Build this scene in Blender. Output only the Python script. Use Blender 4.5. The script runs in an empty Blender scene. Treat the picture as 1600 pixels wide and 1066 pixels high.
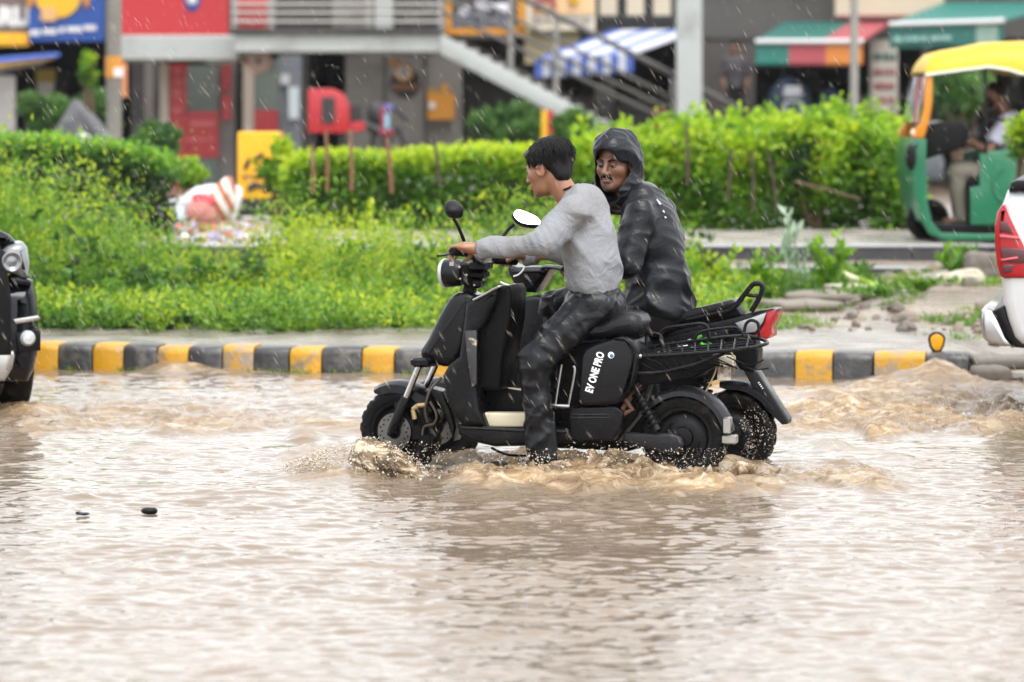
import bpy, math, random
import numpy as np
from mathutils import Vector, Matrix

random.seed(7)
rng = np.random.default_rng(7)
PI = math.pi
scene = bpy.context.scene

# ---------------------------------------------------------------- camera, sky, sun, exposure
CAMZ = 1.735
cam_d = bpy.data.cameras.new('camera')
cam = bpy.data.objects.new('camera', cam_d)
scene.collection.objects.link(cam)
cam.location = (0, 0, CAMZ)
cam.rotation_euler = (PI / 2, 0, 0)
cam_d.sensor_width = 36
cam_d.lens = 135.0
cam_d.shift_y = -383 / 1600
cam_d.clip_start = 0.5
cam_d.clip_end = 2000
cam_d.dof.use_dof = True
cam_d.dof.focus_distance = 17.55
cam_d.dof.aperture_fstop = 2.8
scene.camera = cam

SUN_EL, SUN_AZ = math.radians(62), math.radians(150)
world = bpy.data.worlds.new("World")
scene.world = world
world.use_nodes = True
wn, wl = world.node_tree.nodes, world.node_tree.links
wn.clear()
sky = wn.new('ShaderNodeTexSky')
sky.sky_type = 'NISHITA'
sky.sun_disc = False
sky.sun_elevation = SUN_EL
sky.sun_rotation = SUN_AZ
sky.air_density = 1.0
sky.dust_density = 1.0
hs = wn.new('ShaderNodeHueSaturation')
hs.inputs['Saturation'].default_value = 0.12
hs.inputs['Value'].default_value = 1.0
bg = wn.new('ShaderNodeBackground')
bg.inputs['Strength'].default_value = 0.15
wo = wn.new('ShaderNodeOutputWorld')
wl.new(sky.outputs[0], hs.inputs['Color'])
# overcast: the cloud deck is brighter overhead than at the horizon
wtc = wn.new('ShaderNodeTexCoord'); wsep = wn.new('ShaderNodeSeparateXYZ'); wl.new(wtc.outputs['Generated'], wsep.inputs[0])
wmr = wn.new('ShaderNodeMapRange'); wmr.inputs['From Min'].default_value = 0; wmr.inputs['From Max'].default_value = .75; wmr.inputs['To Min'].default_value = .78; wmr.inputs['To Max'].default_value = 1.85
wl.new(wsep.outputs['Z'], wmr.inputs['Value'])
wmx = wn.new('ShaderNodeVectorMath'); wmx.operation = 'SCALE'; wl.new(hs.outputs[0], wmx.inputs[0]); wl.new(wmr.outputs[0], wmx.inputs['Scale'])
wl.new(wmx.outputs[0], bg.inputs['Color'])
wl.new(bg.outputs[0], wo.inputs['Surface'])

sun_d = bpy.data.lights.new('sun', 'SUN')
sun_d.energy = 0.7
sun_d.angle = math.radians(25)
sun_d.color = (1, 0.97, 0.92)
sun = bpy.data.objects.new('sun', sun_d)
scene.collection.objects.link(sun)
sdir = Vector((math.sin(SUN_AZ) * math.cos(SUN_EL), math.cos(SUN_AZ) * math.cos(SUN_EL), math.sin(SUN_EL)))
sun.rotation_euler = sdir.to_track_quat('Z', 'Y').to_euler()

scene.view_settings.view_transform = 'Standard'
scene.view_settings.look = 'None'
scene.view_settings.exposure = 1.28
scene.view_settings.gamma = 1.0
scene.cycles.max_bounces = 6
scene.cycles.transparent_max_bounces = 12
scene.cycles.use_denoising = True
scene.cycles.caustics_reflective = False
scene.cycles.caustics_refractive = False

# ---------------------------------------------------------------- helpers
def W(px, py, Y):
    """photo pixel at distance Y -> world point"""
    return np.array(((px - 800) / 6000 * Y, Y, CAMZ - (py - 150) / 6000 * Y))

def GY(py, z=0.0):
    return (CAMZ - z) * 6000 / (py - 150)

class Frame:
    """local x forward, y to the left (towards the camera), z up"""
    def __init__(s, origin, ang):
        s.o = np.array(origin, float); s.a = ang
        c, n = math.cos(ang), math.sin(ang)
        s.R = np.array(((c, -n, 0), (n, c, 0), (0, 0, 1)))
    def P(s, px, py, v=0.0):
        """photo pixel on the local plane y = v -> local (x, y, z)"""
        k = (px - 800) / 6000
        f, l = s.R[:, 0], s.R[:, 1]
        A = s.o + v * l
        u = (A[0] - k * A[1]) / (k * f[1] - f[0])
        w = A + u * f
        return np.array((u, v, CAMZ - (py - 150) / 6000 * w[1] - s.o[2]))
    def world(s, p):
        return s.o + s.R @ np.array(p, float)

WORLD = Frame((0, 0, 0), 0)

def tag(o, label=None, cat=None, group=None, kind=None):
    if label: o['label'] = label
    if cat: o['category'] = cat
    if group: o['group'] = group
    if kind: o['kind'] = kind
    return o

def thing(name, label, cat, loc=(0, 0, 0), rz=0.0, group=None):
    o = bpy.data.objects.new(name, None)
    scene.collection.objects.link(o)
    o.location = tuple(float(v) for v in loc)
    o.rotation_euler = (0, 0, rz)
    o.empty_display_size = 0.1
    return tag(o, label, cat, group)

def mk(name, V, F, mats, parent=None, smooth=True, ang=40, midx=None, off=None, attrs=None, tri_quads=None):
    """V (n,3); F list of index lists or (m,4) array; one mesh object"""
    V = np.asarray(V, float)
    if off is not None: V = V - np.asarray(off, float)
    me = bpy.data.meshes.new(name)
    if isinstance(F, np.ndarray):
        n, k = F.shape
        me.vertices.add(len(V)); me.vertices.foreach_set('co', V.astype(np.float32).ravel())
        me.loops.add(n * k); me.loops.foreach_set('vertex_index', F.astype(np.int32).ravel())
        me.polygons.add(n)
        me.polygons.foreach_set('loop_start', np.arange(0, n * k, k, dtype=np.int32))
        me.update(calc_edges=True)
    else:
        me.from_pydata(V.tolist(), [], F)
    if not isinstance(mats, (list, tuple)): mats = [mats]
    for m in mats: me.materials.append(m)
    if midx is not None: me.polygons.foreach_set('material_index', np.asarray(midx, np.int32))
    me.polygons.foreach_set('use_smooth', np.full(len(me.polygons), bool(smooth)))
    if attrs:
        for nm, val in attrs.items():
            at = me.attributes.new(nm, 'FLOAT', 'POINT')
            at.data.foreach_set('value', np.asarray(val, np.float32))
    me.validate()
    me.update()
    if smooth and ang and ang < 180: me.set_sharp_from_angle(angle=math.radians(ang))
    o = bpy.data.objects.new(name, me)
    scene.collection.objects.link(o)
    if parent is not None: o.parent = parent
    return o

def nrm(v):
    v = np.asarray(v, float); return v / (np.linalg.norm(v) + 1e-12)

def smooth_path(pts, n=6, closed=False):
    """Catmull-Rom through pts (m,k)"""
    P = np.asarray(pts, float); m = len(P); out = []
    rngi = range(m if closed else m - 1)
    for i in rngi:
        if closed: a, b, c, d = P[(i - 1) % m], P[i], P[(i + 1) % m], P[(i + 2) % m]
        else: a, b, c, d = P[max(i - 1, 0)], P[i], P[i + 1], P[min(i + 2, m - 1)]
        for t in np.arange(n) / n:
            out.append(0.5 * (2 * b + (c - a) * t + (2 * a - 5 * b + 4 * c - d) * t * t + (3 * b - a - 3 * c + d) * t ** 3))
    if not closed: out.append(P[-1])
    return np.array(out)

class MB:
    def __init__(s): s.V = []; s.F = []; s.M = []; s.n = 0
    def add(s, V, F, m=0):
        V = np.asarray(V, float)
        s.V.append(V); s.F += [[i + s.n for i in f] for f in F]; s.M += [m] * len(F); s.n += len(V)
        return s
    def build(s, name, mats, parent=None, smooth=True, ang=40, off=None):
        return mk(name, np.concatenate(s.V), s.F, mats, parent, smooth, ang, s.M, off)
    def rings(s, R, cap=True, closed=True, m=0):
        R = [np.asarray(r, float) for r in R]; k = len(R[0]); V = np.concatenate(R); F = []
        for i in range(len(R) - 1):
            for j in range(k if closed else k - 1):
                j2 = (j + 1) % k
                F.append([i * k + j, i * k + j2, (i + 1) * k + j2, (i + 1) * k + j])
        if cap:
            F.append(list(range(k))[::-1]); F.append([(len(R) - 1) * k + j for j in range(k)])
        return s.add(V, F, m)
    def box(s, lo, hi, b=0.0, m=0, R=None, c=None):
        """bevelled box"""
        lo = np.array(lo, float); hi = np.array(hi, float); ct = (lo + hi) / 2; h = (hi - lo) / 2
        b = min(b, h.min() * 0.9)
        rings = []
        def rect(ix, iy, z):
            if b > 0:
                return [(ix, iy - b * .7, z), (ix - b * .7, iy, z), (-ix + b * .7, iy, z), (-ix, iy - b * .7, z), (-ix, -iy + b * .7, z), (-ix + b * .7, -iy, z), (ix - b * .7, -iy, z), (ix, -iy + b * .7, z)]
            return [(ix, iy, z), (-ix, iy, z), (-ix, -iy, z), (ix, -iy, z)]
        if b > 0:
            rings = [rect(h[0] - b, h[1] - b, -h[2]), rect(h[0], h[1], -h[2] + b), rect(h[0], h[1], h[2] - b), rect(h[0] - b, h[1] - b, h[2])]
        else:
            rings = [rect(h[0], h[1], -h[2]), rect(h[0], h[1], h[2])]
        rings = [np.array(r) for r in rings]
        if R is not None: rings = [r @ np.asarray(R).T for r in rings]
        return s.rings([r + ct for r in rings], m=m)
    def tube(s, pts, r, n=8, m=0, cap=True, flat=1.0):
        P = np.asarray(pts, float); r = np.broadcast_to(np.asarray(r, float), (len(P),))
        T = np.gradient(P, axis=0); T /= np.linalg.norm(T, axis=1)[:, None] + 1e-12
        ref = np.array((0, 0, 1.0)) if abs(T[0][2]) < .9 else np.array((0, 1.0, 0))
        R = []; a = nrm(np.cross(T[0], ref))
        for i in range(len(P)):
            a = nrm(a - T[i] * (a @ T[i])); b = np.cross(T[i], a)
            th = np.arange(n) * 2 * PI / n
            R.append(P[i] + r[i] * (np.cos(th)[:, None] * a + flat * np.sin(th)[:, None] * b))
        return s.rings(R, cap, m=m)
    def lathe(s, prof, c, axis, n=24, m=0, cap=True):
        """prof: (radius, along) pairs about axis through c"""
        ax = nrm(axis); ref = np.array((0, 0, 1.0)) if abs(ax[2]) < .9 else np.array((1.0, 0, 0))
        a = nrm(np.cross(ax, ref)); b = np.cross(ax, a); th = np.arange(n) * 2 * PI / n
        R = [np.asarray(c) + ax * h + r * (np.cos(th)[:, None] * a + np.sin(th)[:, None] * b) for r, h in prof]
        return s.rings(R, cap, m=m)
    def prism(s, out, v0, v1, b=0.0, m=0, steps=2, ax=1):
        """outline of (x,z) pairs extruded along y from v0 to v1 with rounded rims"""
        O = np.asarray(out, float)
        area = 0.5 * np.sum(O[:, 0] * np.roll(O[:, 1], -1) - np.roll(O[:, 0], -1) * O[:, 1])
        if area < 0: O = O[::-1]
        e = np.roll(O, -1, 0) - O; e /= np.linalg.norm(e, axis=1)[:, None] + 1e-9
        nn = np.stack((e[:, 1], -e[:, 0]), 1); vn = nn + np.roll(nn, 1, 0)
        vn /= np.maximum((vn * vn).sum(1) / 2, .35)[:, None]
        def ring(ins, v):
            q = O - vn * ins; V = np.empty((len(q), 3))
            o = [0, 2] if ax == 1 else ([1, 2] if ax == 0 else [0, 1])
            V[:, o[0]] = q[:, 0]; V[:, o[1]] = q[:, 1]; V[:, ax] = v
            return V
        sg = 1 if v1 > v0 else -1; R = []
        if b > 0:
            for i in range(steps + 1):
                t = i / steps * PI / 2; R.append(ring(b * (1 - math.sin(t)), v0 + sg * b * (1 - math.cos(t))))
            for i in range(steps + 1):
                t = i / steps * PI / 2; R.append(ring(b * (1 - math.cos(t)), v1 - sg * b * (1 - math.sin(t))))
        else: R = [ring(0, v0), ring(0, v1)]
        return s.rings(R, m=m)
    def ell(s, c, r, n=16, k=10, m=0, R=None):
        V = []; F = []
        for i in range(k + 1):
            t = PI * i / k
            for j in range(n):
                p = 2 * PI * j / n; V.append((math.sin(t) * math.cos(p), math.sin(t) * math.sin(p), math.cos(t)))
        V = np.array(V) * np.asarray(r, float)
        if R is not None: V = V @ np.asarray(R).T
        for i in range(k):
            for j in range(n): F.append([i * n + j, (i + 1) * n + j, (i + 1) * n + (j + 1) % n, i * n + (j + 1) % n])
        return s.add(V + np.asarray(c, float), F, m)

# --- value noise and sums of waves
def vnoise(x, y, seed=0):
    xi = np.floor(x).astype(np.int64); yi = np.floor(y).astype(np.int64); fx = x - xi; fy = y - yi
    fx = fx * fx * (3 - 2 * fx); fy = fy * fy * (3 - 2 * fy)
    def hsh(a, b):
        h = (a * 374761393 + b * 668265263 + seed * 982451653) & 0x7fffffff
        h = ((h ^ (h >> 13)) * 1274126177) & 0x7fffffff
        return ((h ^ (h >> 16)) & 0xffff) / 65535.0
    return (hsh(xi, yi) * (1 - fx) + hsh(xi + 1, yi) * fx) * (1 - fy) + (hsh(xi, yi + 1) * (1 - fx) + hsh(xi + 1, yi + 1) * fx) * fy

def fbm(x, y, seed=0, oct=4):
    s = 0; a = .5
    for i in range(oct):
        s = s + a * vnoise(x * 2 ** i, y * 2 ** i, seed + i * 17); a *= .5
    return s

def nz3(P, freq, seed=0, n=7):
    """cheap smooth 3-D noise in about [-1,1]"""
    r = np.random.default_rng(seed); out = 0
    for i in range(n):
        k = r.normal(size=3); k *= freq * (0.6 + 0.8 * r.random()) / np.linalg.norm(k)
        k2 = r.normal(size=3); k2 *= freq * .45 / np.linalg.norm(k2)
        out = out + np.sin(P @ k + r.random() * 6.28 + 1.3 * np.sin(P @ k2 + r.random() * 6.28))
    return out / n * 1.6

# --- signed distance modelling
def smin(a, b, k):
    h = np.clip(.5 + .5 * (b - a) / k, 0, 1)
    return b * (1 - h) + a * h - k * h * (1 - h)
def smax(a, b, k): return -smin(-a, -b, k)
def cap(P, a, b, ra, rb=None):
    a = np.asarray(a, float); b = np.asarray(b, float); rb = ra if rb is None else rb
    ab = b - a; t = np.clip((P - a) @ ab / (ab @ ab + 1e-12), 0, 1)
    return np.linalg.norm(P - a - t[:, None] * ab, axis=1) - (ra + (rb - ra) * t)
def elp(P, c, r, R=None):
    q = P - np.asarray(c, float)
    if R is not None: q = q @ np.asarray(R, float)
    r = np.asarray(r, float)
    k0 = np.linalg.norm(q / r, axis=1); k1 = np.linalg.norm(q / (r * r), axis=1)
    return k0 * (k0 - 1) / (k1 + 1e-9)
def sbox(P, c, h, rnd=0.0, R=None):
    q = P - np.asarray(c, float)
    if R is not None: q = q @ np.asarray(R, float)
    q = np.abs(q) - (np.asarray(h, float) - rnd)
    return np.linalg.norm(np.maximum(q, 0), axis=1) + np.minimum(q.max(1), 0) - rnd

def sdf_mesh(f, lo, hi, h, margin=0.0):
    B = 6
    lo = np.asarray(lo, float); hi = np.asarray(hi, float)
    nb = np.ceil((hi - lo) / (h * B)).astype(int) + 1; N = nb * B
    bi = np.stack(np.meshgrid(*[np.arange(k) for k in nb], indexing='ij'), -1).reshape(-1, 3)
    dc = f(lo + (bi * B + (B - 1) / 2) * h)
    hot = np.abs(dc) < (B * .5 * 1.74 + 1.0) * h * 1.15 + margin
    vals = np.repeat(np.repeat(np.repeat(np.where(dc < 0, -1., 1.).reshape(nb), B, 0), B, 1), B, 2).astype(np.float32)
    q = np.stack(np.meshgrid(*[np.arange(B)] * 3, indexing='ij'), -1).reshape(-1, 3)
    hb = bi[hot]
    for s in range(0, len(hb), 1500):
        idx = (hb[s:s + 1500, None, :] * B + q[None]).reshape(-1, 3)
        vals[idx[:, 0], idx[:, 1], idx[:, 2]] = f(lo + idx * h)
    ins = vals < 0
    c = np.zeros(tuple(N - 1), np.uint8)
    for dx in (0, 1):
        for dy in (0, 1):
            for dz in (0, 1):
                c += ins[dx:N[0] - 1 + dx, dy:N[1] - 1 + dy, dz:N[2] - 1 + dz]
    act = np.argwhere((c > 0) & (c < 8))
    idm = -np.ones(tuple(N - 1), np.int64); idm[tuple(act.T)] = np.arange(len(act))
    acc = np.zeros((len(act), 3)); cnt = np.zeros(len(act))
    cor = [np.array((i, j, k)) for i in (0, 1) for j in (0, 1) for k in (0, 1)]
    for a in cor:
        for d in range(3):
            if a[d]: continue
            b = a.copy(); b[d] = 1
            va = vals[tuple((act + a).T)]; vb = vals[tuple((act + b).T)]
            x = (va < 0) != (vb < 0); t = np.where(x, va / np.where(va == vb, 1, va - vb), 0)
            t = np.clip(t, 0, 1)
            acc[x] += a + t[x, None] * (b - a); cnt[x] += 1
    V = lo + (act + acc / cnt[:, None]) * h
    F = []
    for d in range(3):
        u, v = (d + 1) % 3, (d + 2) % 3
        s0 = [slice(None)] * 3; s1 = [slice(None)] * 3
        s0[d] = slice(0, N[d] - 1); s1[d] = slice(1, N[d])
        A, Bv = ins[tuple(s0)], ins[tuple(s1)]
        e = np.argwhere(A != Bv); fl = A[tuple(e.T)]
        ok = (e[:, u] > 0) & (e[:, v] > 0) & (e[:, u] < N[u] - 1) & (e[:, v] < N[v] - 1)
        e = e[ok]; fl = fl[ok]
        du = np.zeros(3, int); dv = np.zeros(3, int); du[u] = 1; dv[v] = 1
        g = lambda p: idm[tuple(p.T)]
        Q = np.stack((g(e - du - dv), g(e - dv), g(e), g(e - du)), 1)
        Q = np.where(fl[:, None], Q, Q[:, ::-1])
        F.append(Q[(Q >= 0).all(1)])
    return V, np.concatenate(F)

def relax(V, F, it=2, lam=.5):
    for _ in range(it):
        s = np.zeros_like(V); c = np.zeros(len(V))
        for k in range(4):
            a, b = F[:, k], F[:, (k + 1) % 4]
            np.add.at(s, a, V[b]); np.add.at(c, a, 1); np.add.at(s, b, V[a]); np.add.at(c, b, 1)
        V = V + lam * (s / np.maximum(c, 1)[:, None] - V)
    return V

def sdf_obj(name, f, lo, hi, h, mat, parent=None, off=None, it=1, margin=0.0):
    V, F = sdf_mesh(f, lo, hi, h, margin)
    V = relax(V, F, it)
    return mk(name, V, F, mat, parent, True, None, None, off)

# --- materials
MATS = {}
def mat(name, col, rough=.5, metal=0., var=.12, vs=6., bump=0., bs=60., spec=.5, coat=0., trans=0., col2=None, c2s=3., c2t=(.45, .6), rvar=0., alpha=1.):
    if name in MATS: return MATS[name]
    m = bpy.data.materials.new(name); m.use_nodes = True
    n, l = m.node_tree.nodes, m.node_tree.links
    p = n['Principled BSDF']
    tc = n.new('ShaderNodeTexCoord')
    nt = n.new('ShaderNodeTexNoise'); nt.inputs['Scale'].default_value = vs; nt.inputs['Detail'].default_value = 5
    l.new(tc.outputs['Object'], nt.inputs['Vector'])
    mx = n.new('ShaderNodeMix'); mx.data_type = 'RGBA'
    c = np.array(col[:3])
    mx.inputs['A'].default_value = (*np.clip(c * (1 - var), 0, 1), 1); mx.inputs['B'].default_value = (*np.clip(c * (1 + var), 0, 1), 1)
    l.new(nt.outputs[0], mx.inputs['Factor'])
    out = mx.outputs['Result']
    if col2 is not None:
        n2 = n.new('ShaderNodeTexNoise'); n2.inputs['Scale'].default_value = c2s; n2.inputs['Detail'].default_value = 7; n2.inputs['Roughness'].default_value = .62
        l.new(tc.outputs['Object'], n2.inputs['Vector'])
        mr = n.new('ShaderNodeMapRange'); mr.inputs['From Min'].default_value = c2t[0]; mr.inputs['From Max'].default_value = c2t[1]
        l.new(n2.outputs[0], mr.inputs['Value'])
        m2 = n.new('ShaderNodeMix'); m2.data_type = 'RGBA'; l.new(mr.outputs[0], m2.inputs['Factor'])
        l.new(out, m2.inputs['A']); m2.inputs['B'].default_value = (*col2, 1); out = m2.outputs['Result']
    l.new(out, p.inputs['Base Color'])
    p.inputs['Roughness'].default_value = rough; p.inputs['Metallic'].default_value = metal
    p.inputs['Specular IOR Level'].default_value = spec
    if coat: p.inputs['Coat Weight'].default_value = coat; p.inputs['Coat Roughness'].default_value = .06
    if trans: p.inputs['Transmission Weight'].default_value = trans
    if alpha < 1: p.inputs['Alpha'].default_value = alpha
    if rvar:
        r2 = n.new('ShaderNodeMapRange'); r2.inputs['To Min'].default_value = max(rough - rvar, .03); r2.inputs['To Max'].default_value = min(rough + rvar, 1)
        r2.inputs['From Min'].default_value = .3; r2.inputs['From Max'].default_value = .7
        n3 = n.new('ShaderNodeTexNoise'); n3.inputs['Scale'].default_value = vs * 2.3; n3.inputs['Detail'].default_value = 6
        l.new(tc.outputs['Object'], n3.inputs['Vector']); l.new(n3.outputs[0], r2.inputs['Value']); l.new(r2.outputs[0], p.inputs['Roughness'])
    if bump:
        nb = n.new('ShaderNodeTexNoise'); nb.inputs['Scale'].default_value = bs; nb.inputs['Detail'].default_value = 4
        l.new(tc.outputs['Object'], nb.inputs['Vector'])
        b = n.new('ShaderNodeBump'); b.inputs['Strength'].default_value = min(bump, 1); b.inputs['Distance'].default_value = .01
        l.new(nb.outputs[0], b.inputs['Height']); l.new(b.outputs[0], p.inputs['Normal'])
    MATS[name] = m
    return m

def leafmat(name, stops, trans=.45, rough=.45):
    """stops: [(position, colour)] driven by the per-leaf attribute 'tint'"""
    m = bpy.data.materials.new(name); m.use_nodes = True
    n, l = m.node_tree.nodes, m.node_tree.links
    p = n['Principled BSDF']; out = n['Material Output']
    at = n.new('ShaderNodeAttribute'); at.attribute_name = 'tint'
    cr = n.new('ShaderNodeValToRGB')
    while len(cr.color_ramp.elements) < len(stops): cr.color_ramp.elements.new(.5)
    for e, (pos, c) in zip(cr.color_ramp.elements, stops): e.position = pos; e.color = (*c, 1)
    l.new(at.outputs['Fac'], cr.inputs[0]); l.new(cr.outputs[0], p.inputs['Base Color'])
    p.inputs['Roughness'].default_value = rough
    tr = n.new('ShaderNodeBsdfTranslucent'); l.new(cr.outputs[0], tr.inputs[0])
    ms = n.new('ShaderNodeMixShader'); ms.inputs[0].default_value = trans
    l.new(p.outputs[0], ms.inputs[1]); l.new(tr.outputs[0], ms.inputs[2]); l.new(ms.outputs[0], out.inputs['Surface'])
    return m

def leaf_geo(C, size, tint, up=.6, asp=.5, droop=.25, axis=None, seed=1):
    """C (n,3) leaf bases -> V, F(quads), tint per vertex"""
    r = np.random.default_rng(seed); n = len(C); size = np.broadcast_to(size, (n,))
    d = r.normal(size=(n, 3)); d[:, 2] = d[:, 2] * .6 + up
    if axis is not None: d = d * .45 + axis
    d /= np.linalg.norm(d, axis=1)[:, None] + 1e-9
    s = np.cross(d, r.normal(size=(n, 3))); s /= np.linalg.norm(s, axis=1)[:, None] + 1e-9
    nn = np.cross(s, d)
    L = size[:, None]
    tip = C + d * L - nn * L * droop
    mid = C + d * L * .5 + nn * L * .06
    V = np.stack((C, mid + s * L * asp * .5, tip, mid - s * L * asp * .5), 1).reshape(-1, 3)
    F = np.arange(n * 4).reshape(n, 4)
    return V, F, np.repeat(np.broadcast_to(tint, (n,)), 4)

def leaves(name, C, size, tint, m, parent=None, off=None, **kw):
    V, F, t = leaf_geo(C, size, tint, **kw)
    return mk(name, V, F, m, parent, False, None, None, off, {'tint': t})

def text_geo(s, size=1.0, depth=.002, bold=0.0, shear=0.0):
    cu = bpy.data.curves.new('lettering', 'FONT'); cu.body = s; cu.size = size; cu.extrude = depth; cu.shear = shear; cu.offset = bold
    cu.align_x = 'CENTER'; cu.align_y = 'CENTER'; cu.resolution_u = 3
    o = bpy.data.objects.new('lettering', cu); scene.collection.objects.link(o)
    bpy.context.view_layer.update()
    me = bpy.data.meshes.new_from_object(o.evaluated_get(bpy.context.evaluated_depsgraph_get()))
    V = np.array([v.co for v in me.vertices]); F = [list(p.vertices) for p in me.polygons]
    bpy.data.objects.remove(o); bpy.data.curves.remove(cu); bpy.data.meshes.remove(me)
    return V, F

def text_on(mb, s, o, ex, ey, size, m=0, xs=1.0, **kw):
    """lettering centred at o, reading along ex, up along ey"""
    V, F = text_geo(s, size, **kw); V[:, 0] *= xs; ex = nrm(ex); ey = nrm(ey); ez = np.cross(ex, ey)
    mb.add(np.asarray(o) + V[:, :1] * ex + V[:, 1:2] * ey + V[:, 2:] * ez, F, m)
# ---------------------------------------------------------------- the setting: road, water, ground
def kerbY(X): return 23.84 - .165 * np.asarray(X)

m_road = mat('wet_asphalt', (.05, .05, .05), .4, var=.3, bump=.4)
mk('road', [(-150, -40, -.07), (150, -40, -.07), (150, 26, -.07), (-150, 26, -.07)], [[0, 1, 2, 3]], m_road, smooth=False)['kind'] = 'structure'

# flood water: real waves, a turbulent wake and standing humps
def waves(X, Y):
    H = np.zeros_like(X); r = np.random.default_rng(3)
    for lam, sl, n in ((1.1, .016, 7), (.55, .022, 9), (.27, .036, 10), (.13, .06, 10), (.075, .06, 10)):
        for i in range(n):
            L = lam * (0.75 + .5 * r.random()); th = r.normal() * .45 + (PI / 2 if r.random() < .88 else 0)
            k = 2 * PI / L; kx, ky = k * math.cos(th), k * math.sin(th)
            H += sl / k / math.sqrt(n) * 1.35 * np.sin(kx * X + ky * Y + r.random() * 6.28 + 1.2 * np.sin(.6 * kx * Y - .35 * ky * X + r.random() * 6.28))
    return H

def px_of(X, Y): return 800 + 6000 * X / Y, 150 + CAMZ * 6000 / Y

def turb(X, Y):
    px, py = px_of(X, Y); T = np.zeros_like(X)
    w = 22 * (vnoise(px / 55, py / 20, 9) - .5)
    def band(x0, x1, y0, y1, ty0, ty1, a, fx=60, fy=9):
        nonlocal T
        t = np.clip((px - x0) / (x1 - x0), 0, 1); lo = y0 + (ty0 - y0) * t; hi = y1 + (ty1 - y1) * t
        g = np.clip((px - x0) / fx, 0, 1) * np.clip((x1 - px) / fx, 0, 1) * np.clip((py + w - lo) / fy + .5, 0, 1) * np.clip((hi - py - w) / fy + .5, 0, 1)
        T = np.maximum(T, a * g)
    band(690, 1180, 712, 765, 716, 772, 1.0, 40)
    band(1000, 1450, 722, 772, 735, 765, .75, 90)
    band(1190, 1640, 632, 684, 618, 676, .95, 70)
    band(1260, 1640, 606, 640, 585, 640, .6, 90)
    band(-60, 560, 638, 676, 644, 674, .6, 120)
    band(80, 620, 618, 640, 614, 640, .22, 60)
    band(430, 600, 705, 756, 690, 760, .5, 60)
    band(1330, 1620, 566, 606, 560, 606, .45, 90)
    return T

def water_height(X, Y):
    px, py = px_of(X, Y)
    T = turb(X, Y)
    H = waves(X, Y) * (1.0 + .35 * np.clip((py - 560) / 200, -1, 1)) * (.25 + 1.55 * fbm(X * .55, Y * 1.1, 77, 4))
    n1 = fbm(X * 3.2, Y * 2.4, 21, 4); n2 = fbm(X * 8.5, Y * 7, 31, 3)
    rid = 1 - np.abs(2 * fbm(X * 5.2, Y * 3.8, 41, 4) - .94) * 2.2
    H += T * (.085 * np.clip(n1 - .36, -.06, 1) + .045 * np.clip(rid, 0, 1) ** 2 + .034 * (n2 - .45) - .008)
    # small brown crests scattered over the far water
    cr = np.clip(fbm(X * 1.9, Y * .95, 55, 3) - .545, 0, 1)
    cm = np.clip((740 - py) / 60, 0, 1)
    H += cm * cr * .26
    # hump that piles up against the kerb's end
    hx, hy = W(1452, 590, 23.2)[:2]
    H += .085 * np.exp(-((X - hx) / .30) ** 2 - ((Y - hy - .05) / .30) ** 2) * (.6 + .8 * fbm(X * 9, Y * 4, 61, 4))
    foam = np.clip(T * (.35 + 1.6 * (n1 - .3)) + cm * cr * 5.0, 0, 1)
    return H, foam

nx, ny = 560, 900
gx = np.linspace(-3.7, 3.7, nx); gy = 10.6 * (24.9 / 10.6) ** np.linspace(0, 1, ny)
GX, GYY = np.meshgrid(gx, gy)
GXs = GX * (GYY / 24.9) * 1.02
Hh, Fo = water_height(GXs, GYY)
ed = np.minimum(np.clip((3.7 - np.abs(GX)) / .1, 0, 1), np.clip((GYY - 10.6) / .4, 0, 1))
V = np.stack((GXs, GYY, Hh * ed), -1).reshape(-1, 3)
ii = np.arange(nx * ny).reshape(ny, nx)
F = np.stack((ii[:-1, :-1], ii[:-1, 1:], ii[1:, 1:], ii[1:, :-1]), -1).reshape(-1, 4)
# the same sheet carries on flat to every side
xo0, xo1, n0 = GXs[0, 0], GXs[0, -1], len(V)
xf0, xf1 = GXs[-1, 0], GXs[-1, -1]
Vo = np.array([(-120, -40, 0), (120, -40, 0), (120, 24.9, 0), (-120, 24.9, 0), (xo0, 10.6, 0), (xo1, 10.6, 0), (xf1, 24.9, 0), (xf0, 24.9, 0)])
Fo2 = np.array([(0, 1, 5, 4), (1, 2, 6, 5), (0, 4, 7, 3)]) + n0
V = np.concatenate((V, Vo)); F = np.concatenate((F, Fo2)); Fo = np.concatenate((Fo.ravel(), np.zeros(8)))

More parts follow.
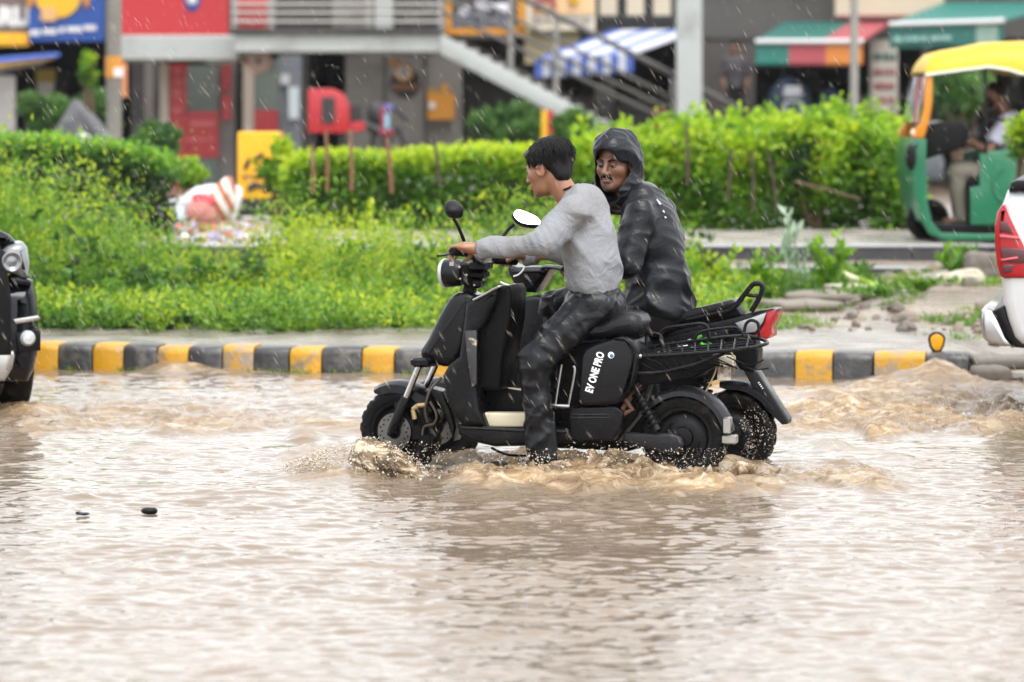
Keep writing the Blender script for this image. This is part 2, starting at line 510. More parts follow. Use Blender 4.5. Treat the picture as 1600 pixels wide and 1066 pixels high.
def water_mat():
    m = bpy.data.materials.new('muddy_water'); m.use_nodes = True
    n, l = m.node_tree.nodes, m.node_tree.links; p = n['Principled BSDF']
    at = n.new('ShaderNodeAttribute'); at.attribute_name = 'foam'
    tc = n.new('ShaderNodeTexCoord')
    nt = n.new('ShaderNodeTexNoise'); nt.inputs['Scale'].default_value = 1.6; nt.inputs['Detail'].default_value = 6
    l.new(tc.outputs['Object'], nt.inputs['Vector'])
    m1 = n.new('ShaderNodeMix'); m1.data_type = 'RGBA'
    m1.inputs['A'].default_value = (.150, .112, .076, 1); m1.inputs['B'].default_value = (.21, .163, .118, 1); l.new(nt.outputs[0], m1.inputs['Factor'])
    m2 = n.new('ShaderNodeMix'); m2.data_type = 'RGBA'; 
    n9 = n.new('ShaderNodeTexNoise'); n9.inputs['Scale'].default_value = 7; n9.inputs['Detail'].default_value = 9; n9.inputs['Roughness'].default_value = .68; n9.inputs['Distortion'].default_value = .8
    mp9 = n.new('ShaderNodeMapping'); mp9.inputs['Scale'].default_value = (.8, 1.5, 1.5); l.new(tc.outputs['Object'], mp9.inputs['Vector']); l.new(mp9.outputs[0], n9.inputs['Vector'])
    r9 = n.new('ShaderNodeValToRGB'); e9 = r9.color_ramp.elements; e9[0].position = .36; e9[0].color = (.155, .095, .045, 1); e9[1].position = .5; e9[1].color = (.30, .20, .105, 1); x9 = e9.new(.62); x9.color = (.50, .40, .27, 1); x8 = e9.new(.72); x8.color = (.62, .54, .42, 1)
    l.new(n9.outputs[0], r9.inputs[0]); l.new(r9.outputs[0], m2.inputs['B'])
    l.new(at.outputs['Fac'], m2.inputs['Factor']); l.new(m1.outputs['Result'], m2.inputs['A']); l.new(m2.outputs['Result'], p.inputs['Base Color'])
    p.inputs['IOR'].default_value = 1.33
    mr = n.new('ShaderNodeMapRange'); mr.inputs['To Min'].default_value = .07; mr.inputs['To Max'].default_value = .3; l.new(at.outputs['Fac'], mr.inputs['Value']); l.new(mr.outputs[0], p.inputs['Roughness'])
    # finest ripples and rain rings
    nb = n.new('ShaderNodeTexNoise'); nb.inputs['Scale'].default_value = 34; nb.inputs['Detail'].default_value = 3; l.new(tc.outputs['Object'], nb.inputs['Vector'])
    b = n.new('ShaderNodeBump'); b.inputs['Strength'].default_value = .12; b.inputs['Distance'].default_value = .01
    l.new(nb.outputs[0], b.inputs['Height'])
    b2 = n.new('ShaderNodeBump'); b2.inputs['Distance'].default_value = .03; l.new(at.outputs['Fac'], b2.inputs['Strength']); l.new(n9.outputs[0], b2.inputs['Height']); l.new(b.outputs[0], b2.inputs['Normal']); l.new(b2.outputs[0], p.inputs['Normal'])
    return m
m_water = water_mat()
mk('flood_water', V, F, m_water, None, True, None, None, None, {'foam': Fo})['kind'] = 'structure'

# ground behind the kerb, one sheet to the horizon
prof = np.array([(23.9, .13), (24.3, .15), (26.4, .16), (28, .17), (30, .18), (31.85, .18), (32.1, .265), (33.15, .275), (33.4, .41), (38, .42), (44, .35), (58, .06), (72, .0), (110, 0), (500, 0)])
gt = np.concatenate((np.arange(23.9, 46, .12), np.array([50, 58, 66, 72, 90, 110, 200, 500])))
gxs = np.concatenate((np.array([-400, -60, -12]), np.arange(-5.2, 5.21, .09), np.array([12, 60, 400])))
TX, TT = np.meshgrid(gxs, gt)
Z = np.interp(TT, prof[:, 0], prof[:, 1])
inn = np.clip((46 - TT) / 4, 0, 1)
def mound(px, T): return .12 * np.clip((px - 1300) / 130, 0, 1) * np.clip((T - 27.2) / 1.2, 0, 1) * np.clip((31.8 - T) / .8, 0, 1)
Z += mound(800 + 6000 * TX / TT, TT)
Z += inn * .05 * (fbm(TX * 2.2, TT * 1.6, 5, 4) - .47) * np.clip((TT - 24.2) / 2.5, .12, 1)
pxs = 800 + 6000 * TX / TT
# right of the kerb's end the bank has washed out towards the water
wash = np.clip((pxs - 1490) / 60, 0, 1) * np.clip((26.2 - TT) / 1.6, 0, 1)
Z -= wash * (.12 + .08 * np.clip((25 - TT), 0, 1))
YY = TT - .165 * np.clip(TX, -12, 12) * np.clip((31.5 - TT) / 5, 0, 1)
V = np.stack((TX, YY, Z), -1).reshape(-1, 3); r, c = TX.shape
ii = np.arange(r * c).reshape(r, c)
F = np.stack((ii[:-1, :-1], ii[:-1, 1:], ii[1:, 1:], ii[1:, :-1]), -1).reshape(-1, 4)
pav = (np.clip((26.5 - TT + 1.3 * (fbm(TX * 1.5, TT * 1.5, 8) - .5)) / .3, 0, 1)).ravel()
lane = (np.clip((TT - 33.0) / .4, 0, 1) * np.clip((60 - TT) / 2, 0, 1)).ravel()
def ground_mat():
    m = bpy.data.materials.new('wet_ground'); m.use_nodes = True
    n, l = m.node_tree.nodes, m.node_tree.links; p = n['Principled BSDF']
    tc = n.new('ShaderNodeTexCoord')
    def noise(s, d=6):
        t = n.new('ShaderNodeTexNoise'); t.inputs['Scale'].default_value = s; t.inputs['Detail'].default_value = d; l.new(tc.outputs['Object'], t.inputs['Vector']); return t.outputs[0]
    def mix(f, a, b):
        x = n.new('ShaderNodeMix'); x.data_type = 'RGBA'
        if f is not None: l.new(f, x.inputs['Factor'])
        for k, v in (('A', a), ('B', b)):
            if isinstance(v, tuple): x.inputs[k].default_value = (*v, 1)
            else: l.new(v, x.inputs[k])
        return x.outputs['Result']
    def rng_(s, a, b):
        t = n.new('ShaderNodeMapRange'); t.inputs['From Min'].default_value = a; t.inputs['From Max'].default_value = b; l.new(s, t.inputs['Value']); return t.outputs[0]
    soil = mix(rng_(noise(1.2), .42, .58), (.12, .082, .05), (.21, .155, .105))
    pave = mix(rng_(noise(2.5), .4, .62), (.24, .21, .175), (.13, .105, .08))
    a1 = n.new('ShaderNodeAttribute'); a1.attribute_name = 'pavement'
    a2 = n.new('ShaderNodeAttribute'); a2.attribute_name = 'lane'
    c = mix(a1.outputs['Fac'], soil, pave)
    c = mix(a2.outputs['Fac'], c, mix(noise(1.0), (.3, .27, .24), (.4, .36, .31)))
    l.new(c, p.inputs['Base Color'])
    l.new(rng_(noise(3), .2, 1.3), p.inputs['Roughness'])
    b = n.new('ShaderNodeBump'); b.inputs['Strength'].default_value = .5; b.inputs['Distance'].default_value = .02
    l.new(noise(25), b.inputs['Height']); l.new(b.outputs[0], p.inputs['Normal'])
    return m
mk('ground', V, F, ground_mat(), None, True, None, None, None, {'pavement': pav, 'lane': lane})['kind'] = 'structure'
def gz(X, Yp):
    """ground height under world (X, Y)"""
    t = Yp
    for _ in range(6): t = Yp + .165 * np.clip(X, -12, 12) * np.clip((31.5 - t) / 5, 0, 1)
    return np.interp(t, prof[:, 0], prof[:, 1]) + mound(800 + 6000 * X / Yp, t)

# painted kerb: rounded blocks, yellow and black by turns, the last ones worn
k_y = mat('kerb_yellow', (.50, .25, .008), .5, var=.25, col2=(.2, .16, .1), c2s=6, c2t=(.52, .66), bump=.5, bs=30)
k_yw = mat('kerb_yellow_worn', (.48, .25, .012), .5, var=.15, col2=(.27, .21, .15), c2s=6, c2t=(.42, .54), bump=.5, bs=30)
k_k = mat('kerb_black', (.035, .034, .034), .38, var=.4, col2=(.16, .145, .125), c2s=5, c2t=(.5, .72), bump=.6, bs=30)
edges = [(-320, 0), (-265, 1), (-215, 0), (-165, 1), (-115, 0), (-62, 1), (-10, 0), (40, 1), (91, 0), (144, 1), (193, 0), (245, 1), (294, 0), (347, 2), (396, 0), (452, 1), (502, 0), (565, 1), (616, 0), (672, 1), (722, 0), (775, 1), (827, 0), (880, 1), (932, 0), (985, 1), (1036, 0), (1088, 1), (1136, 0), (1242, 1), (1301, 0), (1365, 2), (1446, 0), (1514, None)]
mb = MB()
def kx(px):
    k = (px - 800) / 6000
    return k * 23.84 / (1 + .165 * k)
d_ = nrm((1, -.165, 0)); nrm_ = np.array((-d_[1], d_[0], 0))   # along the kerb, away from the camera
kp = [(0, -.3), (0, .115), (.008, .142), (.03, .158), (.06, .163), (.24, .163), (.26, .15), (.26, -.3)]
for (a, m), (b, _) in zip(edges, edges[1:]):
    x0, x1 = kx(a) + .004, kx(b) - .004
    R = []; joff, jz = random.uniform(-.014, .014), random.uniform(-.008, .006)
    for k, t in enumerate((0, .06, .5, .94, 1)):
        x = x0 + (x1 - x0) * t; o = np.array((x, kerbY(x) + joff, jz)); s = .006 if t in (0, 1) else 0
        jit = random.uniform(-.004, .004)
        R.append([o + nrm_ * (q + s * (1 if q < .1 else -1)) + np.array((0, 0, z - s + (jit if z > 0 else 0))) for q, z in kp])
    mb.rings(R, m=m)
mb.build('kerb', [k_k, k_y, k_yw], None, True, 50)['kind'] = 'structure'
# ---------------------------------------------------------------- the two-wheelers
PSI = math.radians(14)
FA = Frame((.790, 17.65, -.07), PI - PSI)      # electric scooter, near
FB = Frame((1.058, 18.40, -.07), PI - PSI)     # black motorbike abreast of it
b_gloss = mat('black_gloss_plastic', (.005, .005, .0065), .14, spec=.26, var=.3, rvar=.1, bump=.22, bs=150, col2=(.035, .026, .017), c2s=7, c2t=(.6, .78))
b_satin = mat('black_satin_plastic', (.005, .005, .006), .26, spec=.18, var=.35, rvar=.14, bump=.3, bs=170, col2=(.035, .026, .017), c2s=6, c2t=(.58, .78))
b_dark = mat('black_frame_paint', (.005, .005, .0055), .4, spec=.1, var=.4, rvar=.1, bump=.2)
b_grey = mat('charcoal_plastic', (.016, .016, .018), .3, spec=.22, var=.25, rvar=.1, bump=.1, bs=80)
b_seat = mat('wet_black_vinyl', (.009, .009, .010), .24, spec=.22, var=.3, bump=.25, bs=140, rvar=.1)
b_tyre = mat('wet_rubber', (.005, .005, .005), .42, spec=.14, var=.4, bump=.3, bs=60, rvar=.15, col2=(.06, .045, .03), c2s=9, c2t=(.55, .75))
b_chrome = mat('chrome', (.48, .48, .49), .18, metal=1, var=.05)
b_steel = mat('dull_steel', (.42, .41, .39), .34, metal=1, var=.2, rvar=.1)
b_white = mat('white_print', (.8, .8, .8), .5, var=.03)
b_cream = mat('cream_plastic', (.62, .56, .40), .4, var=.06, col2=(.3, .22, .14), c2s=5, c2t=(.58, .75))
b_brass = mat('brassy_metal', (.34, .25, .13), .45, metal=.5, var=.2)
b_rust = mat('rusty_frame', (.11, .05, .03), .7, var=.4)
b_red = mat('red_lens', (.34, .006, .010), .14, var=.1, spec=.4, coat=.2)
b_green = mat('green_print', (.05, .36, .02), .5, var=.05)
b_lens = mat('clear_lamp_lens', (.42, .44, .44), .1, var=.05, spec=.8, coat=1)
b_mirror = mat('mirror_glass', (.92, .93, .94), .03, metal=1, var=.01)
b_blue = mat('blue_badge', (.03, .22, .42), .2, metal=.4)

def rotz(a):
    c, s = math.cos(a), math.sin(a); return np.array(((c, -s, 0), (s, c, 0), (0, 0, 1)))

def make_wheel(root, c, r, w, steer=0.0, disc=False, hub='motor'):
    ax = rotz(steer) @ np.array((0, 1.0, 0)); mb = MB()
    mb.lathe([(.02, -w * .45), (.045, -w * .45), (.05, -w * .3), (r * .50, -w * .26), (r * .55, -w * .3), (r * .60, -w * .42), (r * .68, -w * .44), (r * .69, -w * .38), (r * .6, -w * .2), (r * .6, w * .2), (r * .69, w * .38), (r * .68, w * .44), (r * .60, w * .42),
              (r * .55, w * .3), (r * .50, w * .26), (r * .40, w * .3), (r * .37, w * .34), (.05, w * .36), (.045, w * .5), (.02, w * .55)], c, ax, 40)
    wh = mb.build('wheel', b_satin if hub == 'motor' else b_dark, root)
    # tyre with a blocky tread
    n = 160; th = np.arange(n) * 2 * PI / n
    a = nrm(np.cross(ax, (0, 0, 1))); b = np.cross(ax, a)
    prof = [(.655, -.36), (.69, -.45), (.78, -.5), (.88, -.485), (.94, -.43), (.962, -.38), (.985, -.26), (.997, -.12), (1, 0), (.997, .12), (.985, .26), (.962, .38), (.94, .43), (.88, .485), (.78, .5), (.69, .45), (.655, .36)]
    R = []
    for k, (q, s) in enumerate(prof):
        rr = np.full(n, q * r)
        if abs(s) < .45 and q > .93:
            ph = (np.arange(n) + (4 if s > 0 else 0) + int(abs(s) * 9)) % 8
            rr -= np.where(ph < 3, .007, 0)
            if abs(abs(s) - .12) < .01: rr -= .004
        R.append(np.asarray(c) + ax * (s * w) + rr[:, None] * (np.cos(th)[:, None] * a + np.sin(th)[:, None] * b))
    t = MB(); t.rings(R + [R[0]], cap=False); t.build('tyre', b_tyre, wh, True, 30)
    if disc:
        d = MB(); o = np.asarray(c) + ax * w * .62
        d.lathe([(.035, 0), (.086, 0), (.086, .004), (.035, .004)], o, ax, 40)
        for k in range(24):
            t = 2 * PI * k / 24; rr = .074 if k % 2 else .063
            p = o + ax * .0045 + rr * (math.cos(t) * a + math.sin(t) * b)
            d.lathe([(.0045, 0), (.0045, .0012), (.001, .0012)], p, ax, 8, 1)
        d.lathe([(.0, -.01), (.036, -.01), (.034, .006), (.014, .008), (.012, .022), (0, .022)], o, ax, 20, 1)
        d.build('brake_disc', [mat('disc_steel', (.16, .155, .145), .38, metal=1, var=.3), b_dark], wh)
    return wh

def mudguard(root, c, r, w, t0, t1, steer, name, m, skirt=.035, n=22, drop=0):
    ax = rotz(steer) @ np.array((0, 1.0, 0)); fw = rotz(steer) @ np.array((1.0, 0, 0)); R = []
    for t in np.linspace(t0, t1, n):
        d = math.cos(t) * fw + math.sin(t) * np.array((0, 0, 1.0))
        e = min(1, min(t - t0, t1 - t) / .25 + .45)
        sec = []
        for s, q in ((-1, -skirt * e), (-.96, -.008), (-.6, .008), (0, .014), (.6, .008), (.96, -.008), (1, -skirt * e), (.93, -skirt * e), (.88, -.014), (0, .006), (-.88, -.014), (-.93, -skirt * e)):
            sec.append(np.asarray(c) + d * (r + q) + ax * (s * w * (.75 + .25 * e)))
        R.append(sec)
    mb = MB(); mb.rings(R); return mb.build(name, m, root)

def prism_part(fr, root, name, out, v0, v1, b, m, off=None, ref=None):
    O = [fr.P(x, y, v0 if ref is None else ref)[[0, 2]] for x, y in out]
    mb = MB(); mb.prism(O, v0, v1, b, steps=4); return mb.build(name, m, root, ang=35)

# ------------- electric scooter
P = FA.P
sc = thing('electric_scooter', 'black electric scooter with white lettering on its battery box, under the man in grey', 'scooter', FA.o, FA.a)
RW = P(1066, 684, .055); RW[1] = 0
ST = math.radians(-11)
fx_ = P(622, 680, .055); FWc = np.array((fx_[0], 0, RW[2]))
make_wheel(sc, RW, .205, .112)
make_wheel(sc, FWc, .203, .112, ST, True, 'x')
mudguard(sc, RW, .222, .075, math.radians(38), math.radians(180 - 8), 0, 'rear_mudguard', b_grey, .03)
mudguard(sc, FWc, .226, .072, math.radians(58), math.radians(152), ST, 'front_mudguard', b_gloss, .045)
# rear mudguard bracket
mb = MB(); 
for x0, y0, x1, y1 in ((1130, 652, 1141, 678), (1128, 680, 1150, 694)):
    A, B = P(x0, y1, .06), P(x1, y0, .06); mb.box((min(A[0], B[0]), .0, min(A[2], B[2])), (max(A[0], B[0]), .075, max(A[2], B[2])), .006)
mb.build('mudguard_bracket', b_steel, sc)
# rear inner guard between front wheel and floor
prism_part(FA, sc, 'wheel_guard', [(668, 606), (690, 612), (704, 640), (712, 668), (708, 690), (700, 664), (688, 636), (672, 618)], .07, -.07, .012, b_satin)
# fork
def steerpt(p, v): return FWc + rotz(ST) @ np.array((p[0] - FWc[0], v, p[2] - FWc[2]))
top = P(664, 570, .09); bot = P(648, 622, .09); hubp = np.array((FWc[0] + .005, 0, FWc[2]))
def onfork(t, v):       # 0 hub, 1 crown
    d = np.array((top[0], 0, top[2])); q = hubp + (d - hubp) * t; return FWc + rotz(ST) @ np.array((q[0] - FWc[0], v, q[2] - FWc[2]))
fk = MB()
for v in (.088, -.088):
    fk.tube([onfork(.42, v), onfork(1.0, v)], .0155, 14, 0)
    fk.tube([onfork(-.06, v), onfork(.05, v), onfork(.5, v), onfork(.52, v)], [.018, .024, .024, .02], 12, 1)
fk.build('fork', [b_chrome, b_satin], sc)
mb = MB(); cr = onfork(1.04, 0)
mb.box((-.045, -.115, -.022), (.045, .115, .022), .012, R=rotz(ST)); mb.V[-1] += cr; mb.build('fork_crown', b_satin, sc)
mb = MB()
p0 = onfork(.40, .115)
for a, b in (((648, 655), (645, 640)), ((645, 640), (652, 634)), ((652, 634), (664, 633))):
    mb.tube([P(*a, .13), P(*b, .13)], .011, 8)
mb.build('brake_bracket', b_brass, sc)
mb = MB(); q = P(664, 690, .11); mb.box(q - (.035, .012, .03), q + (.03, .02, .035), .01)
q = P(652, 672, .115); mb.box(q - (.02, .012, .05), q + (.02, .012, .03), .008)
mb.build('brake_caliper', b_dark, sc)
mb = MB(); mb.tube(smooth_path([P(672, 628, .1), P(682, 648, .12), P(678, 662, .12), P(662, 668, .12), P(660, 690, .12), P(664, 706, .11)], 5), .006, 6)
mb.tube(smooth_path([P(690, 590, .06), P(672, 610, .1), P(664, 640, .11), P(668, 660, .1)], 5), .007, 6)
mb.build('brake_hose', mat('muddy_hose', (.045, .034, .022), .5), sc)
mb = MB()   # stay plate on mudguard
O = [P(x, y, .095)[[0, 2]] for x, y in ((616, 632), (634, 615), (640, 622), (634, 640), (626, 655), (618, 650))]
mb.prism(O, .085, .097, .003); mb.build('mudguard_stay', b_satin, sc)

# front cover, leg shield, glove box
def cover_half(out, v, b): pass
prism_part(FA, sc, 'front_cover', [(730, 456), (712, 458), (699, 467), (684, 492), (666, 530), (655, 547), (654, 556), (664, 567), (690, 574), (716, 574), (730, 540), (742, 480), (742, 462)], .10, -.10, .048, b_gloss)
prism_part(FA, sc, 'leg_shield', [(727, 474), (741, 467), (772, 450), (779, 449), (776, 470), (755, 512), (745, 520), (745, 600), (750, 640), (760, 666), (722, 667), (704, 643), (694, 614), (690, 588), (700, 570), (716, 558)], .205, -.205, .03, b_satin)
prism_part(FA, sc, 'glove_box', [(750, 476), (776, 449), (793, 447), (798, 456), (796, 500), (786, 560), (782, 610), (746, 610), (744, 540)], .15, -.17, .02, b_dark)
mb = MB(); mb.tube(smooth_path([P(739, 469, .205), P(757, 460, .205), P(778, 448.5, .205), P(792, 447, .15)], 5), .0055, 8); mb.build('silver_trim', b_steel, sc)
mb = MB(); O = [P(x, y, .212)[[0, 2]] for x, y in ((726, 517), (745, 516), (745, 600), (737, 606), (730, 560))]
mb.prism(O, .2, .216, .006); mb.build('edge_guard', mat('scuffed_edge', (.03, .03, .032), .4, col2=(.42, .34, .25), c2s=14, c2t=(.57, .62)), sc)
prism_part(FA, sc, 'floorboard', [(714, 662), (760, 668), (884, 671), (890, 690), (850, 697), (770, 698), (735, 690), (716, 680)], .175, -.175, .018, b_satin)
mb = MB(); mb.tube([P(722, 668, .18), P(818, 673, .18), P(885, 675, .18)], .008, 8); mb.build('floor_trim', b_grey, sc)
prism_part(FA, sc, 'floor_bolster', [(741, 629), (757, 645), (860, 646), (860, 668), (756, 668), (748, 660)], .15, .06, .012, b_cream)
prism_part(FA, sc, 'floor_tub', [(746, 603), (790, 607), (850, 616), (868, 640), (860, 668), (752, 664)], .02, -.15, .01, b_dark)
mb = MB(); mb.tube([P(747, 599, .0), P(760, 603, .0), P(790, 607.5, .0), P(850, 614, .0)], .008, 8); mb.build('tub_trim', b_cream, sc)
# battery box with its lettering
bx = prism_part(FA, sc, 'battery_box', [(906, 556), (914, 544), (930, 537), (964, 527), (978, 526), (990, 532), (998, 546), (997, 576), (990, 602), (978, 622), (964, 633), (912, 636), (900, 630)], .175, -.175, .022, b_gloss)
up = nrm(P(940, 550, .176) - P(921, 612, .176)); rt = nrm(np.array((-1.0, 0, 0)) - up * up[0] * -1)
mb = MB(); text_on(mb, 'EV ONE PRO', P(930, 582, .1765), up, np.cross((0, 1, 0), up), .050, xs=.68, bold=.0018, depth=.0015)
mb.build('lettering', b_white, bx, smooth=False)
mb = MB(); mb.lathe([(0, 0), (.014, 0), (.015, .003), (.0, .004)], P(955, 555, .174), (0, 1, 0), 20, 0); mb.lathe([(0, .004), (.009, .004), (.0, .006)], P(956, 556, .174), (0, 1, 0), 16, 1)
mb.build('round_badge', [b_white, b_blue], bx)
prism_part(FA, sc, 'box_rib', [(958, 529), (972, 526), (990, 536), (996, 548), (994, 576), (988, 600), (976, 620), (968, 628), (982, 600), (986, 572), (986, 548), (976, 534)], .188, .16, .009, b_satin)
prism_part(FA, sc, 'lower_box', [(890, 637), (962, 635), (974, 644), (970, 668), (958, 689), (900, 691), (888, 684)], .16, -.16, .012, b_satin)
mb = MB()
for y in (648, 653): mb.tube([P(894, y, .161), P(952, y, .161)], .0035, 6)
mb.build('box_groove', b_grey, sc)
prism_part(FA, sc, 'rear_frame', [(866, 540), (990, 530), (1004, 556), (1112, 552), (1124, 570), (1080, 592), (1012, 602), (996, 650), (962, 692), (880, 692)], .075, -.075, .01, b_dark)
mb = MB()
mb.tube([P(975, 622, .12), P(988, 640, .12), P(972, 648, .12)], .014, 8); mb.tube([P(968, 646, .12), P(1000, 600, .1)], .012, 8)
mb.build('rusty_mount', b_rust, sc)
# seat
O = np.array([P(x, y, .13) for x, y in ((846, 524), (868, 508), (905, 502), (940, 498), (962, 489), (984, 487), (998, 494), (1003, 506), (1001, 519), (992, 527), (950, 531), (880, 533), (850, 530))])[:, [0, 2]]
mb = MB(); mb.prism(O, .14, -.14, .06, steps=6); mb.build('seat', b_seat, sc, ang=60)
# swing arm, shock, foot guard
prism_part(FA, sc, 'swing_arm', [(974, 676), (1052, 678), (1064, 684), (1068, 695), (1062, 708), (1048, 712), (985, 696), (972, 688)], .115, .065, .014, b_grey)
mb = MB(); a0, a1 = P(987, 597, .12), P(1027, 672, .12)
mb.tube([a0, a0 + (a1 - a0) * .3, a0 + (a1 - a0) * .31, a1], [.009, .009, .017, .017], 10, 0)
t = np.linspace(0, 1, 150); ax = nrm(a1 - a0); e1 = nrm(np.cross(ax, (0, 1, 0))); e2 = np.cross(ax, e1)
hel = a0 + (a1 - a0) * (.06 + .84 * t)[:, None] + .027 * (np.cos(t * 2 * PI * 9)[:, None] * e1 + np.sin(t * 2 * PI * 9)[:, None] * e2)
mb.tube(hel, .0055, 6, 1); mb.ell(a0, (.02, .02, .02), 12, 8, 2)
mb.build('shock_absorber', [b_grey, b_dark, b_brass], sc)
mb = MB()
mb.tube(smooth_path([P(878, 570, .2), P(876, 580, .2), P(868, 632, .2), P(870, 636, .2), P(886, 636, .2), P(889, 630, .2), P(898, 582, .2), P(896, 572, .2)], 4), .0055, 8)
mb.tube([P(862, 634, .2), P(890, 635, .2)], .009, 8)
mb.build('foot_guard', b_steel, sc)
# rack of black tubes
mb = MB(); K = .0085
def tb(pts, v, r=K, n=4):
    mb.tube(smooth_path([P(x, y, (v if not isinstance(v, (list, tuple)) else v[i])) for i, (x, y) in enumerate(pts)], n), r, 8)
tb([(1002, 557), (1060, 554), (1139, 548), (1170, 544)], .15)
tb([(998, 545), (1060, 536), (1157, 525), (1192, 531)], -.13)
tb([(993, 583), (1030, 582), (1060, 576), (1091, 568), (1140, 549)], .13)
tb([(1170, 544), (1196, 538), (1198, 534), (1190, 530)], [.15, .09, -.06, -.13])
tb([(1033, 541), (1033, 522), (1042, 513), (1068, 509), (1094, 506), (1105, 511), (1109, 531)], -.12, .008)
tb([(1086, 534), (1089, 523), (1103, 517), (1130, 513), (1150, 512), (1159, 519), (1163, 527)], .0, .007)
tb([(1162, 528), (1165, 508), (1172, 501), (1180, 502), (1185, 508), (1186, 530)], -.1, .0075)
tb([(1010, 546), (1010, 526), (1016, 521), (1028, 522), (1034, 528), (1036, 543)], .0, .007)
for t in np.linspace(0, 1, 9):
    a = P(1006 + t * 160, 556.5 - t * 12, .15); b = P(1002 + t * 168, 544.5 - t * 19, -.13); mb.tube([a, b], .005, 6)
for s in (.08, .0, -.06): mb.tube([P(1003, 557 - (.15 - s) * 45, s), P(1178, 545 - (.15 - s) * 55, s)], .0045, 6)
for x, y in ((1000, 557), (992, 583)): mb.ell(P(x, y, .155), (.011, .011, .011), 10, 6, 1)
mb.build('luggage_rack', [b_satin, b_steel], sc)
mb = MB(); mb.box(P(1148, 574, .02) - (0, .03, 0), P(1124, 555, .02) + (0, .03, 0), .006, 0); o = bx_ = mb.build('tail_lamp', [mat('lamp_chrome', (.6, .55, .46), .25, metal=.7, var=.2)], sc)
mb = MB(); mb.box(P(1141, 595, .02) - (0, .02, 0), P(1121, 573, .02) + (0, .004, 0), .002); mb.build('number_tag', mat('grubby_tag', (.55, .5, .43), .5, col2=(.2, .16, .12), c2s=30), sc)
mb = MB(); mb.tube(smooth_path([P(1118, 560, .04), P(1118, 580, .04), P(1103, 612, .05)], 4), .004, 6); mb.tube(smooth_path([P(1140, 548, .04), P(1147, 560, .04), P(1146, 585, .0)], 4), .004, 6); mb.build('lamp_wire', b_brass, sc)
rs = np.random.default_rng(5)
mb = MB()
for k in range(12):
    x0 = 995 + 14 * k; y0 = 560 + rs.uniform(-4, 6)
    mb.tube(smooth_path([P(x0, y0, .1), P(x0 + rs.uniform(10, 40), y0 + rs.uniform(8, 24), .11), P(x0 + rs.uniform(30, 60), y0 + rs.uniform(-2, 16), .1)], 4), .0035, 5)
mb.build('wire_tangle', b_dark, sc); mb = MB()
mb.tube(smooth_path([P(768, 700, .05), P(790, 710, .08), P(812, 712, .08), P(840, 712, .05)], 5), .006, 6)
mb.build('cable', b_dark, sc)
# handlebar, lamp, mirrors
LG0, LG1 = P(690, 397, .36), P(738, 402, .24)
HC = P(752, 408, .05); RG1 = P(772, 407, -.2); RG0 = P(806, 409, -.33)
mb = MB()
mb.tube([P(729, 466, 0), P(740, 425, 0)], .028, 12, 0)
mb.tube(smooth_path([LG1, P(748, 410, .12), HC, P(764, 407, -.08), RG1, RG0], 5), .012, 10, 0)
mb.build('handlebar', [b_satin], sc)
for a, b in ((P(733, 396, .25), P(706, 393, .36)), (RG1, RG0)):
    mb = MB(); t = np.linspace(0, 1, 25); mb.tube(a + (b - a) * t[:, None], .0165 + .0022 * (np.arange(25) % 2), 12); mb.build('grip', b_dark, sc)
mb = MB(); mb.tube(smooth_path([P(733, 391, .27), P(715, 392, .32), P(698, 398, .37), P(684, 400, .41)], 5), [*np.linspace(.010, .007, 15), .010], 8, flat=.7); mb.build('brake_lever', b_gloss, sc)
mb = MB(); mb.tube(smooth_path([P(762, 405, -.1), P(778, 402, -.2), P(800, 406, -.32)], 5), .007, 8); mb.build('brake_lever', b_gloss, sc)
hc = P(698, 427, .0); fwd = rotz(ST) @ np.array((1.0, 0, -.05))
mb = MB()
mb.lathe([(0, -.09), (.05, -.088), (.062, -.07), (.066, -.03), (.068, .002), (.066, .006)], hc, fwd, 28, 0)
hl = mb.build('headlight', b_gloss, sc)
mb = MB(); mb.lathe([(.068, -.001), (.0695, .004), (.067, .012), (.060, .020), (.04, .030), (0, .034)], hc, fwd, 28); mb.build('lamp_lens', b_lens, hl)
mb = MB()
for (x0, y0, x1, y1, v0, v1, m) in ((719, 411, 733, 446, -.07, .075, 0), (732, 408, 757, 424, -.08, .09, 1), (733, 424, 755, 436, -.06, .07, 0), (737, 436, 750, 451, -.03, .06, 1), (726, 446, 740, 462, -.03, .035, 0)):
    A, B = P(x1, y1, v1), P(x0, y0, v1); mb.box((A[0], v0, A[2]), (B[0], v1, B[2]), .01, m)
for x, y in ((718, 418), (719, 436), (729, 430), (741, 446)): mb.ell(P(x, y, .078), (.006,) * 3, 8, 6, 2)
mb.box(P(709, 416, .067) - (0, .002, 0), P(702, 409, .067), .002, 2)
mb.build('lamp_bracket', [b_dark, b_satin, b_steel], sc)
mb = MB(); mb.box(P(753, 408, .1) - (0, .1, 0), P(736, 399, .1), .008); mb.build('gauge', b_grey, sc)
def mirror(root, fr, out, v, stem, n, hm, gm, depth):
    O = np.array([fr.P(x, y, v) for x, y in out]); c = O.mean(0); n = nrm(n)
    mb = MB(); mb.tube(smooth_path(stem, 4), .0085, 8); st = mb.build('mirror', b_satin, root)
    # flatten the outline on the glass plane, then dome the housing behind it
    sm = smooth_path(O, 4, True); q = sm - ((sm - c) @ n)[:, None] * n
    R = []
    for t, s in ((-.004, .9), (.0, 1.0), (.012, 1.03), (.03, .98), (.05, .78), (.06, .45), (.063, .1)):
        R.append(c + (q - c) * s - n * t * depth)
    mb = MB(); mb.rings(R); mb.build('mirror_housing', hm, st)
    mb = MB(); mb.rings([c + (q - c) * .93 + n * .0045, c + (q - c) * .9 + n * .0055]); mb.build('mirror_glass', gm, st, smooth=False)
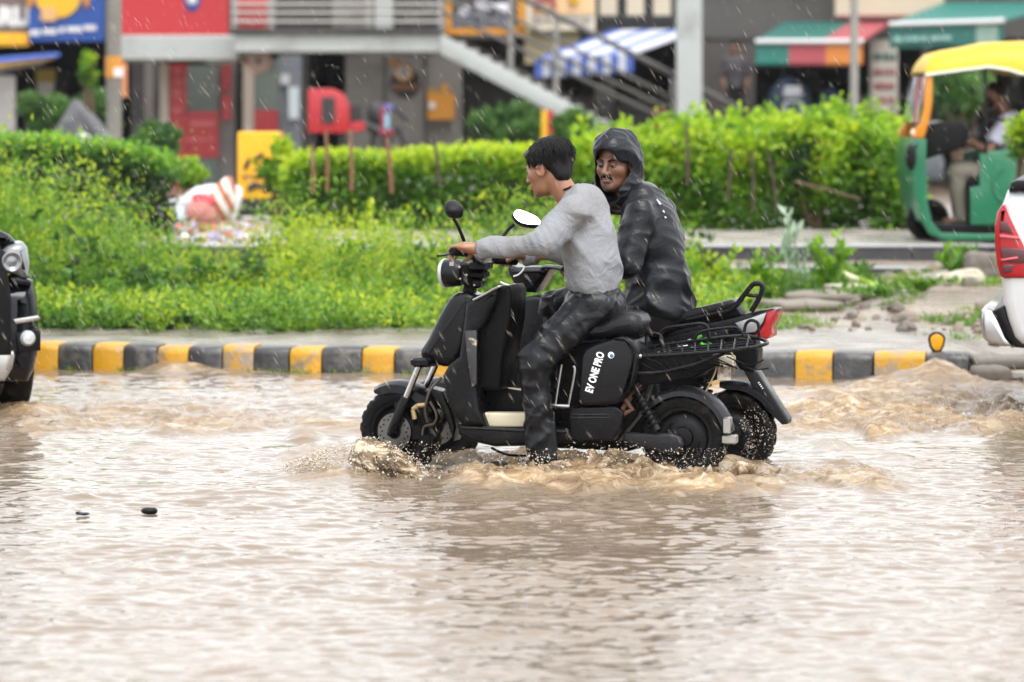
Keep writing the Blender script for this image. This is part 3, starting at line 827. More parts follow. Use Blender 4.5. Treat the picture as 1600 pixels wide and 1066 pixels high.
mirror(sc, FA, [(703, 318), (706, 313), (716, 316), (727, 322), (730, 329), (725, 338), (716, 341), (706, 337)], .36, [P(729, 392, .26), P(724, 374, .29), P(714, 350, .34), P(708, 341, .355)], (-.6, -.78, .1), b_satin, b_mirror, 1.1)
mirror(sc, FA, [(799, 342), (803, 331), (811, 326), (828, 329), (842, 335), (848, 345), (842, 352), (824, 356), (808, 354)], -.30, [P(768, 404, -.2), P(776, 385, -.25), P(793, 360, -.29), P(804, 350, -.297)], (-.42, .86, .62), b_satin, b_mirror, .8)

# ------------- motorbike
P = FB.P
bk = thing('motorbike', 'black motorbike with red tail light and grab rail, under the man in the raincoat', 'motorbike', FB.o, FB.a)
RB = P(1144, 677, .05); RB[1] = 0
make_wheel(bk, RB, .207, .115)
FB_ = P(684, 680, .05); FB_[1] = 0; FB_[2] = RB[2]
make_wheel(bk, FB_, .205, .1, 0, True, 'x')
mudguard(bk, RB, .24, .075, math.radians(75), math.radians(150), 0, 'rear_mudguard', b_satin, .03)
mudguard(bk, FB_, .225, .07, math.radians(40), math.radians(150), 0, 'front_mudguard', b_gloss, .04)
mb = MB()
for v in (.08, -.08): mb.tube([FB_ + (0, v, 0), P(752, 560, v), P(786, 455, v)], [.022, .022, .017], 10)
mb.build('fork', b_satin, bk)
prism_part(FB, bk, 'headlamp_cowl', [(792, 412), (806, 418), (852, 417), (858, 421), (846, 440), (834, 458), (815, 457), (802, 446), (793, 428)], .11, -.11, .03, b_gloss)
mb = MB()
for s in (1, -1): mb.tube(smooth_path([P(838, 428, 0), P(850, 418, s * .12), P(868, 418, s * .27), P(880, 421, s * .35)], 5), .012, 8)
mb.build('handlebar', b_satin, bk)
prism_part(FB, bk, 'front_fairing', [(803, 468), (832, 462), (856, 466), (866, 520), (862, 640), (800, 648), (786, 630), (788, 590), (796, 520)], .16, -.16, .025, b_grey)
prism_part(FB, bk, 'engine', [(838, 620), (900, 590), (1000, 575), (1030, 600), (1040, 690), (980, 706), (850, 700)], .12, -.12, .02, b_dark)
prism_part(FB, bk, 'fuel_tank', [(850, 468), (880, 452), (930, 458), (985, 500), (1000, 530), (930, 540), (870, 530)], .13, -.13, .05, b_gloss)
prism_part(FB, bk, 'tail_frame', [(980, 535), (1060, 545), (1130, 540), (1150, 560), (1130, 590), (1100, 600), (1050, 640), (1000, 660), (960, 600)], .06, -.06, .01, b_dark)
O = np.array([P(x, y, .12) for x, y in ((985, 516), (1010, 509), (1045, 497), (1085, 482), (1118, 474), (1143, 468), (1150, 472), (1146, 480), (1128, 488), (1085, 498), (1040, 512), (1000, 526))])[:, [0, 2]]
mb = MB(); mb.prism(O, .125, -.125, .018, steps=4); mb.build('seat', b_seat, bk, ang=60)
prism_part(FB, bk, 'seat_base', [(1000, 520), (1045, 506), (1090, 492), (1132, 482), (1150, 480), (1158, 492), (1120, 502), (1050, 522), (1005, 534)], .085, -.085, .01, b_dark)
tf = prism_part(FB, bk, 'tail_fairing', [(990, 530), (1040, 517), (1092, 505), (1150, 493), (1205, 482), (1215, 484), (1208, 500), (1196, 518), (1176, 531), (1140, 524), (1060, 538), (1000, 548)], .095, -.095, .02, b_gloss)
prism_part(FB, bk, 'side_panel', [(1002, 536), (1060, 521), (1112, 511), (1140, 515), (1128, 540), (1080, 552), (1010, 560)], .112, -.112, .012, b_satin)
mb = MB(); O = [P(x, y, .1)[[0, 2]] for x, y in ((1148, 505), (1172, 497), (1198, 488), (1192, 504), (1180, 519), (1165, 521), (1156, 514))]
mb.prism(O, .1, -.1, .006); mb.build('silver_panel', mat('silver_paint', (.42, .42, .43), .3, metal=.5), bk)
mb = MB(); O = [P(x, y, .1)[[0, 2]] for x, y in ((1197, 488), (1214, 483), (1210, 500), (1202, 512), (1203, 527), (1196, 531), (1178, 530), (1180, 522), (1188, 515), (1194, 504))]
mb.prism(O, .103, -.103, .012); mb.build('tail_light', b_red, bk)
mb = MB(); mb.box(P(1181, 560, .07) - (0, .03, 0), P(1174, 549, .07), .003); mb.build('reflector', b_red, bk)
mb = MB()
for s in (1, -1):
    v = s * .115
    mb.tube(smooth_path([P(1072, 500 if s > 0 else 498, v), P(1110, 492, v), P(1134, 487, v), P(1148, 479, v), P(1162, 462, v), P(1175, 446, v), P(1182, 443, v), P(1190, 445, v), P(1191, 453, v), P(1186, 466, v), P(1174, 487, v)], 4), .0125, 10)
for x, y in ((1168, 460), (1186, 463), (1182, 444)): mb.tube([P(x, y, .115), P(x, y, -.115)], .011, 8)
mb.tube([P(1168, 461, .115), P(1188, 463, .115)], .009, 8)
mb.build('grab_rail', b_satin, bk)
prism_part(FB, bk, 'under_tail', [(1130, 528), (1178, 532), (1184, 548), (1183, 568), (1176, 582), (1156, 578), (1144, 560)], .075, -.075, .012, b_dark)
mf = prism_part(FB, bk, 'mud_flap', [(1156, 570), (1170, 572), (1184, 582), (1231, 656), (1230, 663), (1222, 664), (1196, 640), (1174, 602)], .06, -.06, .008, b_grey)
mb = MB()
for k in range(4): mb.tube([P(1184.6 + k * 2.0, 598.6 + k * 2.9, .0612), P(1186.6 + k * 2.0, 597.6 + k * 2.9, .0612)], .0032, 6)
mb.build('white_print', b_white, mf)
sp = MB()
sp.tube(smooth_path([P(x, y, .1115) for x, y in ((1097, 525), (1091.5, 527), (1091.5, 530.5), (1096, 531.5), (1104, 529))], 4), .0075, 8); sp.tube(smooth_path([P(x, y, .1115) for x, y in ((1095, 536), (1098, 539), (1104, 540), (1109, 538.5), (1110.5, 536))], 4), .009, 8)
sp.build('green_mark', b_green, bk)
sp = MB()
for O in ([(1027, 549), (1030, 547.5), (1031, 550), (1028, 551)], [(1035.5, 545), (1039.5, 544.5), (1041, 549), (1037, 549.5)], [(1043, 547.5), (1047, 545.8), (1051, 547.6), (1047, 549)], [(1060, 541), (1064, 540.5), (1074, 538.8), (1075, 540.5), (1068, 544), (1062, 543.5)], [(1079, 541), (1084, 541), (1083, 545), (1079.5, 545.5)], [(1049.5, 535.5), (1052, 533.8), (1054, 536.8), (1050, 537.2)], [(1074, 531), (1079, 529.8), (1081, 533), (1075.5, 533.8)]): poly_ = [P(x, y, .112)[[0, 2]] for x, y in O]; sp.prism(poly_, .11, .1135, .0006)
sp.build('white_mark', b_white, bk)
mb = MB(); a0, a1 = P(1092, 560, .1), P(1108, 628, .1)
t = np.linspace(0, 1, 110); ax = nrm(a1 - a0); e1 = nrm(np.cross(ax, (0, 1, 0))); e2 = np.cross(ax, e1)
mb.tube(a0 + (a1 - a0) * t[:, None] + .026 * (np.cos(t * 2 * PI * 7)[:, None] * e1 + np.sin(t * 2 * PI * 7)[:, None] * e2), .006, 6); mb.tube([a0, a1], .012, 8)
mb.build('shock_absorber', b_dark, bk)
mb = MB(); mb.tube(smooth_path([P(818, 404, .15), P(819, 418, .15), P(812, 428, .14), P(803, 432, .12)], 5), .004, 6); mb.build('cable', b_white, bk); mb = MB(); mb.tube(smooth_path([P(782, 441, .1), P(795, 446, .1), P(806, 444, .1)], 5), .005, 6); mb.build('cable', b_white, bk)
# ---------------------------------------------------------------- people
skin = mat('brown_skin', (.27, .125, .068), .42, var=.12, vs=14, bump=.12, bs=160, rvar=.08)
skin_d = mat('brown_skin_darker', (.155, .068, .037), .42, var=.12, vs=14, bump=.12, bs=160, rvar=.08)
hair_m = mat('black_hair', (.005, .0045, .0042), .38, spec=.2, var=.5, vs=30, bump=.6, bs=260)
eye_m = mat('eye_white', (.20, .18, .165), .25, var=.02)
iris_m = mat('dark_iris', (.015, .01, .008), .1)
lip_m = mat('lips', (.22, .085, .065), .4)

def cloth_mat(name, col, rough, col2=None, crinkle=.5, fine=.15, t=(.45, .7), weave=0):
    m = mat(name, col, rough, spec=.2, var=.12, vs=5, col2=col2, c2s=2.6, c2t=t, rvar=(.1 if weave or col2 else .02))
    n, l = m.node_tree.nodes, m.node_tree.links; p = n['Principled BSDF']
    tc = n.new('ShaderNodeTexCoord')
    a = n.new('ShaderNodeTexNoise'); a.inputs['Scale'].default_value = 12; a.inputs['Detail'].default_value = 2; a.inputs['Distortion'].default_value = 1.2
    l.new(tc.outputs['Object'], a.inputs['Vector'])
    # creases: fold the noise about its mean
    s = n.new('ShaderNodeMath'); s.operation = 'SUBTRACT'; s.inputs[1].default_value = .5; l.new(a.outputs[0], s.inputs[0])
    ab = n.new('ShaderNodeMath'); ab.operation = 'ABSOLUTE'; l.new(s.outputs[0], ab.inputs[0])
    b = n.new('ShaderNodeBump'); b.inputs['Strength'].default_value = crinkle; b.inputs['Distance'].default_value = .05; l.new(ab.outputs[0], b.inputs['Height'])
    c = n.new('ShaderNodeTexNoise'); c.inputs['Scale'].default_value = 70; c.inputs['Detail'].default_value = 3; l.new(tc.outputs['Object'], c.inputs['Vector'])
    b2 = n.new('ShaderNodeBump'); b2.inputs['Strength'].default_value = fine; b2.inputs['Distance'].default_value = .01
    l.new(c.outputs[0], b2.inputs['Height']); l.new(b.outputs[0], b2.inputs['Normal']); last = b2
    if weave:
        w = n.new('ShaderNodeTexWave'); w.inputs['Scale'].default_value = 55; w.inputs['Distortion'].default_value = 2.5; w.inputs['Detail'].default_value = 2
        mp = n.new('ShaderNodeMapping'); mp.inputs['Rotation'].default_value = (0, .6, .3); l.new(tc.outputs['Object'], mp.inputs['Vector']); l.new(mp.outputs[0], w.inputs['Vector'])
        b3 = n.new('ShaderNodeBump'); b3.inputs['Strength'].default_value = weave; b3.inputs['Distance'].default_value = .004
        l.new(w.outputs[1], b3.inputs['Height']); l.new(b2.outputs[0], b3.inputs['Normal']); last = b3
    l.new(last.outputs[0], p.inputs['Normal'])
    return m
c_shirt = cloth_mat('heather_grey_jersey', (.215, .222, .236), .85, (.175, .16, .14), .3, .1, (.5, .75), 0)
c_pants = cloth_mat('wet_black_nylon', (.0075, .008, .0095), .3, None, .16, .08)
c_coat = cloth_mat('wet_slate_raincoat', (.009, .010, .0125), .3, None, .14, .06)

def roty(a):
    c, s = math.cos(a), math.sin(a); return np.array(((c, 0, s), (0, 1, 0), (-s, 0, c)))
def rotx(a):
    c, s = math.cos(a), math.sin(a); return np.array(((1, 0, 0), (0, c, -s), (0, s, c)))

def head_sdf(q):
    """head in its own axes: x to the face, y left, z up"""
    d = elp(q, (-.012, 0, .045), (.098, .077, .088))
    d = smin(d, elp(q, (.026, 0, -.028), (.068, .062, .085)), .03)
    for s in (1, -1):
        d = smin(d, elp(q, (.052, s * .040, -.018), (.032, .026, .026)), .025)
        d = smin(d, cap(q, (.086, s * .010, .024), (.070, s * .05, .022), .012, .010), .016)
    d = smin(d, elp(q, (.036, 0, -.086), (.052, .047, .030)), .03)
    d = smin(d, elp(q, (.078, 0, -.100), (.02, .022, .018)), .02)
    for s in (1, -1):
        d = smax(d, -elp(q, (.100, s * .032, .004), (.016, .018, .012)), .012)
    d = smin(d, cap(q, (.092, 0, .014), (.119, 0, -.030), .008, .0125), .012)
    for s in (1, -1): d = smin(d, elp(q, (.104, s * .013, -.034), (.012, .009, .009)), .008)
    d = smin(d, cap(q, (.098, -.014, -.056), (.098, .014, -.056), .0075), .010)
    d = smin(d, cap(q, (.096, -.012, -.069), (.096, .012, -.069), .0085), .009)
    for s in (1, -1):
        e = elp(q, (-.008, s * .077, -.008), (.024, .008, .031), rotz(s * .3))
        e = smax(e, -elp(q, (-.003, s * .086, -.006), (.013, .008, .018)), .004)
        d = smin(d, e, .006)
    return d

def hand_sdf(q, spread=.021, ext=(1, 1, 0, 0), s=1):
    """hand on a bar: x forward, y along the bar (index side = +y * s), z up, bar axis through the origin"""
    d = elp(q, (-.035, 0, .030), (.052, .042, .0155), roty(-.25))
    for i in range(4):
        y = s * (.033 - i * spread); L = (1.0, 1.08, 1.0, .82)[i]
        K = (.004, y, .040 - abs(i - 1) * .003)
        if ext[i]: A, B, C = (.040 * L, y * 1.03, .032), (.064 * L, y * 1.05, .014), (.082 * L, y * 1.05, .000)
        else: A, B, C = (.036 * L, y * 1.02, .026), (.045 * L, y * 1.0, .002), (.030 * L, y * .98, -.016)
        f = cap(q, (-.035, y * .8, .034), K, .0095, .0095)
        f = smin(f, cap(q, K, A, .0096, .0086), .004); f = smin(f, cap(q, A, B, .0086, .0079), .003); f = smin(f, cap(q, B, C, .0079, .0068), .003)
        d = smin(d, f, .006)
    t = cap(q, (-.060, s * .030, .018), (-.028, s * .050, .000), .015, .0115)
    t = smin(t, cap(q, (-.028, s * .050, .0), (.004, s * .052, -.014), .0112, .0098), .005); t = smin(t, cap(q, (.004, s * .052, -.014), (.026, s * .046, -.016), .0098, .008), .004)
    return smin(d, t, .012)

def cut(q, o, n): return (q - np.asarray(o)) @ nrm(n)      # > 0 beyond the plane

# ---- the man in grey on the scooter
P = FA.P
h1 = P(856, 264, 0); R1 = rotz(math.radians(-20)) @ roty(math.radians(14))
toH1 = lambda X: (X - h1) @ R1 / 1.0
pel, chest, neckb = P(928, 474, 0), P(912, 372, 0), P(893, 306, 0)
SL, SR = P(894, 333, .185), P(922, 334, -.185)
EL, ER = P(842, 380, .315), P(888, 392, -.30)
WL, WR = P(751, 390, .315), P(822, 403, -.335)
HL = np.array((P(712, 400, .30), P(803, 411, -.335)))
KL, AL = P(836, 566, .25), P(844, 708, .255)
KR, AR = P(866, 476, -.255), P(882, 640, -.2)
HPL, HPR = pel + (0.0, .09, -.01), pel + (0, -.09, -.01)
gL = nrm(P(738, 402, .24) - P(690, 397, .36))
def hand_frame(c, y, tilt=0):
    y = nrm(y); x = nrm(np.array((1.0, 0, 0)) - y * y[0]); z = np.cross(x, y)
    return c, np.stack((x, y, z), 1) @ roty(tilt)
hL = hand_frame(P(716, 399, .305), -gL, .12); hR = hand_frame(P(797, 409, -.315), nrm(RG0 - RG1) * -1, .1)

def torso1(X, g=0.0):
    d = elp(X, P(916, 372, 0), (.122 + g, .178 + g, .205), roty(.22))
    d = smin(d, elp(X, P(923, 432, 0), (.125 + g, .162 + g, .16), roty(.05)), .06)
    d = smin(d, cap(X, SL, SR, .072 + g, .072 + g), .05)
    d = smin(d, cap(X, P(905, 318, .06), P(915, 318, -.06), .075 + g), .05)
    return d
def arm1(X, a, b, c, g=0, k=.03):
    return smin(cap(X, a, b, .066 + g, .049 + g), cap(X, b, c, .047 + g, .030 + g), k)
def legs1(X, g=0, ga=0):
    d = elp(X, P(930, 478, 0), (.14 + g, .172 + g, .105 + g))
    for h, k, a in ((HPL, KL, AL), (HPR, KR, AR)):
        l = smin(cap(X, h, k, .088 + g, .066 + g), cap(X, k, a, .062 + g, .046 + g + ga), .03)
        d = smin(d, l, .05)
    return d
def body1(X):
    d = smin(torso1(X, -.035), arm1(X, SL, EL, WL, -.012), .03); d = smin(d, arm1(X, SR, ER, WR, -.012), .03)
    d = smin(d, legs1(X, -.022), .04)
    for a in (AL, AR): d = smin(d, elp(X, a + (.05, 0, -.115), (.11, .045, .035)), .04)
    d = smin(d, cap(X, neckb + (0, 0, -.03), h1 + R1 @ np.array((-.03, 0, -.05)), .060, .057), .03)
    d = smin(d, head_sdf(toH1(X)), .015)
    for (c, M), ex, s in ((hL, (1, 1, 0, 0), -1), (hR, (0, 0, 0, 0), 1)):
        d = smin(d, hand_sdf((X - c) @ M, ext=ex, s=s), .012)
    for w, (c, M) in ((WL, hL), (WR, hR)): d = smin(d, cap(X, w, c + M @ np.array((-.055, 0, .028)), .027, .024), .02)
    return d
base1 = np.array((pel[0], 0, .0))
p1 = thing('person', 'bareheaded man in a wet grey long-sleeved shirt and black rain trousers riding the scooter', 'person', FA.world(base1), FA.a)
allp = np.array([h1, pel, SL, SR, EL, ER, WL, WR, KL, AL, KR, AR, hL[0], hR[0]])
BODY_H = .0048
bodyo = sdf_obj('body', body1, allp.min(0) - (.16, .2, .16), allp.max(0) + (.2, .2, .2), BODY_H, skin, p1, base1, 1)
def shirt1(X):
    d = smin(torso1(X, .006), arm1(X, SL, EL, WL, .010, .04), .035); d = smin(d, arm1(X, SR, ER, WR, .010, .04), .035)
    q = X - chest
    f = nz3((q @ roty(.5)) * (1.6, .8, .5), 15, 3, 5); f2 = nz3((q @ roty(.75)) * (1.7, .8, .38), 20, 4, 5)
    d = d + .011 * f - .013 * np.clip(1 - np.abs(f2) * 1.9, -.4, 1) + .004 - .003 * np.clip(1 - np.abs(nz3((q @ roty(.6)) * (1.3, 1, .6), 46, 6)) * 2, -.4, 1)
    # gathers at the elbow
    e = np.exp(-((X - EL) ** 2).sum(1) / .0045); d = d + .004 * e * np.sin((X - EL) @ nrm(WL - SL) * 190)
    d = smax(d, cut(X, P(910, 455, 0), (.14, .0, -1)), .004)
    d = smax(d, -(np.linalg.norm((X - (neckb + (0.025, 0, .03))) * (1, 1, .8), axis=1) - .070), .006)
    for w, e in ((WL, EL), (WR, ER)):
        near = np.linalg.norm(X - w, axis=1) < .12
        d = np.where(near, smax(d, cut(X, w + nrm(w - e) * .012, w - e), .003), d)
    return d
sdf_obj('shirt', shirt1, allp[[1, 2, 3, 4, 5, 6, 7]].min(0) - .17, allp[[1, 2, 3, 4, 5, 6, 7]].max(0) + .17, .0055, c_shirt, p1, base1, 2)
for w, e in ((WL, EL), (WR, ER)):
    a = nrm(w - e); mb = MB(); mb.lathe([(.036, -.055), (.0405, -.05), (.0395, -.03), (.0395, .004), (.037, .012), (.030, .012), (.030, -.05)], w, a, 26, cap=False); mb.build('cuff', c_shirt, p1, off=base1)
def pants1(X):
    d = legs1(X, .012, .012)
    f = nz3((X @ roty(-.9)) * (.7, .8, 1.3), 14, 11, 6); f2 = nz3((X @ roty(.7)) * (.6, .9, 1.5), 25, 12, 6); f3 = nz3((X @ roty(-.3)) * (.8, .9, 1.4), 48, 13)
    d = d - .011 * np.clip(1 - np.abs(f) * 1.9, -.4, 1) - .010 * np.clip(1 - np.abs(f2) * 2.1, -.4, 1) - .0055 * np.clip(1 - np.abs(f3) * 2.2, -.4, 1) + .010
    d = smax(d, cut(X, P(925, 436, 0), (-.1, 0, 1)), .01)
    d = smax(d, cut(X, (0, 0, .005), (0, 0, -1)), .004)
    # loose hem flap behind the calf
    d = smin(d, sbox(X, P(861, 690, .27), (.03, .022, .1), .012, roty(.06)) + .004 * f, .02)
    return d
q = np.array([pel, KL, AL, KR, AR])
sdf_obj('trousers', pants1, q.min(0) - .2, q.max(0) + .2, .0055, c_pants, p1, base1, 1, .012)
def hair1(X):
    q = toH1(X)
    d = elp(q, (-.016, 0, .052), (.112, .086, .088))
    d = smin(d, elp(q, (.048, .0, .078), (.060, .070, .042)), .03)
    d = smin(d, elp(q, (-.075, 0, -.005), (.04, .07, .075)), .03)
    st = nz3(q * (.35, 1, .5), 150, 21, 9); lk = nz3(q * (.6, 1, .7), 40, 22)
    d = d + .0036 * st + .009 * lk
    line = -.088 + 1.14 * np.clip(q[:, 0] + .052, 0, .16) - .10 * np.clip(np.abs(q[:, 1]) - .05, 0, .03) + .006 * lk
    d = smax(d, (line - q[:, 2]) * .7, .008)
    d = smax(d, -elp(q, (-.006, .085, -.012), (.026, .022, .032)), .006)
    d = smax(d, -elp(q, (-.006, -.085, -.012), (.026, .022, .032)), .006)
    return d
hr = sdf_obj('hair', hair1, h1 - .18, h1 + .18, .0032, hair_m, p1, base1, 0)
mb = MB(); r_ = np.random.default_rng(8)
for k in range(560):     # wet locks combed from the crown over the head, ends loose
    th = r_.uniform(-PI, PI); fr_ = abs(th) < 1.0; L = (r_.uniform(.5, 1.5) if not fr_ else r_.uniform(.7, 1.35)); a0 = r_.uniform(.05, .9); pts = []
    tw_ = r_.normal() * .25
    for u in np.linspace(0, 1, 6):
        ph = a0 + L * u; t2 = th + tw_ * u; lift = 1.0 + .015 * r_.random() + (.13 * u * u * r_.random() ** 2)
        v = np.array((-.030 + .116 * lift * math.sin(ph) * math.cos(t2), .089 * lift * math.sin(ph) * math.sin(t2), .048 + .094 * lift * math.cos(ph)))
        pts.append(v)
    e = pts[-1]; lim = -.092 + 1.10 * min(max(e[0] + .052, 0), .16)
    pts = [v for v in pts if v[2] > -.10 + 1.0 * min(max(v[0] + .052, 0), .15)]
    if len(pts) < 3: continue
    mb.tube(np.array([h1 + R1 @ v for v in smooth_path(pts, 2)]), np.linspace(.0052, .0009, len(pts) * 2 - 1), 5)
o_ = mb.build('hair_locks', hair_m, hr, off=base1); o_['kind'] = 'stuff'
def face_bits(h, R, sc_, root, base, tw=1):
    to = lambda v: h + R @ (np.asarray(v) * sc_)
    for s in (1, -1):
        mb = MB(); mb.ell(to((.0845, s * .0315, .004)), (.0118,) * 3, 16, 10, 0); mb.ell(to((.0945, s * .0315, .004)), (.0050, .0085, .0085), 12, 8, 1, R); mb.build('eye', [eye_m, iris_m], root, off=base)
        mb = MB(); mb.tube(np.array([to(v) for v in smooth_path([(.101, s * .012, .022), (.098, s * .032, .030), (.080, s * .052, .023)], 4)]), [.0035, .0045, .0052, .0054, .005, .0045, .0035, .0025, .001], 8); mb.build('eyebrow', hair_m, root, off=base)
        mb = MB(); mb.tube(np.array([to(v) for v in smooth_path([(.0955, s * .018, .006), (.0975, s * .032, .0105), (.0855, s * .046, .006)], 4)]), np.array([.001, .0025, .0035, .004, .0042, .004, .0035, .0025, .001]), 8); mb.build('eyelid', skin_d, root, off=base)
    mb = MB()
    for z, x, r0 in ((-.0575, .104, .0048), (-.068, .1035, .0058)):
        pt = smooth_path([(x - .016, -.024, z - .002), (x - .003, -.011, z + .001), (x, 0, z), (x - .003, .011, z + .001), (x - .016, .024, z - .002)], 3)
        mb.tube(np.array([to(v) for v in pt]), r0 * np.sin(np.linspace(.25, PI - .25, len(pt))) ** .7, 8)
    mb.build('lips', lip_m, root, off=base)
face_bits(h1, R1, 1.0, p1, base1)
mb = MB(); mb.tube(smooth_path([P(890, 283, -.02), P(895, 287, .0), P(890, 293, .05), P(880, 297, .07)], 4), .0045, 6); mb.build('neck_cord', b_dark, p1, off=base1)

# ---- the man in the hooded raincoat on the motorbike
P = FB.P
h2 = P(962, 259, 0); R2 = rotz(math.radians(75)) @ roty(math.radians(1))
toH2 = lambda X: (X - h2) @ R2 / 1.04
pel2 = P(1030, 484, 0)
SL2, SR2 = P(1000, 336, .185), P(1030, 336, -.185)
EL2, ER2 = P(976, 412, .29), P(1000, 412, -.29)
WL2, WR2 = P(914, 424, .30), P(916, 423, -.32)
KL2, AL2 = P(930, 530, .22), P(955, 650, .17)
KR2, AR2 = P(925, 535, -.22), P(955, 650, -.17)
def torso2(X, g=0):
    d = elp(X, P(1020, 372, 0), (.145 + g, .185 + g, .215), roty(.12))
    d = smin(d, elp(X, P(1030, 440, 0), (.163 + g, .188 + g, .15)), .06)
    d = smin(d, elp(X, P(1024, 484, 0), (.165 + g, .19 + g, .075)), .05)
    d = smin(d, cap(X, SL2, SR2, .076 + g), .05)
    d = smin(d, cap(X, P(1000, 312, .04), P(1010, 312, -.04), .085 + g), .06)
    return d
def body2(X):
    d = torso2(X, -.03)
    for s, e, w in ((SL2, EL2, WL2), (SR2, ER2, WR2)): d = smin(d, smin(cap(X, s, e, .06, .045), cap(X, e, w, .045, .03), .03), .03)
    for s, k, a in ((.1, KL2, AL2), (-.1, KR2, AR2)):
        d = smin(d, smin(cap(X, pel2 + (0, s, -.02), k, .085, .065), cap(X, k, a, .06, .045), .03), .05)
        d = smin(d, elp(X, a + (.07, 0, -.07), (.12, .045, .035)), .03)
    d = smin(d, cap(X, P(995, 320, 0), h2 + R2 @ np.array((-.03, 0, -.06)), .06, .057), .03)
    d = smin(d, head_sdf(toH2(X)) * 1.04, .015)
    for w, s in ((WL2, 1), (WR2, -1)):
        c, M = hand_frame(w + (.07, 0, -.005), (0, 1.0, 0)); d = smin(d, hand_sdf((X - c) @ M, ext=(0, 0, 0, 0), s=-s), .012)
        d = smin(d, cap(X, w, c + M @ np.array((-.055, 0, .028)), .027, .024), .02)
    return d
base2 = np.array((pel2[0], 0, .0))
p2 = thing('person', 'moustached man in a dark hooded raincoat on the motorbike, looking back over his shoulder', 'person', FB.world(base2), FB.a)
allp = np.array([h2, pel2, SL2, SR2, EL2, ER2, WL2, WR2, KL2, AL2, KR2, AR2])
sdf_obj('body', body2, allp.min(0) - (.2, .2, .16), allp.max(0) + (.25, .2, .2), BODY_H, skin_d, p2, base2, 1)
face_bits(h2, R2, 1.04, p2, base2)
def tache(X):
    q = toH2(X); d = 1e3
    for s in (1, -1): d = np.minimum(d, smin(cap(q, (.1065, s * .003, -.045), (.099, s * .019, -.0485), .0078, .0072), cap(q, (.099, s * .019, -.0485), (.084, s * .031, -.062), .0072, .0035), .004))
    return (d + .0012 * nz3(q, 260, 5)) * 1.04
c_ = h2 + R2 @ np.array((.1, 0, -.05)); sdf_obj('moustache', tache, c_ - .05, c_ + .05, .0022, hair_m, p2, base2, 0)
def beard(X):
    q = toH2(X); d = head_sdf(q) - .0022 + .0012 * nz3(q, 200, 6)
    d = smax(d, elp(q, (.075, 0, -.098), (.04, .026, .022)), .004); return d * 1.04
c_ = h2 + R2 @ np.array((.07, 0, -.1)); sdf_obj('beard', beard, c_ - .06, c_ + .06, .0025, mat('stubble', (.06, .032, .022), .6, var=.4, vs=60), p2, base2, 0)
def coat2(X):
    d = torso2(X, .004)
    d = smin(d, elp(X, P(1024, 478, 0), (.178, .203, .10)), .06)
    for s, e, w in ((SL2, EL2, WL2), (SR2, ER2, WR2)):
        d = smin(d, smin(cap(X, s, e, .084, .074), cap(X, e, w, .07, .047), .03), .03)
    q = X - P(1020, 400, 0)
    f = nz3((q @ roty(-.6)) * (.6, .7, 1.2), 12, 31, 6); f2 = nz3((q @ roty(.5)) * (.6, .8, 1.4), 21, 32, 6); f3 = nz3(q * (.8, 1, 1.3), 44, 33)
    d = d - .015 * np.clip(1 - np.abs(f) * 2, -.4, 1) - .011 * np.clip(1 - np.abs(f2) * 2.1, -.4, 1) - .0045 * np.clip(1 - np.abs(f3) * 2.2, -.4, 1) + .010
    # deep crease where sleeve meets the back
    d = smax(d, cut(X, P(1020, 507, 0), (.0, 0, -1)), .01)
    for w, e in ((WL2, EL2), (WR2, ER2)):
        d = np.where(np.linalg.norm(X - w, axis=1) < .13, smax(d, cut(X, w + nrm(w - e) * .01, w - e), .004), d)
    d = smax(d, -elp(X, h2 + R2 @ np.array((.02, 0, -.02)), (.125, .125, .15)), .01)
    return d
co = sdf_obj('raincoat', coat2, allp[:8].min(0) - .2, allp[:8].max(0) + .2, .0058, c_coat, p2, base2, 1, .012)
def hood2(X):
    q = toH2(X)
    d = elp(q, (-.028, 0, .034), (.138, .114, .136))
    d = smin(d, elp(q, (.040, 0, .075), (.074, .084, .074)), .05)
    d = smin(d, elp(q, (-.01, 0, -.09), (.112, .106, .10)), .05)
    d = smin(d, elp(q, (-.06, 0, -.15), (.13, .14, .075)), .05)
    f = nz3(q * (.8, 1, 1), 19, 41, 6); f2 = nz3(q * (1, 1, .6), 36, 42, 6); f3 = nz3(q, 70, 43)
    d = d - .011 * np.clip(1 - np.abs(f) * 2, -.4, 1) - .007 * np.clip(1 - np.abs(f2) * 2.1, -.4, 1) - .003 * np.clip(1 - np.abs(f3) * 2, -.4, 1) + .008
    inn = smin(elp(q, (-.01, 0, .03), (.112, .092, .112)), elp(q, (.03, 0, -.04), (.09, .085, .11)), .03)
    op = np.maximum(elp(q, (.13, .0, -.012), (.14, .067, .094)), .0 - (q[:, 0] - .02))
    d = smax(d, -inn, .004); d = smax(d, -op, .006)
    d = smax(d, -elp(q, (.08, 0, -.125), (.07, .055, .05)), .01)
    return d * 1.04
sdf_obj('hood', hood2, h2 - .27, h2 + .24, .0042, c_coat, p2, base2, 1, .01)
def pants2(X):
    d = elp(X, pel2, (.15, .18, .1))
    for s, k, a in ((.1, KL2, AL2), (-.1, KR2, AR2)): d = smin(d, smin(cap(X, pel2 + (0, s, -.02), k, .1, .08), cap(X, k, a, .075, .06), .03), .05)
    return d - .008 * (1 - np.abs(nz3(X, 18, 51)) * 1.8) + .004
q = np.array([pel2, KL2, AL2, KR2, AR2]); sdf_obj('trousers', pants2, q.min(0) - .2, q.max(0) + .2, .008, c_pants, p2, base2, 1, .01)
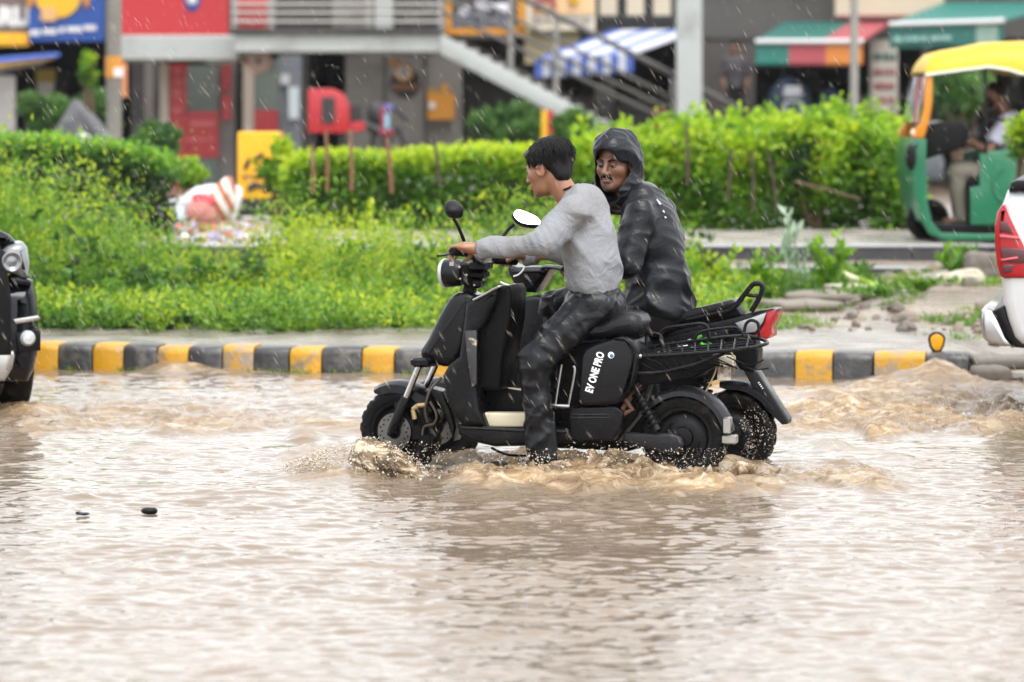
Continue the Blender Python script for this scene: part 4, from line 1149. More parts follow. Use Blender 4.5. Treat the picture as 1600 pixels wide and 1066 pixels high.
# small white print at the shoulder blade of the raincoat
mb = MB(); bn = nrm((-1.0, .25, .1)); 
pr = mat('print_white', (.42, .43, .45), .5, var=.05)
def on_coat(px, py, v0):
    """first point of the coat met from outside along x at this height"""
    a = P(px, py, v0); xs = np.linspace(.42, -.02, 160); pts = np.stack((a[0] - xs, np.full(160, v0), np.full(160, a[2])), 1)
    i = int(np.argmax(coat2(pts) < 0)); return pts[i]
for py, w, h_, v0 in ((317, .016, .034, .10), (331, .012, .014, .10), (340, .014, .009, .10)):
    c = on_coat(1030, py, v0)
    g = np.array([(coat2(np.array([c + np.eye(3)[i] * .02]))[0] - coat2(np.array([c - np.eye(3)[i] * .02]))[0]) for i in range(3)]); g = nrm(g)
    ex = nrm(np.cross((0, 0, 1), g)); ey = np.cross(g, ex)
    th = np.linspace(0, 2 * PI, 15)[:-1]; rr_ = 1 + .22 * np.sin(th * 3 + py); O = c + rr_[:, None] * (np.cos(th)[:, None] * ex * w / 2 + np.sin(th)[:, None] * ey * h_ / 2)
    mb.rings([O + g * .001, O + g * .0055])
mb.build('back_print', pr, co, smooth=False, off=None)
bpy.data.objects['back_print'].data.transform(Matrix.Translation((-base2[0], 0, 0)))
# ---------------------------------------------------------------- other vehicles
def poly(mb, fr, out, v0, v1, b, m=0, steps=3, ref=None):
    O = [fr.P(x, y, v0 if ref is None else ref)[[0, 2]] for x, y in out]; mb.prism(O, v0, v1, b, m, steps)
def pp(fr, root, name, out, v0, v1, b, m, ref=None, ang=35):
    mb = MB(); poly(mb, fr, out, v0, v1, b, ref=ref); return mb.build(name, m, root, ang=ang)
paint_dk = mat('dark_blue_black_paint', (.004, .005, .008), .12, spec=.2, coat=.1, var=.15)
paint_w = mat('white_car_paint', (.55, .56, .57), .25, coat=.5, var=.04)
blk_tr = mat('black_trim', (.007, .007, .0075), .35, spec=.14, var=.2)
glass_dk = mat('tinted_glass', (.015, .02, .02), .04, spec=.7, var=.1)
lamp_in = mat('lamp_inner', (.2, .21, .22), .2, metal=.6, var=.3, vs=20)

# dark pickup coming in from the left, nose towards the camera
d28 = math.radians(72)
FT = Frame((-3.41, 20.62, 0), PI / 2 - d28)
t = thing('pickup_truck', 'dark blue pickup truck nosing in at the left edge, headlamp and fog lamp showing', 'pickup truck', FT.o, FT.a)
P = FT.P
pp(FT, t, 'bumper', [(-260, 442), (18, 442), (40, 438), (58, 439), (64, 462), (67, 500), (66, 552), (60, 578), (50, 600), (-260, 600)], 0, .7, .13, paint_dk)
pp(FT, t, 'grille', [(-180, 380), (0, 380), (12, 420), (19, 470), (19, 556), (-180, 556)], -.05, .1, .02, blk_tr)
hl = pp(FT, t, 'headlamp', [(4, 392), (14, 383), (38, 378), (45, 386), (49, 410), (48, 436), (36, 436), (26, 430), (14, 428), (8, 410)], -.02, .3, .05, mat('smoky_lamp_lens', (.17, .185, .185), .1, coat=.6))
mb = MB(); c = P(18, 409, -.035); mb.lathe([(0, .0), (.05, .0), (.058, .012), (.05, .02), (.03, .006), (0, .012)], c, (0, -1, 0), 20); mb.build('lamp_projector', lamp_in, hl)
pp(FT, t, 'lamp_skirt', [(12, 432), (30, 432), (49, 438), (50, 447), (18, 445)], -.0, .3, .02, paint_dk)
pp(FT, t, 'trim_strip', [(20, 499), (60, 493), (63, 498), (60, 501), (24, 507)], -.02, .1, .008, b_steel)
pp(FT, t, 'lamp_recess', [(24, 520), (60, 513), (64, 520), (64, 548), (28, 551)], -.012, .1, .01, blk_tr)
mb = MB(); c = P(44, 529, -.02); mb.lathe([(0, .02), (.03, .016), (.042, 0), (.045, -.02)], c, (0, -1, 0), 20); fg = mb.build('fog_lamp', b_lens, t)
pp(FT, t, 'skid_plate', [(-200, 568), (10, 551), (22, 548), (24, 556), (20, 576), (8, 596), (-200, 600)], -.04, .3, .015, b_steel)
pp(FT, t, 'air_dam', [(-240, 596), (8, 598), (2, 618), (-20, 626), (-240, 626)], .03, .7, .02, blk_tr)
mb = MB()
S_ = [(-.06, .98), (.05, 1.03), (.5, 1.1), (1.1, 1.13), (1.1, .45), (-.0, .45)]
def side(mb, O, x0, x1, b): mb.prism([(y, z) for y, z in O], x0, x1, b, steps=4, ax=0)
side(mb, [(.02, .86), (.16, .95), (.6, 1.02), (1.35, 1.08), (1.4, .70), (.95, .66), (.7, .86), (.35, .86), (.14, .6), (.04, .6)], -.86, .70, .13)
mb.build('bonnet', paint_dk, t)
pp(FT, t, 'bonnet_edge', [(-240, 352), (-60, 355), (4, 361), (18, 368), (27, 378), (14, 387), (4, 386), (-240, 384)], -.01, 1.2, .05, paint_dk)
mb = MB(); side(mb, [(1.3, .35), (1.3, 1.12), (1.9, 1.72), (3.2, 1.75), (3.5, 1.15), (5.0, 1.12), (5.0, .45)], -.9, .88, .09); mb.build('cab', paint_dk, t)
mb = MB(); side(mb, [(1.42, 1.17), (1.92, 1.66), (3.1, 1.68), (3.35, 1.2)], -.905, .885, .02); mb.build('side_window', glass_dk, t)
for x in (-.77, .79):
    for y in (.62, 3.7):
        w = make_wheel(t, np.array((x, y, .33)), .385, .25, PI / 2, False, 'x')

# white pickup leaving at the right edge
FW = Frame((3.05, 20.6, 0), math.radians(-9.4))
t = thing('pickup_truck', 'white pickup truck at the right edge with a red tail light and chrome bumper', 'pickup truck', FW.o, FW.a)
P = FW.P
bod = pp(FW, t, 'bed_side', [(1574, 298), (1566, 320), (1558, 345), (1558, 420), (1564, 437), (1567, 470), (1574, 500), (1584, 528), (1596, 540), (1700, 545), (2060, 545), (2060, 298)], 0, 1.78, .06, paint_w)
pp(FW, t, 'cab', [(2020, 545), (2020, 298), (2060, 170), (2400, 160), (2560, 290), (2860, 330), (2880, 545)], .02, 1.76, .1, paint_w)
pp(FW, t, 'side_window', [(2050, 285), (2085, 190), (2380, 182), (2500, 280)], .012, 1.77, .02, glass_dk)
pp(FW, t, 'rail_cap', [(1576, 299), (1579, 286), (1588, 282), (2050, 280), (2050, 299)], -.02, 1.8, .02, blk_tr)
tl = pp(FW, t, 'tail_light', [(1565, 321), (1569, 320), (1601, 386), (1612, 436), (1570, 436), (1562, 432), (1557, 412), (1554, 380), (1554, 352), (1558, 332)], -.02, .30, .03, b_red)
mb = MB(); d_red = mat('dark_red_lens', (.06, .004, .01), .12, coat=.4)
for O in ([(1563, 345), (1574, 348), (1584, 366), (1562, 362)], [(1563, 386), (1600, 390), (1606, 412), (1566, 410)], [(1566, 414), (1585, 414), (1580, 426), (1568, 428)]):
    poly(mb, FW, O, -.026, .0, .004, 0)
mb.build('lens_segment', d_red, tl)
for O in ([(1562, 366), (1592, 370), (1594, 374), (1562, 371)], [(1563, 405), (1590, 401), (1591, 404), (1565, 408)]): mb = MB(); poly(mb, FW, O, -.03, .0, .003, 0); mb.build('reflector_strip', mat('pink_reflector', (.62, .10, .12), .15), tl)
pp(FW, t, 'rear_bumper', [(1533, 486), (1540, 482), (1552, 486), (1560, 500), (1572, 528), (1582, 540), (1570, 542), (1545, 537), (1535, 528), (1532, 505)], .04, 1.74, .018, b_chrome)
pp(FW, t, 'bumper_pad', [(1551, 486), (1568, 478), (1578, 505), (1592, 532), (1604, 545), (1586, 543), (1572, 526), (1560, 500)], .03, 1.72, .015, blk_tr)
for x in (1.15, 4.3):
    for y in (.16, 1.6): make_wheel(t, np.array((x, y, .30)), .385, .25, 0, False, 'x')

# auto rickshaw on the service lane
FR = Frame((3.55, 34.5, .40), 0.0)
t = thing('auto_rickshaw', 'green auto rickshaw with a yellow canopy parked beyond the low black walls', 'auto rickshaw', FR.o, FR.a)
a_y = mat('yellow_canopy', (.58, .38, .008), .5, var=.08, bump=.2, bs=8)
a_g = mat('green_rickshaw_paint', (.003, .12, .052), .3, var=.12, coat=.3)
a_o = mat('orange_paint', (.52, .19, .008), .35, var=.08)
a_cl = mat('clear_glass', (.9, .95, .92), .02, trans=1, var=.02)
mb = MB()   # canopy: cross sections along its length
R = []
for x, yl, yt in ((1446, 117, 112), (1448, 117, 102), (1453, 116, 92), (1462, 114, 83), (1480, 112, 78), (1510, 108, 73), (1545, 104, 65.5), (1552, 104, 65), (1600, 116, 63), (1680, 120, 60), (1790, 122, 62), (1850, 128, 72), (1866, 140, 96)):
    zl, zt = FR.P(x, yl, .03)[2], FR.P(x, yt, .0)[2]; u = FR.P(x, yl, .03)[0]; h = zt - zl
    R.append([(u, .0, zl), (u, .01, zl + h * .45), (u, .09, zl + h * .80), (u, .3, zl + h * .97), (u, .65, zt), (u, 1.0, zl + h * .97), (u, 1.21, zl + h * .80), (u, 1.29, zl + h * .45), (u, 1.30, zl), (u, 1.26, zl + .01), (u, 1.2, zl + h * .7), (u, .65, zl + h * .88), (u, .1, zl + h * .7), (u, .04, zl + .01)])
mb.rings(R); mb.build('canopy', a_y, t, ang=60)
mb = MB(); mb.tube([FR.P(x, y, -.01) for x, y in ((1446, 117.5), (1500, 110), (1545, 104.5), (1575, 109), (1600, 116.5))], .012, 6); mb.build('canopy_piping', mat('white_piping', (.7, .7, .68), .5), t)
for v in (0.0, 1.24):
    pp(FR, t, 'front_pillar', [(1447, 117), (1457, 116), (1457, 160), (1452, 190), (1444, 216), (1426, 216), (1428, 203), (1438, 193), (1443, 170)], v, v + .06, .012, a_o, ref=0)
    pp(FR, t, 'side_frame', [(1428, 217), (1448, 217), (1447, 262), (1450, 318), (1456, 346), (1470, 364), (1540, 366), (1640, 362), (1640, 376), (1476, 376), (1452, 366), (1437, 340), (1428, 295), (1424, 250)], v, v + .06, .012, a_g, ref=0)
    sd = pp(FR, t, 'rear_panel', [(1531, 241), (1550, 236), (1620, 232), (1700, 228), (1866, 228), (1872, 300), (1866, 352), (1516, 352), (1516, 293), (1531, 291)], v, v + .06, .018, a_g, ref=0)
    if v == 0:
        mb = MB(); mb.tube(smooth_path([FR.P(x, y, -.004) for x, y in ((1566, 262), (1556, 272), (1552, 290), (1558, 306), (1566, 314))], 5), .016, 8); mb.build('pressed_rib', a_g, sd)
    mb = MB(); mb.tube([FR.P(1540, 105, v), FR.P(1540, 240, v)], .014, 8); mb.tube([FR.P(1538, 188, v), FR.P(1640, 186, v)], .014, 8); mb.build('grab_bar', blk_tr, t)
nose = MB(); O = [FR.P(x, y, 0)[[0, 2]] for x, y in ((1426, 217), (1440, 217), (1442, 262), (1446, 330), (1440, 346), (1430, 310), (1421, 250))]
nose.prism(O, .06, 1.24, .05, steps=3); nose.build('nose', a_g, t)
pp(FR, t, 'windscreen', [(1444, 119), (1447, 119), (1437, 190), (1433, 192)], .06, 1.24, .002, a_cl, ref=0)
pp(FR, t, 'floor_pan', [(1446, 350), (1470, 366), (1870, 366), (1870, 352), (1470, 350)], .06, 1.24, .01, blk_tr, ref=0)
pp(FR, t, 'rear_wall', [(1850, 130), (1868, 130), (1872, 352), (1850, 352)], .06, 1.24, .01, a_g, ref=0)
pp(FR, t, 'dashboard', [(1446, 196), (1480, 190), (1510, 192), (1520, 206), (1512, 232), (1470, 244), (1450, 250)], .2, 1.1, .03, blk_tr, ref=0)
pp(FR, t, 'driver_seat', [(1518, 286), (1528, 276), (1600, 276), (1604, 200), (1618, 196), (1622, 340), (1518, 340)], .25, 1.05, .03, blk_tr, ref=0)
pp(FR, t, 'passenger_seat', [(1700, 290), (1790, 280), (1830, 180), (1850, 180), (1850, 350), (1700, 350)], .1, 1.2, .03, mat('maroon_vinyl', (.10, .02, .02), .4), ref=0)
mb = MB(); q = FR.P(1423, 246, -.05); mb.ell(q, (.05, .05, .12), 14, 10); mb.tube([q + (.02, .02, .05), FR.P(1436, 222, .02)], .012, 6); mb.build('mirror', blk_tr, t)
mb = MB(); mb.ell(FR.P(1427, 208, .03), (.025, .035, .035), 12, 8); mb.build('indicator_lamp', mat('indicator_lens', (.8, .55, .45), .2), t)
for x, y in ((1462, .64), (1800, .12), (1800, 1.18)):
    q = FR.P(x, 366, 0); make_wheel(t, np.array((q[0], y, .2)), .2, .11, 0, False, 'x')
mb = MB(); mb.tube([FR.P(1508, 214, .3), FR.P(1514, 208, .65), FR.P(1508, 214, 1.0)], .016, 8); mb.build('handlebar', blk_tr, t)
# its driver
base = FR.P(1560, 280, .62); base[2] = 0
dr = thing('person', 'driver in a pale shirt and khaki trousers sitting inside the green auto rickshaw', 'person', FR.world(base), 0)
J = lambda x, y, v: FR.P(x, y, v)
hd = J(1556, 150, .62); Rh = rotz(PI + .5)
jt = dict(sh=J(1574, 190, .44), sh2=J(1574, 190, .82), el=J(1546, 236, .36), el2=J(1540, 236, .9), wr=J(1516, 222, .42), wr2=J(1514, 220, .85), pv=J(1582, 272, .62), k=J(1494, 268, .46), k2=J(1494, 266, .8), an=J(1502, 340, .46), an2=J(1500, 340, .8))
def dbody(X, g=-.008):
    d = smin(elp(X, J(1578, 215, .62), (.13, .19, .24)), elp(X, jt['pv'], (.16, .17, .12)), .06)
    d = smin(d, cap(X, J(1572, 178, .62), hd, .05), .04); d = smin(d, head_sdf((X - hd) @ Rh), .02)
    for s in ('', '2'):
        d = smin(d, smin(cap(X, jt['sh' + s], jt['el' + s], .055, .045), cap(X, jt['el' + s], jt['wr' + s], .042, .03), .02), .03)
        d = smin(d, elp(X, jt['wr' + s] + (-.06, 0, -.0), (.07, .035, .03)), .02)
        d = smin(d, smin(cap(X, jt['pv'], jt['k' + s], .09, .065), cap(X, jt['k' + s], jt['an' + s], .062, .045), .02), .03)
        d = smin(d, elp(X, jt['an' + s] + (-.07, 0, -.03), (.12, .045, .035)), .03)
    return d
al = np.array(list(jt.values()) + [hd])
sdf_obj('body', dbody, al.min(0) - .25, al.max(0) + .25, .011, skin_d, dr, base)
def dshirt(X):
    d = smin(elp(X, J(1578, 215, .62), (.145, .205, .25)), elp(X, jt['pv'] + (0, 0, .06), (.16, .18, .12)), .06)
    for s in ('', '2'): d = smin(d, smax(cap(X, jt['sh' + s], jt['el' + s], .075, .07), cut(X, jt['el' + s] + (jt['sh' + s] - jt['el' + s]) * .25, jt['el' + s] - jt['sh' + s]), .01), .03)
    return d - .006 * (1 - np.abs(nz3(X, 16, 61)) * 1.8)
sdf_obj('shirt', dshirt, al.min(0) - .25, al.max(0) + .25, .012, mat('pale_shirt', (.42, .43, .52), .8), dr, base)
def dpants(X):
    d = elp(X, jt['pv'] - (0, 0, .03), (.17, .18, .12))
    for s in ('', '2'): d = smin(d, smin(cap(X, jt['pv'], jt['k' + s], .105, .085), cap(X, jt['k' + s], jt['an' + s], .082, .065), .02), .03)
    return d - .006 * (1 - np.abs(nz3(X, 16, 62)) * 1.8)
sdf_obj('trousers', dpants, al.min(0) - .25, al.max(0) + .25, .012, mat('khaki_cloth', (.24, .215, .17), .85), dr, base)
def dhair(X):
    q = (X - hd) @ Rh; return smax(elp(q, (-.016, 0, .05), (.11, .09, .095)), (-.07 + 1.0 * np.clip(q[:, 0] + .05, 0, .15) - q[:, 2]) * .7, .01)
sdf_obj('hair', dhair, hd - .2, hd + .2, .01, hair_m, dr, base)
mb = MB(); mb.ell(hd + Rh @ np.array((.075, 0, -.06)), (.05, .065, .055), 14, 10, R=Rh); mb.build('face_mask', blk_tr, dr, off=base)
# ---------------------------------------------------------------- shops, stairs, signs
def pb(mb, x0, y0, x1, y1, Y, dep=.1, m=0, b=0.0):
    a, c = W(min(x0, x1), max(y0, y1), Y), W(max(x0, x1), min(y0, y1), Y)
    mb.box((a[0], Y, a[2]), (c[0], Y + dep, c[2]), b, m); return mb
def pbox(root, name, x0, y0, x1, y1, Y, dep, m, b=0.0, off=None):
    mb = MB(); pb(mb, x0, y0, x1, y1, Y, dep, 0, b); return mb.build(name, m, root, off=off)
def at(name, label, cat, px, Y, group=None, z=0.0):
    c = W(px, 0, Y); c[2] = z; return thing(name, label, cat, c, 0, group), c
s_dark = mat('dark_wall', (.045, .042, .04), .7, var=.3, vs=1.5, col2=(.022, .021, .02), c2s=1.2)
s_fasc = mat('grey_fascia', (.055, .053, .05), .6, var=.25, vs=1.2, col2=(.07, .066, .06), c2s=.8)
s_conc = mat('grey_render', (.14, .132, .12), .75, var=.15, vs=1.3, col2=(.085, .078, .07), c2s=1.4, c2t=(.5, .75))
s_pale = mat('pale_painted_steel', (.33, .35, .34), .45, var=.12, vs=1, col2=(.2, .205, .19), c2s=1.5, c2t=(.52, .75))
s_brown = mat('brown_grey_wall', (.06, .053, .048), .7, var=.25, vs=1.4)
s_red = mat('red_panel', (.36, .013, .018), .35, var=.08, vs=1)
s_pink = mat('pale_red_letters', (.5, .10, .10), .5, var=.3, vs=4)
s_tan = mat('tan_jamb', (.40, .34, .29), .6, var=.1)
s_glass = mat('shop_glass', (.10, .125, .11), .12, var=.4, vs=2, spec=.6)
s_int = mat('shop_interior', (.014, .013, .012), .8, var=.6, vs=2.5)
s_blue = mat('blue_sign', (.004, .05, .25), .4, var=.1)
s_yel = mat('yellow_sign', (.58, .33, .006), .4, var=.06)
s_org = mat('orange_board', (.46, .19, .01), .45, var=.12)
s_br = mat('brown_sign', (.13, .085, .08), .5, var=.1)
s_wh = mat('white_paint', (.55, .55, .55), .5, var=.08)
s_cream = mat('cream_board', (.44, .38, .28), .5, var=.06, vs=1)
s_wood = mat('stake_wood', (.17, .075, .035), .7, var=.3, vs=20)
s_teal = mat('teal_canvas', (.006, .12, .095), .6, var=.12, vs=3)
s_teal_d = mat('dark_green_canvas', (.004, .085, .066), .6, var=.12, vs=3)
s_rose = mat('rose_canvas', (.28, .045, .055), .6, var=.12, vs=3)
s_orc = mat('orange_canvas', (.46, .15, .02), .6, var=.1, vs=3)
s_blk = mat('black_things', (.015, .015, .016), .5, var=.4)
s_awb = mat('awning_blue', (.05, .11, .40), .6, var=.15); s_aww = mat('awning_white', (.52, .54, .60), .6, var=.05)

bd, c0 = at('shop_building', 'long dark row of shops with recessed bays behind the stairs and hedges', 'building', 800, 73)
def part(name, *a, **k): return pbox(bd, name, *a, off=c0, **k)
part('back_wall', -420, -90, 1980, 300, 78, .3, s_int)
part('fascia', -420, -90, 1980, 60, 73, 5, s_fasc)
part('plinth', -420, 296, 1980, 312, 72, 6, s_conc)
for x0, x1, m in ((-420, -60, s_brown), (205, 226, s_dark), (226, 240, s_conc), (240, 250, s_dark), (362, 380, s_dark), (470, 482, s_dark), (1096, 1180, s_brown), (1440, 1456, s_dark), (1960, 1980, s_dark)):
    part('pier', x0, 60, x1, 300, 73.05, 4.8, m)
part('wall', 540, 60, 722, 300, 73.1, .3, s_conc)
for x0, x1 in ((600, 604), (664, 667)): part('wall_joint', x0, 85, x1, 290, 73.05, .05, s_dark)
part('column', 342, 92, 368, 300, 72.6, .4, s_conc)
part('column', 436, 86, 471, 300, 72.8, .5, mat('slate_column', (.15, .165, .185), .5, var=.12))
part('column', 1058, -90, 1097, 300, 69, .45, s_pale)
part('column', 586, -90, 613, 52, 72, .4, s_pale)
part('pillar', 1362, 62, 1403, 300, 72.2, .6, mat('posted_pillar', (.50, .47, .42), .6, var=.1, vs=2))
pl = bpy.data.objects['pillar']; mb = MB()
r_ = np.random.default_rng(4)
for k, y in enumerate((88, 112, 134, 156, 178)):
    for j in range(5):
        x = 1366 + j * 7 + r_.uniform(-1, 1); pb(mb, x, y - 4 + r_.uniform(-1, 1), x + r_.uniform(3, 6), y + 5, 72.17, .04, 1 if k == 0 else 0)
mb.build('poster_marks', [s_rose, s_teal], pl, off=c0)
part('wall', 520, -90, 578, 52, 72.6, .4, s_conc)
for x0, x1 in ((430, 518), (625, 690)):
    w = part('window', x0, -60, x1, 46, 72.7, .3, s_int)
    for k in range(3): pbox(w, 'shutter_slat', x0 + 2, -20 + k * 22, x1 - 2, -15 + k * 22, 72.66, .05, s_dark, off=c0)
for k in range(3):
    w = part('window', 932 + k * 42, -40, 970 + k * 42, 34, 72.8, .2, s_blk); pbox(w, 'pane', 937 + k * 42, -30, 964 + k * 42, 24, 72.76, .05, s_cream, off=c0)
part('roof_slab', -420, -100, 1980, -88, 72.5, 6, s_conc)
part('wall', 900, 34, 1058, 60, 72.9, .3, s_dark)
part('wall', 820, 48, 905, 100, 72.85, .2, mat('ochre_wall', (.34, .29, .17), .7, var=.15))
part('wall', 722, 60, 836, 300, 74.5, .3, s_dark)
part('shop_counter', 836, 150, 1058, 300, 75, .5, s_brown)
# goods and clutter deep in the open bays
r_ = np.random.default_rng(21)
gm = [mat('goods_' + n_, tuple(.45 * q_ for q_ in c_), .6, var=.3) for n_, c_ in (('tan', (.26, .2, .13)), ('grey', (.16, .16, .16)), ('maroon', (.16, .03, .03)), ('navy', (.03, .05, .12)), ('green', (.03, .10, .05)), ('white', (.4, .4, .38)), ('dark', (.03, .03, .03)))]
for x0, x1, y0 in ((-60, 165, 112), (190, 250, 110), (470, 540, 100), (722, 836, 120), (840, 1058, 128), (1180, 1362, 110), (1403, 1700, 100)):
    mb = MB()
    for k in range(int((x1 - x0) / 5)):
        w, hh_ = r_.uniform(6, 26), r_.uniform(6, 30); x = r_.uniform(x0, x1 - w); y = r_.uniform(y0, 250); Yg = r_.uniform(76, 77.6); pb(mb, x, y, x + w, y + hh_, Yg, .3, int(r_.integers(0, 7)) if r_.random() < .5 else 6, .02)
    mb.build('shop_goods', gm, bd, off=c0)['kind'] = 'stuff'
# glazed bank kiosk
kb, ck = at('bank_kiosk', 'red framed glass door of a small bank kiosk under the concrete beam', 'kiosk', 300, 72.3)
K = lambda name, *a, **k: pbox(kb, name, *a, off=ck, **k)
for x0, x1 in ((250, 263), (380, 396)): K('jamb', x0, 100, x1, 300, 72.4, .3, s_tan)
K('door_frame', 265, 100, 291, 300, 72.45, .2, s_red)
K('door_glass', 290, 102, 341, 174, 72.55, .1, s_glass)
K('door_panel', 268, 174, 341, 246, 72.5, .2, s_red); K('door_glass', 290, 246, 341, 300, 72.55, .1, s_glass)
K('window_glass', 395, 92, 436, 174, 72.6, .1, s_glass); K('window_panel', 395, 172, 434, 212, 72.5, .2, s_red)
mb = MB()
for x0, x1, y, h in ((296, 336, 190, 7), (288, 304, 216, 5), (308, 320, 216, 5), (324, 336, 216, 5)): pb(mb, x0, y, x1, y + h, 72.47, .05)
for k, y in enumerate((112, 128, 146, 174, 205, 262)): mb.ell(W(277 + (k % 2) * 2, y, 72.43), (.07, .03, .08), 10, 6)
mb.build('printed_marks', s_pink, kb, off=ck)
for n, (lab, x0, y0, x1, y1) in enumerate((('upper of two small red notices on the pale column beside the kiosk door', 345, 103, 361, 141), ('lower of two small red notices on the pale column beside the kiosk door', 346, 147, 361, 187))):
    o, cc = at('notice', lab, 'notice', (x0 + x1) / 2, 72.55, 'red notices on the pale column'); pbox(o, 'board', x0, y0, x1, y1, 72.5, .08, s_red, off=cc); pbox(o, 'pale_lettering', x0 + 3, y0 + 8, x1 - 4, y0 + 12, 72.47, .04, s_pink, off=cc); pbox(o, 'pale_lettering', x0 + 4, y0 + 18, x1 - 3, y0 + 22, 72.47, .04, s_pink, off=cc)
o, cc = at('notice', 'white paper notice on the slate column', 'notice', 455, 72.75); pbox(o, 'sheet', 451, 136, 467, 186, 72.72, .06, mat('pale_paper', (.55, .62, .66), .6), off=cc); pbox(o, 'small_sheet', 438, 116, 452, 132, 72.72, .06, s_wh, off=cc)
def disc_sign(px, py, r, Y, label, rim, face, extra=None):
    o, cc = at('round_sign', label, 'sign', px, Y); c = W(px, py, Y); s = Y / 6000; mb = MB()
    mb.lathe([(0, 0), (r * s, 0), (r * s, .06), (0, .06)], c, (0, -1, 0), 32); d = mb.build('rim', rim, o, off=cc)
    mb = MB(); mb.lathe([(0, .06), (r * s * .72, .06), (r * s * .70, .085), (0, .085)], c, (0, -1, 0), 28); mb.build('face', face, o, off=cc); return o, cc
o, cc = disc_sign(404, 94, 20, 71.4, 'round white sign with a peach rim hanging under the landing', mat('peach_rim', (.62, .34, .25), .5), s_wh); pbox(o, 'red_mark', 401, 90, 407, 102, 71.27, .05, s_rose, off=cc)
o, cc = disc_sign(631, 113, 14.5, 71.2, 'round white sign in an orange rim before the grey wall', s_org, s_wh); pbox(o, 'grey_mark', 629, 106, 634, 120, 71.07, .05, s_conc, off=cc); pbox(o, 'bracket', 610, 92, 622, 104, 71.2, .1, s_org, off=cc)
o, cc = at('basin_rack', 'dark round basin propped on a stand behind the orange rimmed sign', 'basin', 637, 72)
mb = MB(); mb.lathe([(0, 0), (.27, 0), (.3, .08), (.26, .1), (0, .04)], W(634, 130, 72), (0, -1, 0), 28); mb.build('basin', s_blk, o, off=cc); pbox(o, 'shelf', 614, 132, 652, 140, 71.8, .1, mat('rusty_shelf', (.26, .12, .06), .7), off=cc)
o, cc = at('poster', 'orange poster on the grey wall right of the round sign', 'poster', 690, 73)
pbox(o, 'sheet', 668, 146, 710, 187, 72.95, .06, s_org, off=cc); pbox(o, 'torn_top', 690, 132, 700, 147, 72.95, .05, s_org, off=cc); pbox(o, 'torn_top', 668, 138, 684, 147, 72.96, .05, mat('brown_patch', (.3, .15, .04), .7), off=cc); pbox(o, 'white_patch', 670, 160, 680, 170, 72.92, .03, s_wh, off=cc)

# beam, landing and outdoor stairs
bm, cb = at('canopy_beam', 'pale grey concrete beam under the red sign', 'beam', 280, 71)
pbox(bm, 'beam', 188, 55, 372, 95, 70.6, 1.6, s_pale, .03, off=cb)
pbox(bm, 'ceiling_lamp', 321, 94, 342, 99, 70.8, .2, b_lens, .01, off=cb)
st, cs = at('staircase', 'outdoor metal staircase with a railed landing and pale stringer', 'stairs', 690, 70)
mb = MB(); pb(mb, 366, 53, 690, 82, 69.6, 2.0, 0, .02); mb.build('landing', s_pale, st, off=cs)
pbox(st, 'landing_edge', 364, 44, 690, 53, 69.5, 2.1, s_dark, off=cs)
def slope(name, pts, Y, dep, m):
    mb = MB(); mb.prism([W(x, y, Y)[[0, 2]] for x, y in pts], Y, Y + dep, .01); return mb.build(name, m, st, off=cs)
slope('stringer', [(688, 52), (940, 188), (960, 204), (906, 200), (688, 84)], 69.55, .12, s_pale)
slope('stringer', [(700, 48), (968, 190), (990, 206), (930, 204), (700, 78)], 71.3, .12, s_dark)
mt = mat('stair_tread', (.34, .33, .30), .6, var=.2)
n0 = 12
for k in range(n0):
    tt_ = (k + .5) / n0; x = 700 + tt_ * 245; y = 62 + tt_ * 132
    pbox(st, 'tread', x - 13, y - 2, x + 16, y + 2.5, 69.7, 1.6, mt, off=cs)
def rail(name, pts, r, Y, m=None):
    mb = MB(); mb.tube([W(x, y, Y) for x, y in pts], r, 8); return mb.build(name, m or mat('rail_grey', (.06, .057, .05), .5, var=.2), st, off=cs)
rail('handrail', [(690, -66), (822, 0), (1160, 172)], .055, 69.6); rail('handrail', [(690, -66), (366, -66)], .05, 69.6)
for dy in (38, 62, 84): rail('rail_bar', [(690, -66 + dy), (1140, 168 + dy * .8)], .034, 69.6)
for y in (7, 20, 34): rail('rail_bar', [(362, y), (690, y)], .025, 69.6, mat('rail_pale', (.36, .35, .32), .5, var=.1))
for x in (366, 424, 576, 690): pbox(st, 'rail_post', x - 5, -66, x + 5, 50, 69.6, .1, mat('post_grey', (.19, .185, .17), .5, var=.15), off=cs)
for x, y0, y1 in ((869, 20, 190), (798, -14, 116), (1052, 112, 236)): pbox(st, 'rail_post', x - 4, y0, x + 4, y1, 69.58, .09, mat('post_grey', (.19, .185, .17), .5), off=cs)
rail('brace', [(522, 45), (578, 12)], .03, 70.4); rail('brace', [(628, 38), (688, 6)], .03, 70.4)

def board(name, label, x0, y0, x1, y1, Y, m, cat='sign', dep=.12):
    o, cc = at(name, label, cat, (x0 + x1) / 2, Y); pbox(o, 'board', x0, y0, x1, y1, Y, dep, m, .01, off=cc); return o, cc
def letters(o, cc, s, px, py, size_px, Y, m, bold=.01, name='lettering'):
    mb = MB(); text_on(mb, s, W(px, py, Y), (1, 0, 0), (0, 0, 1), size_px * Y / 6000, depth=.01, bold=bold)
    return mb.build(name, m, o, smooth=False, off=cc)
def streak(o, cc, spans, y, h, Y, m, dy=0, name='blurred_lettering'):
    mb = MB(); x0 = spans[0][0]
    for a, b in spans: pb(mb, a, y + dy * (a - x0), b, y + h + dy * (a - x0), Y, .03)
    return mb.build(name, m, o, off=cc)
o, cc = board('shop_sign', 'brown shop sign with white letters over a yellow band, cut by the left edge', -70, -60, 45, 51, 72.2, s_br)
pbox(o, 'yellow_band', -70, 51, 45, 72, 72.15, .16, s_yel, off=cc); letters(o, cc, 'KARU', -2, 27, 38, 72.17, s_wh, .035)
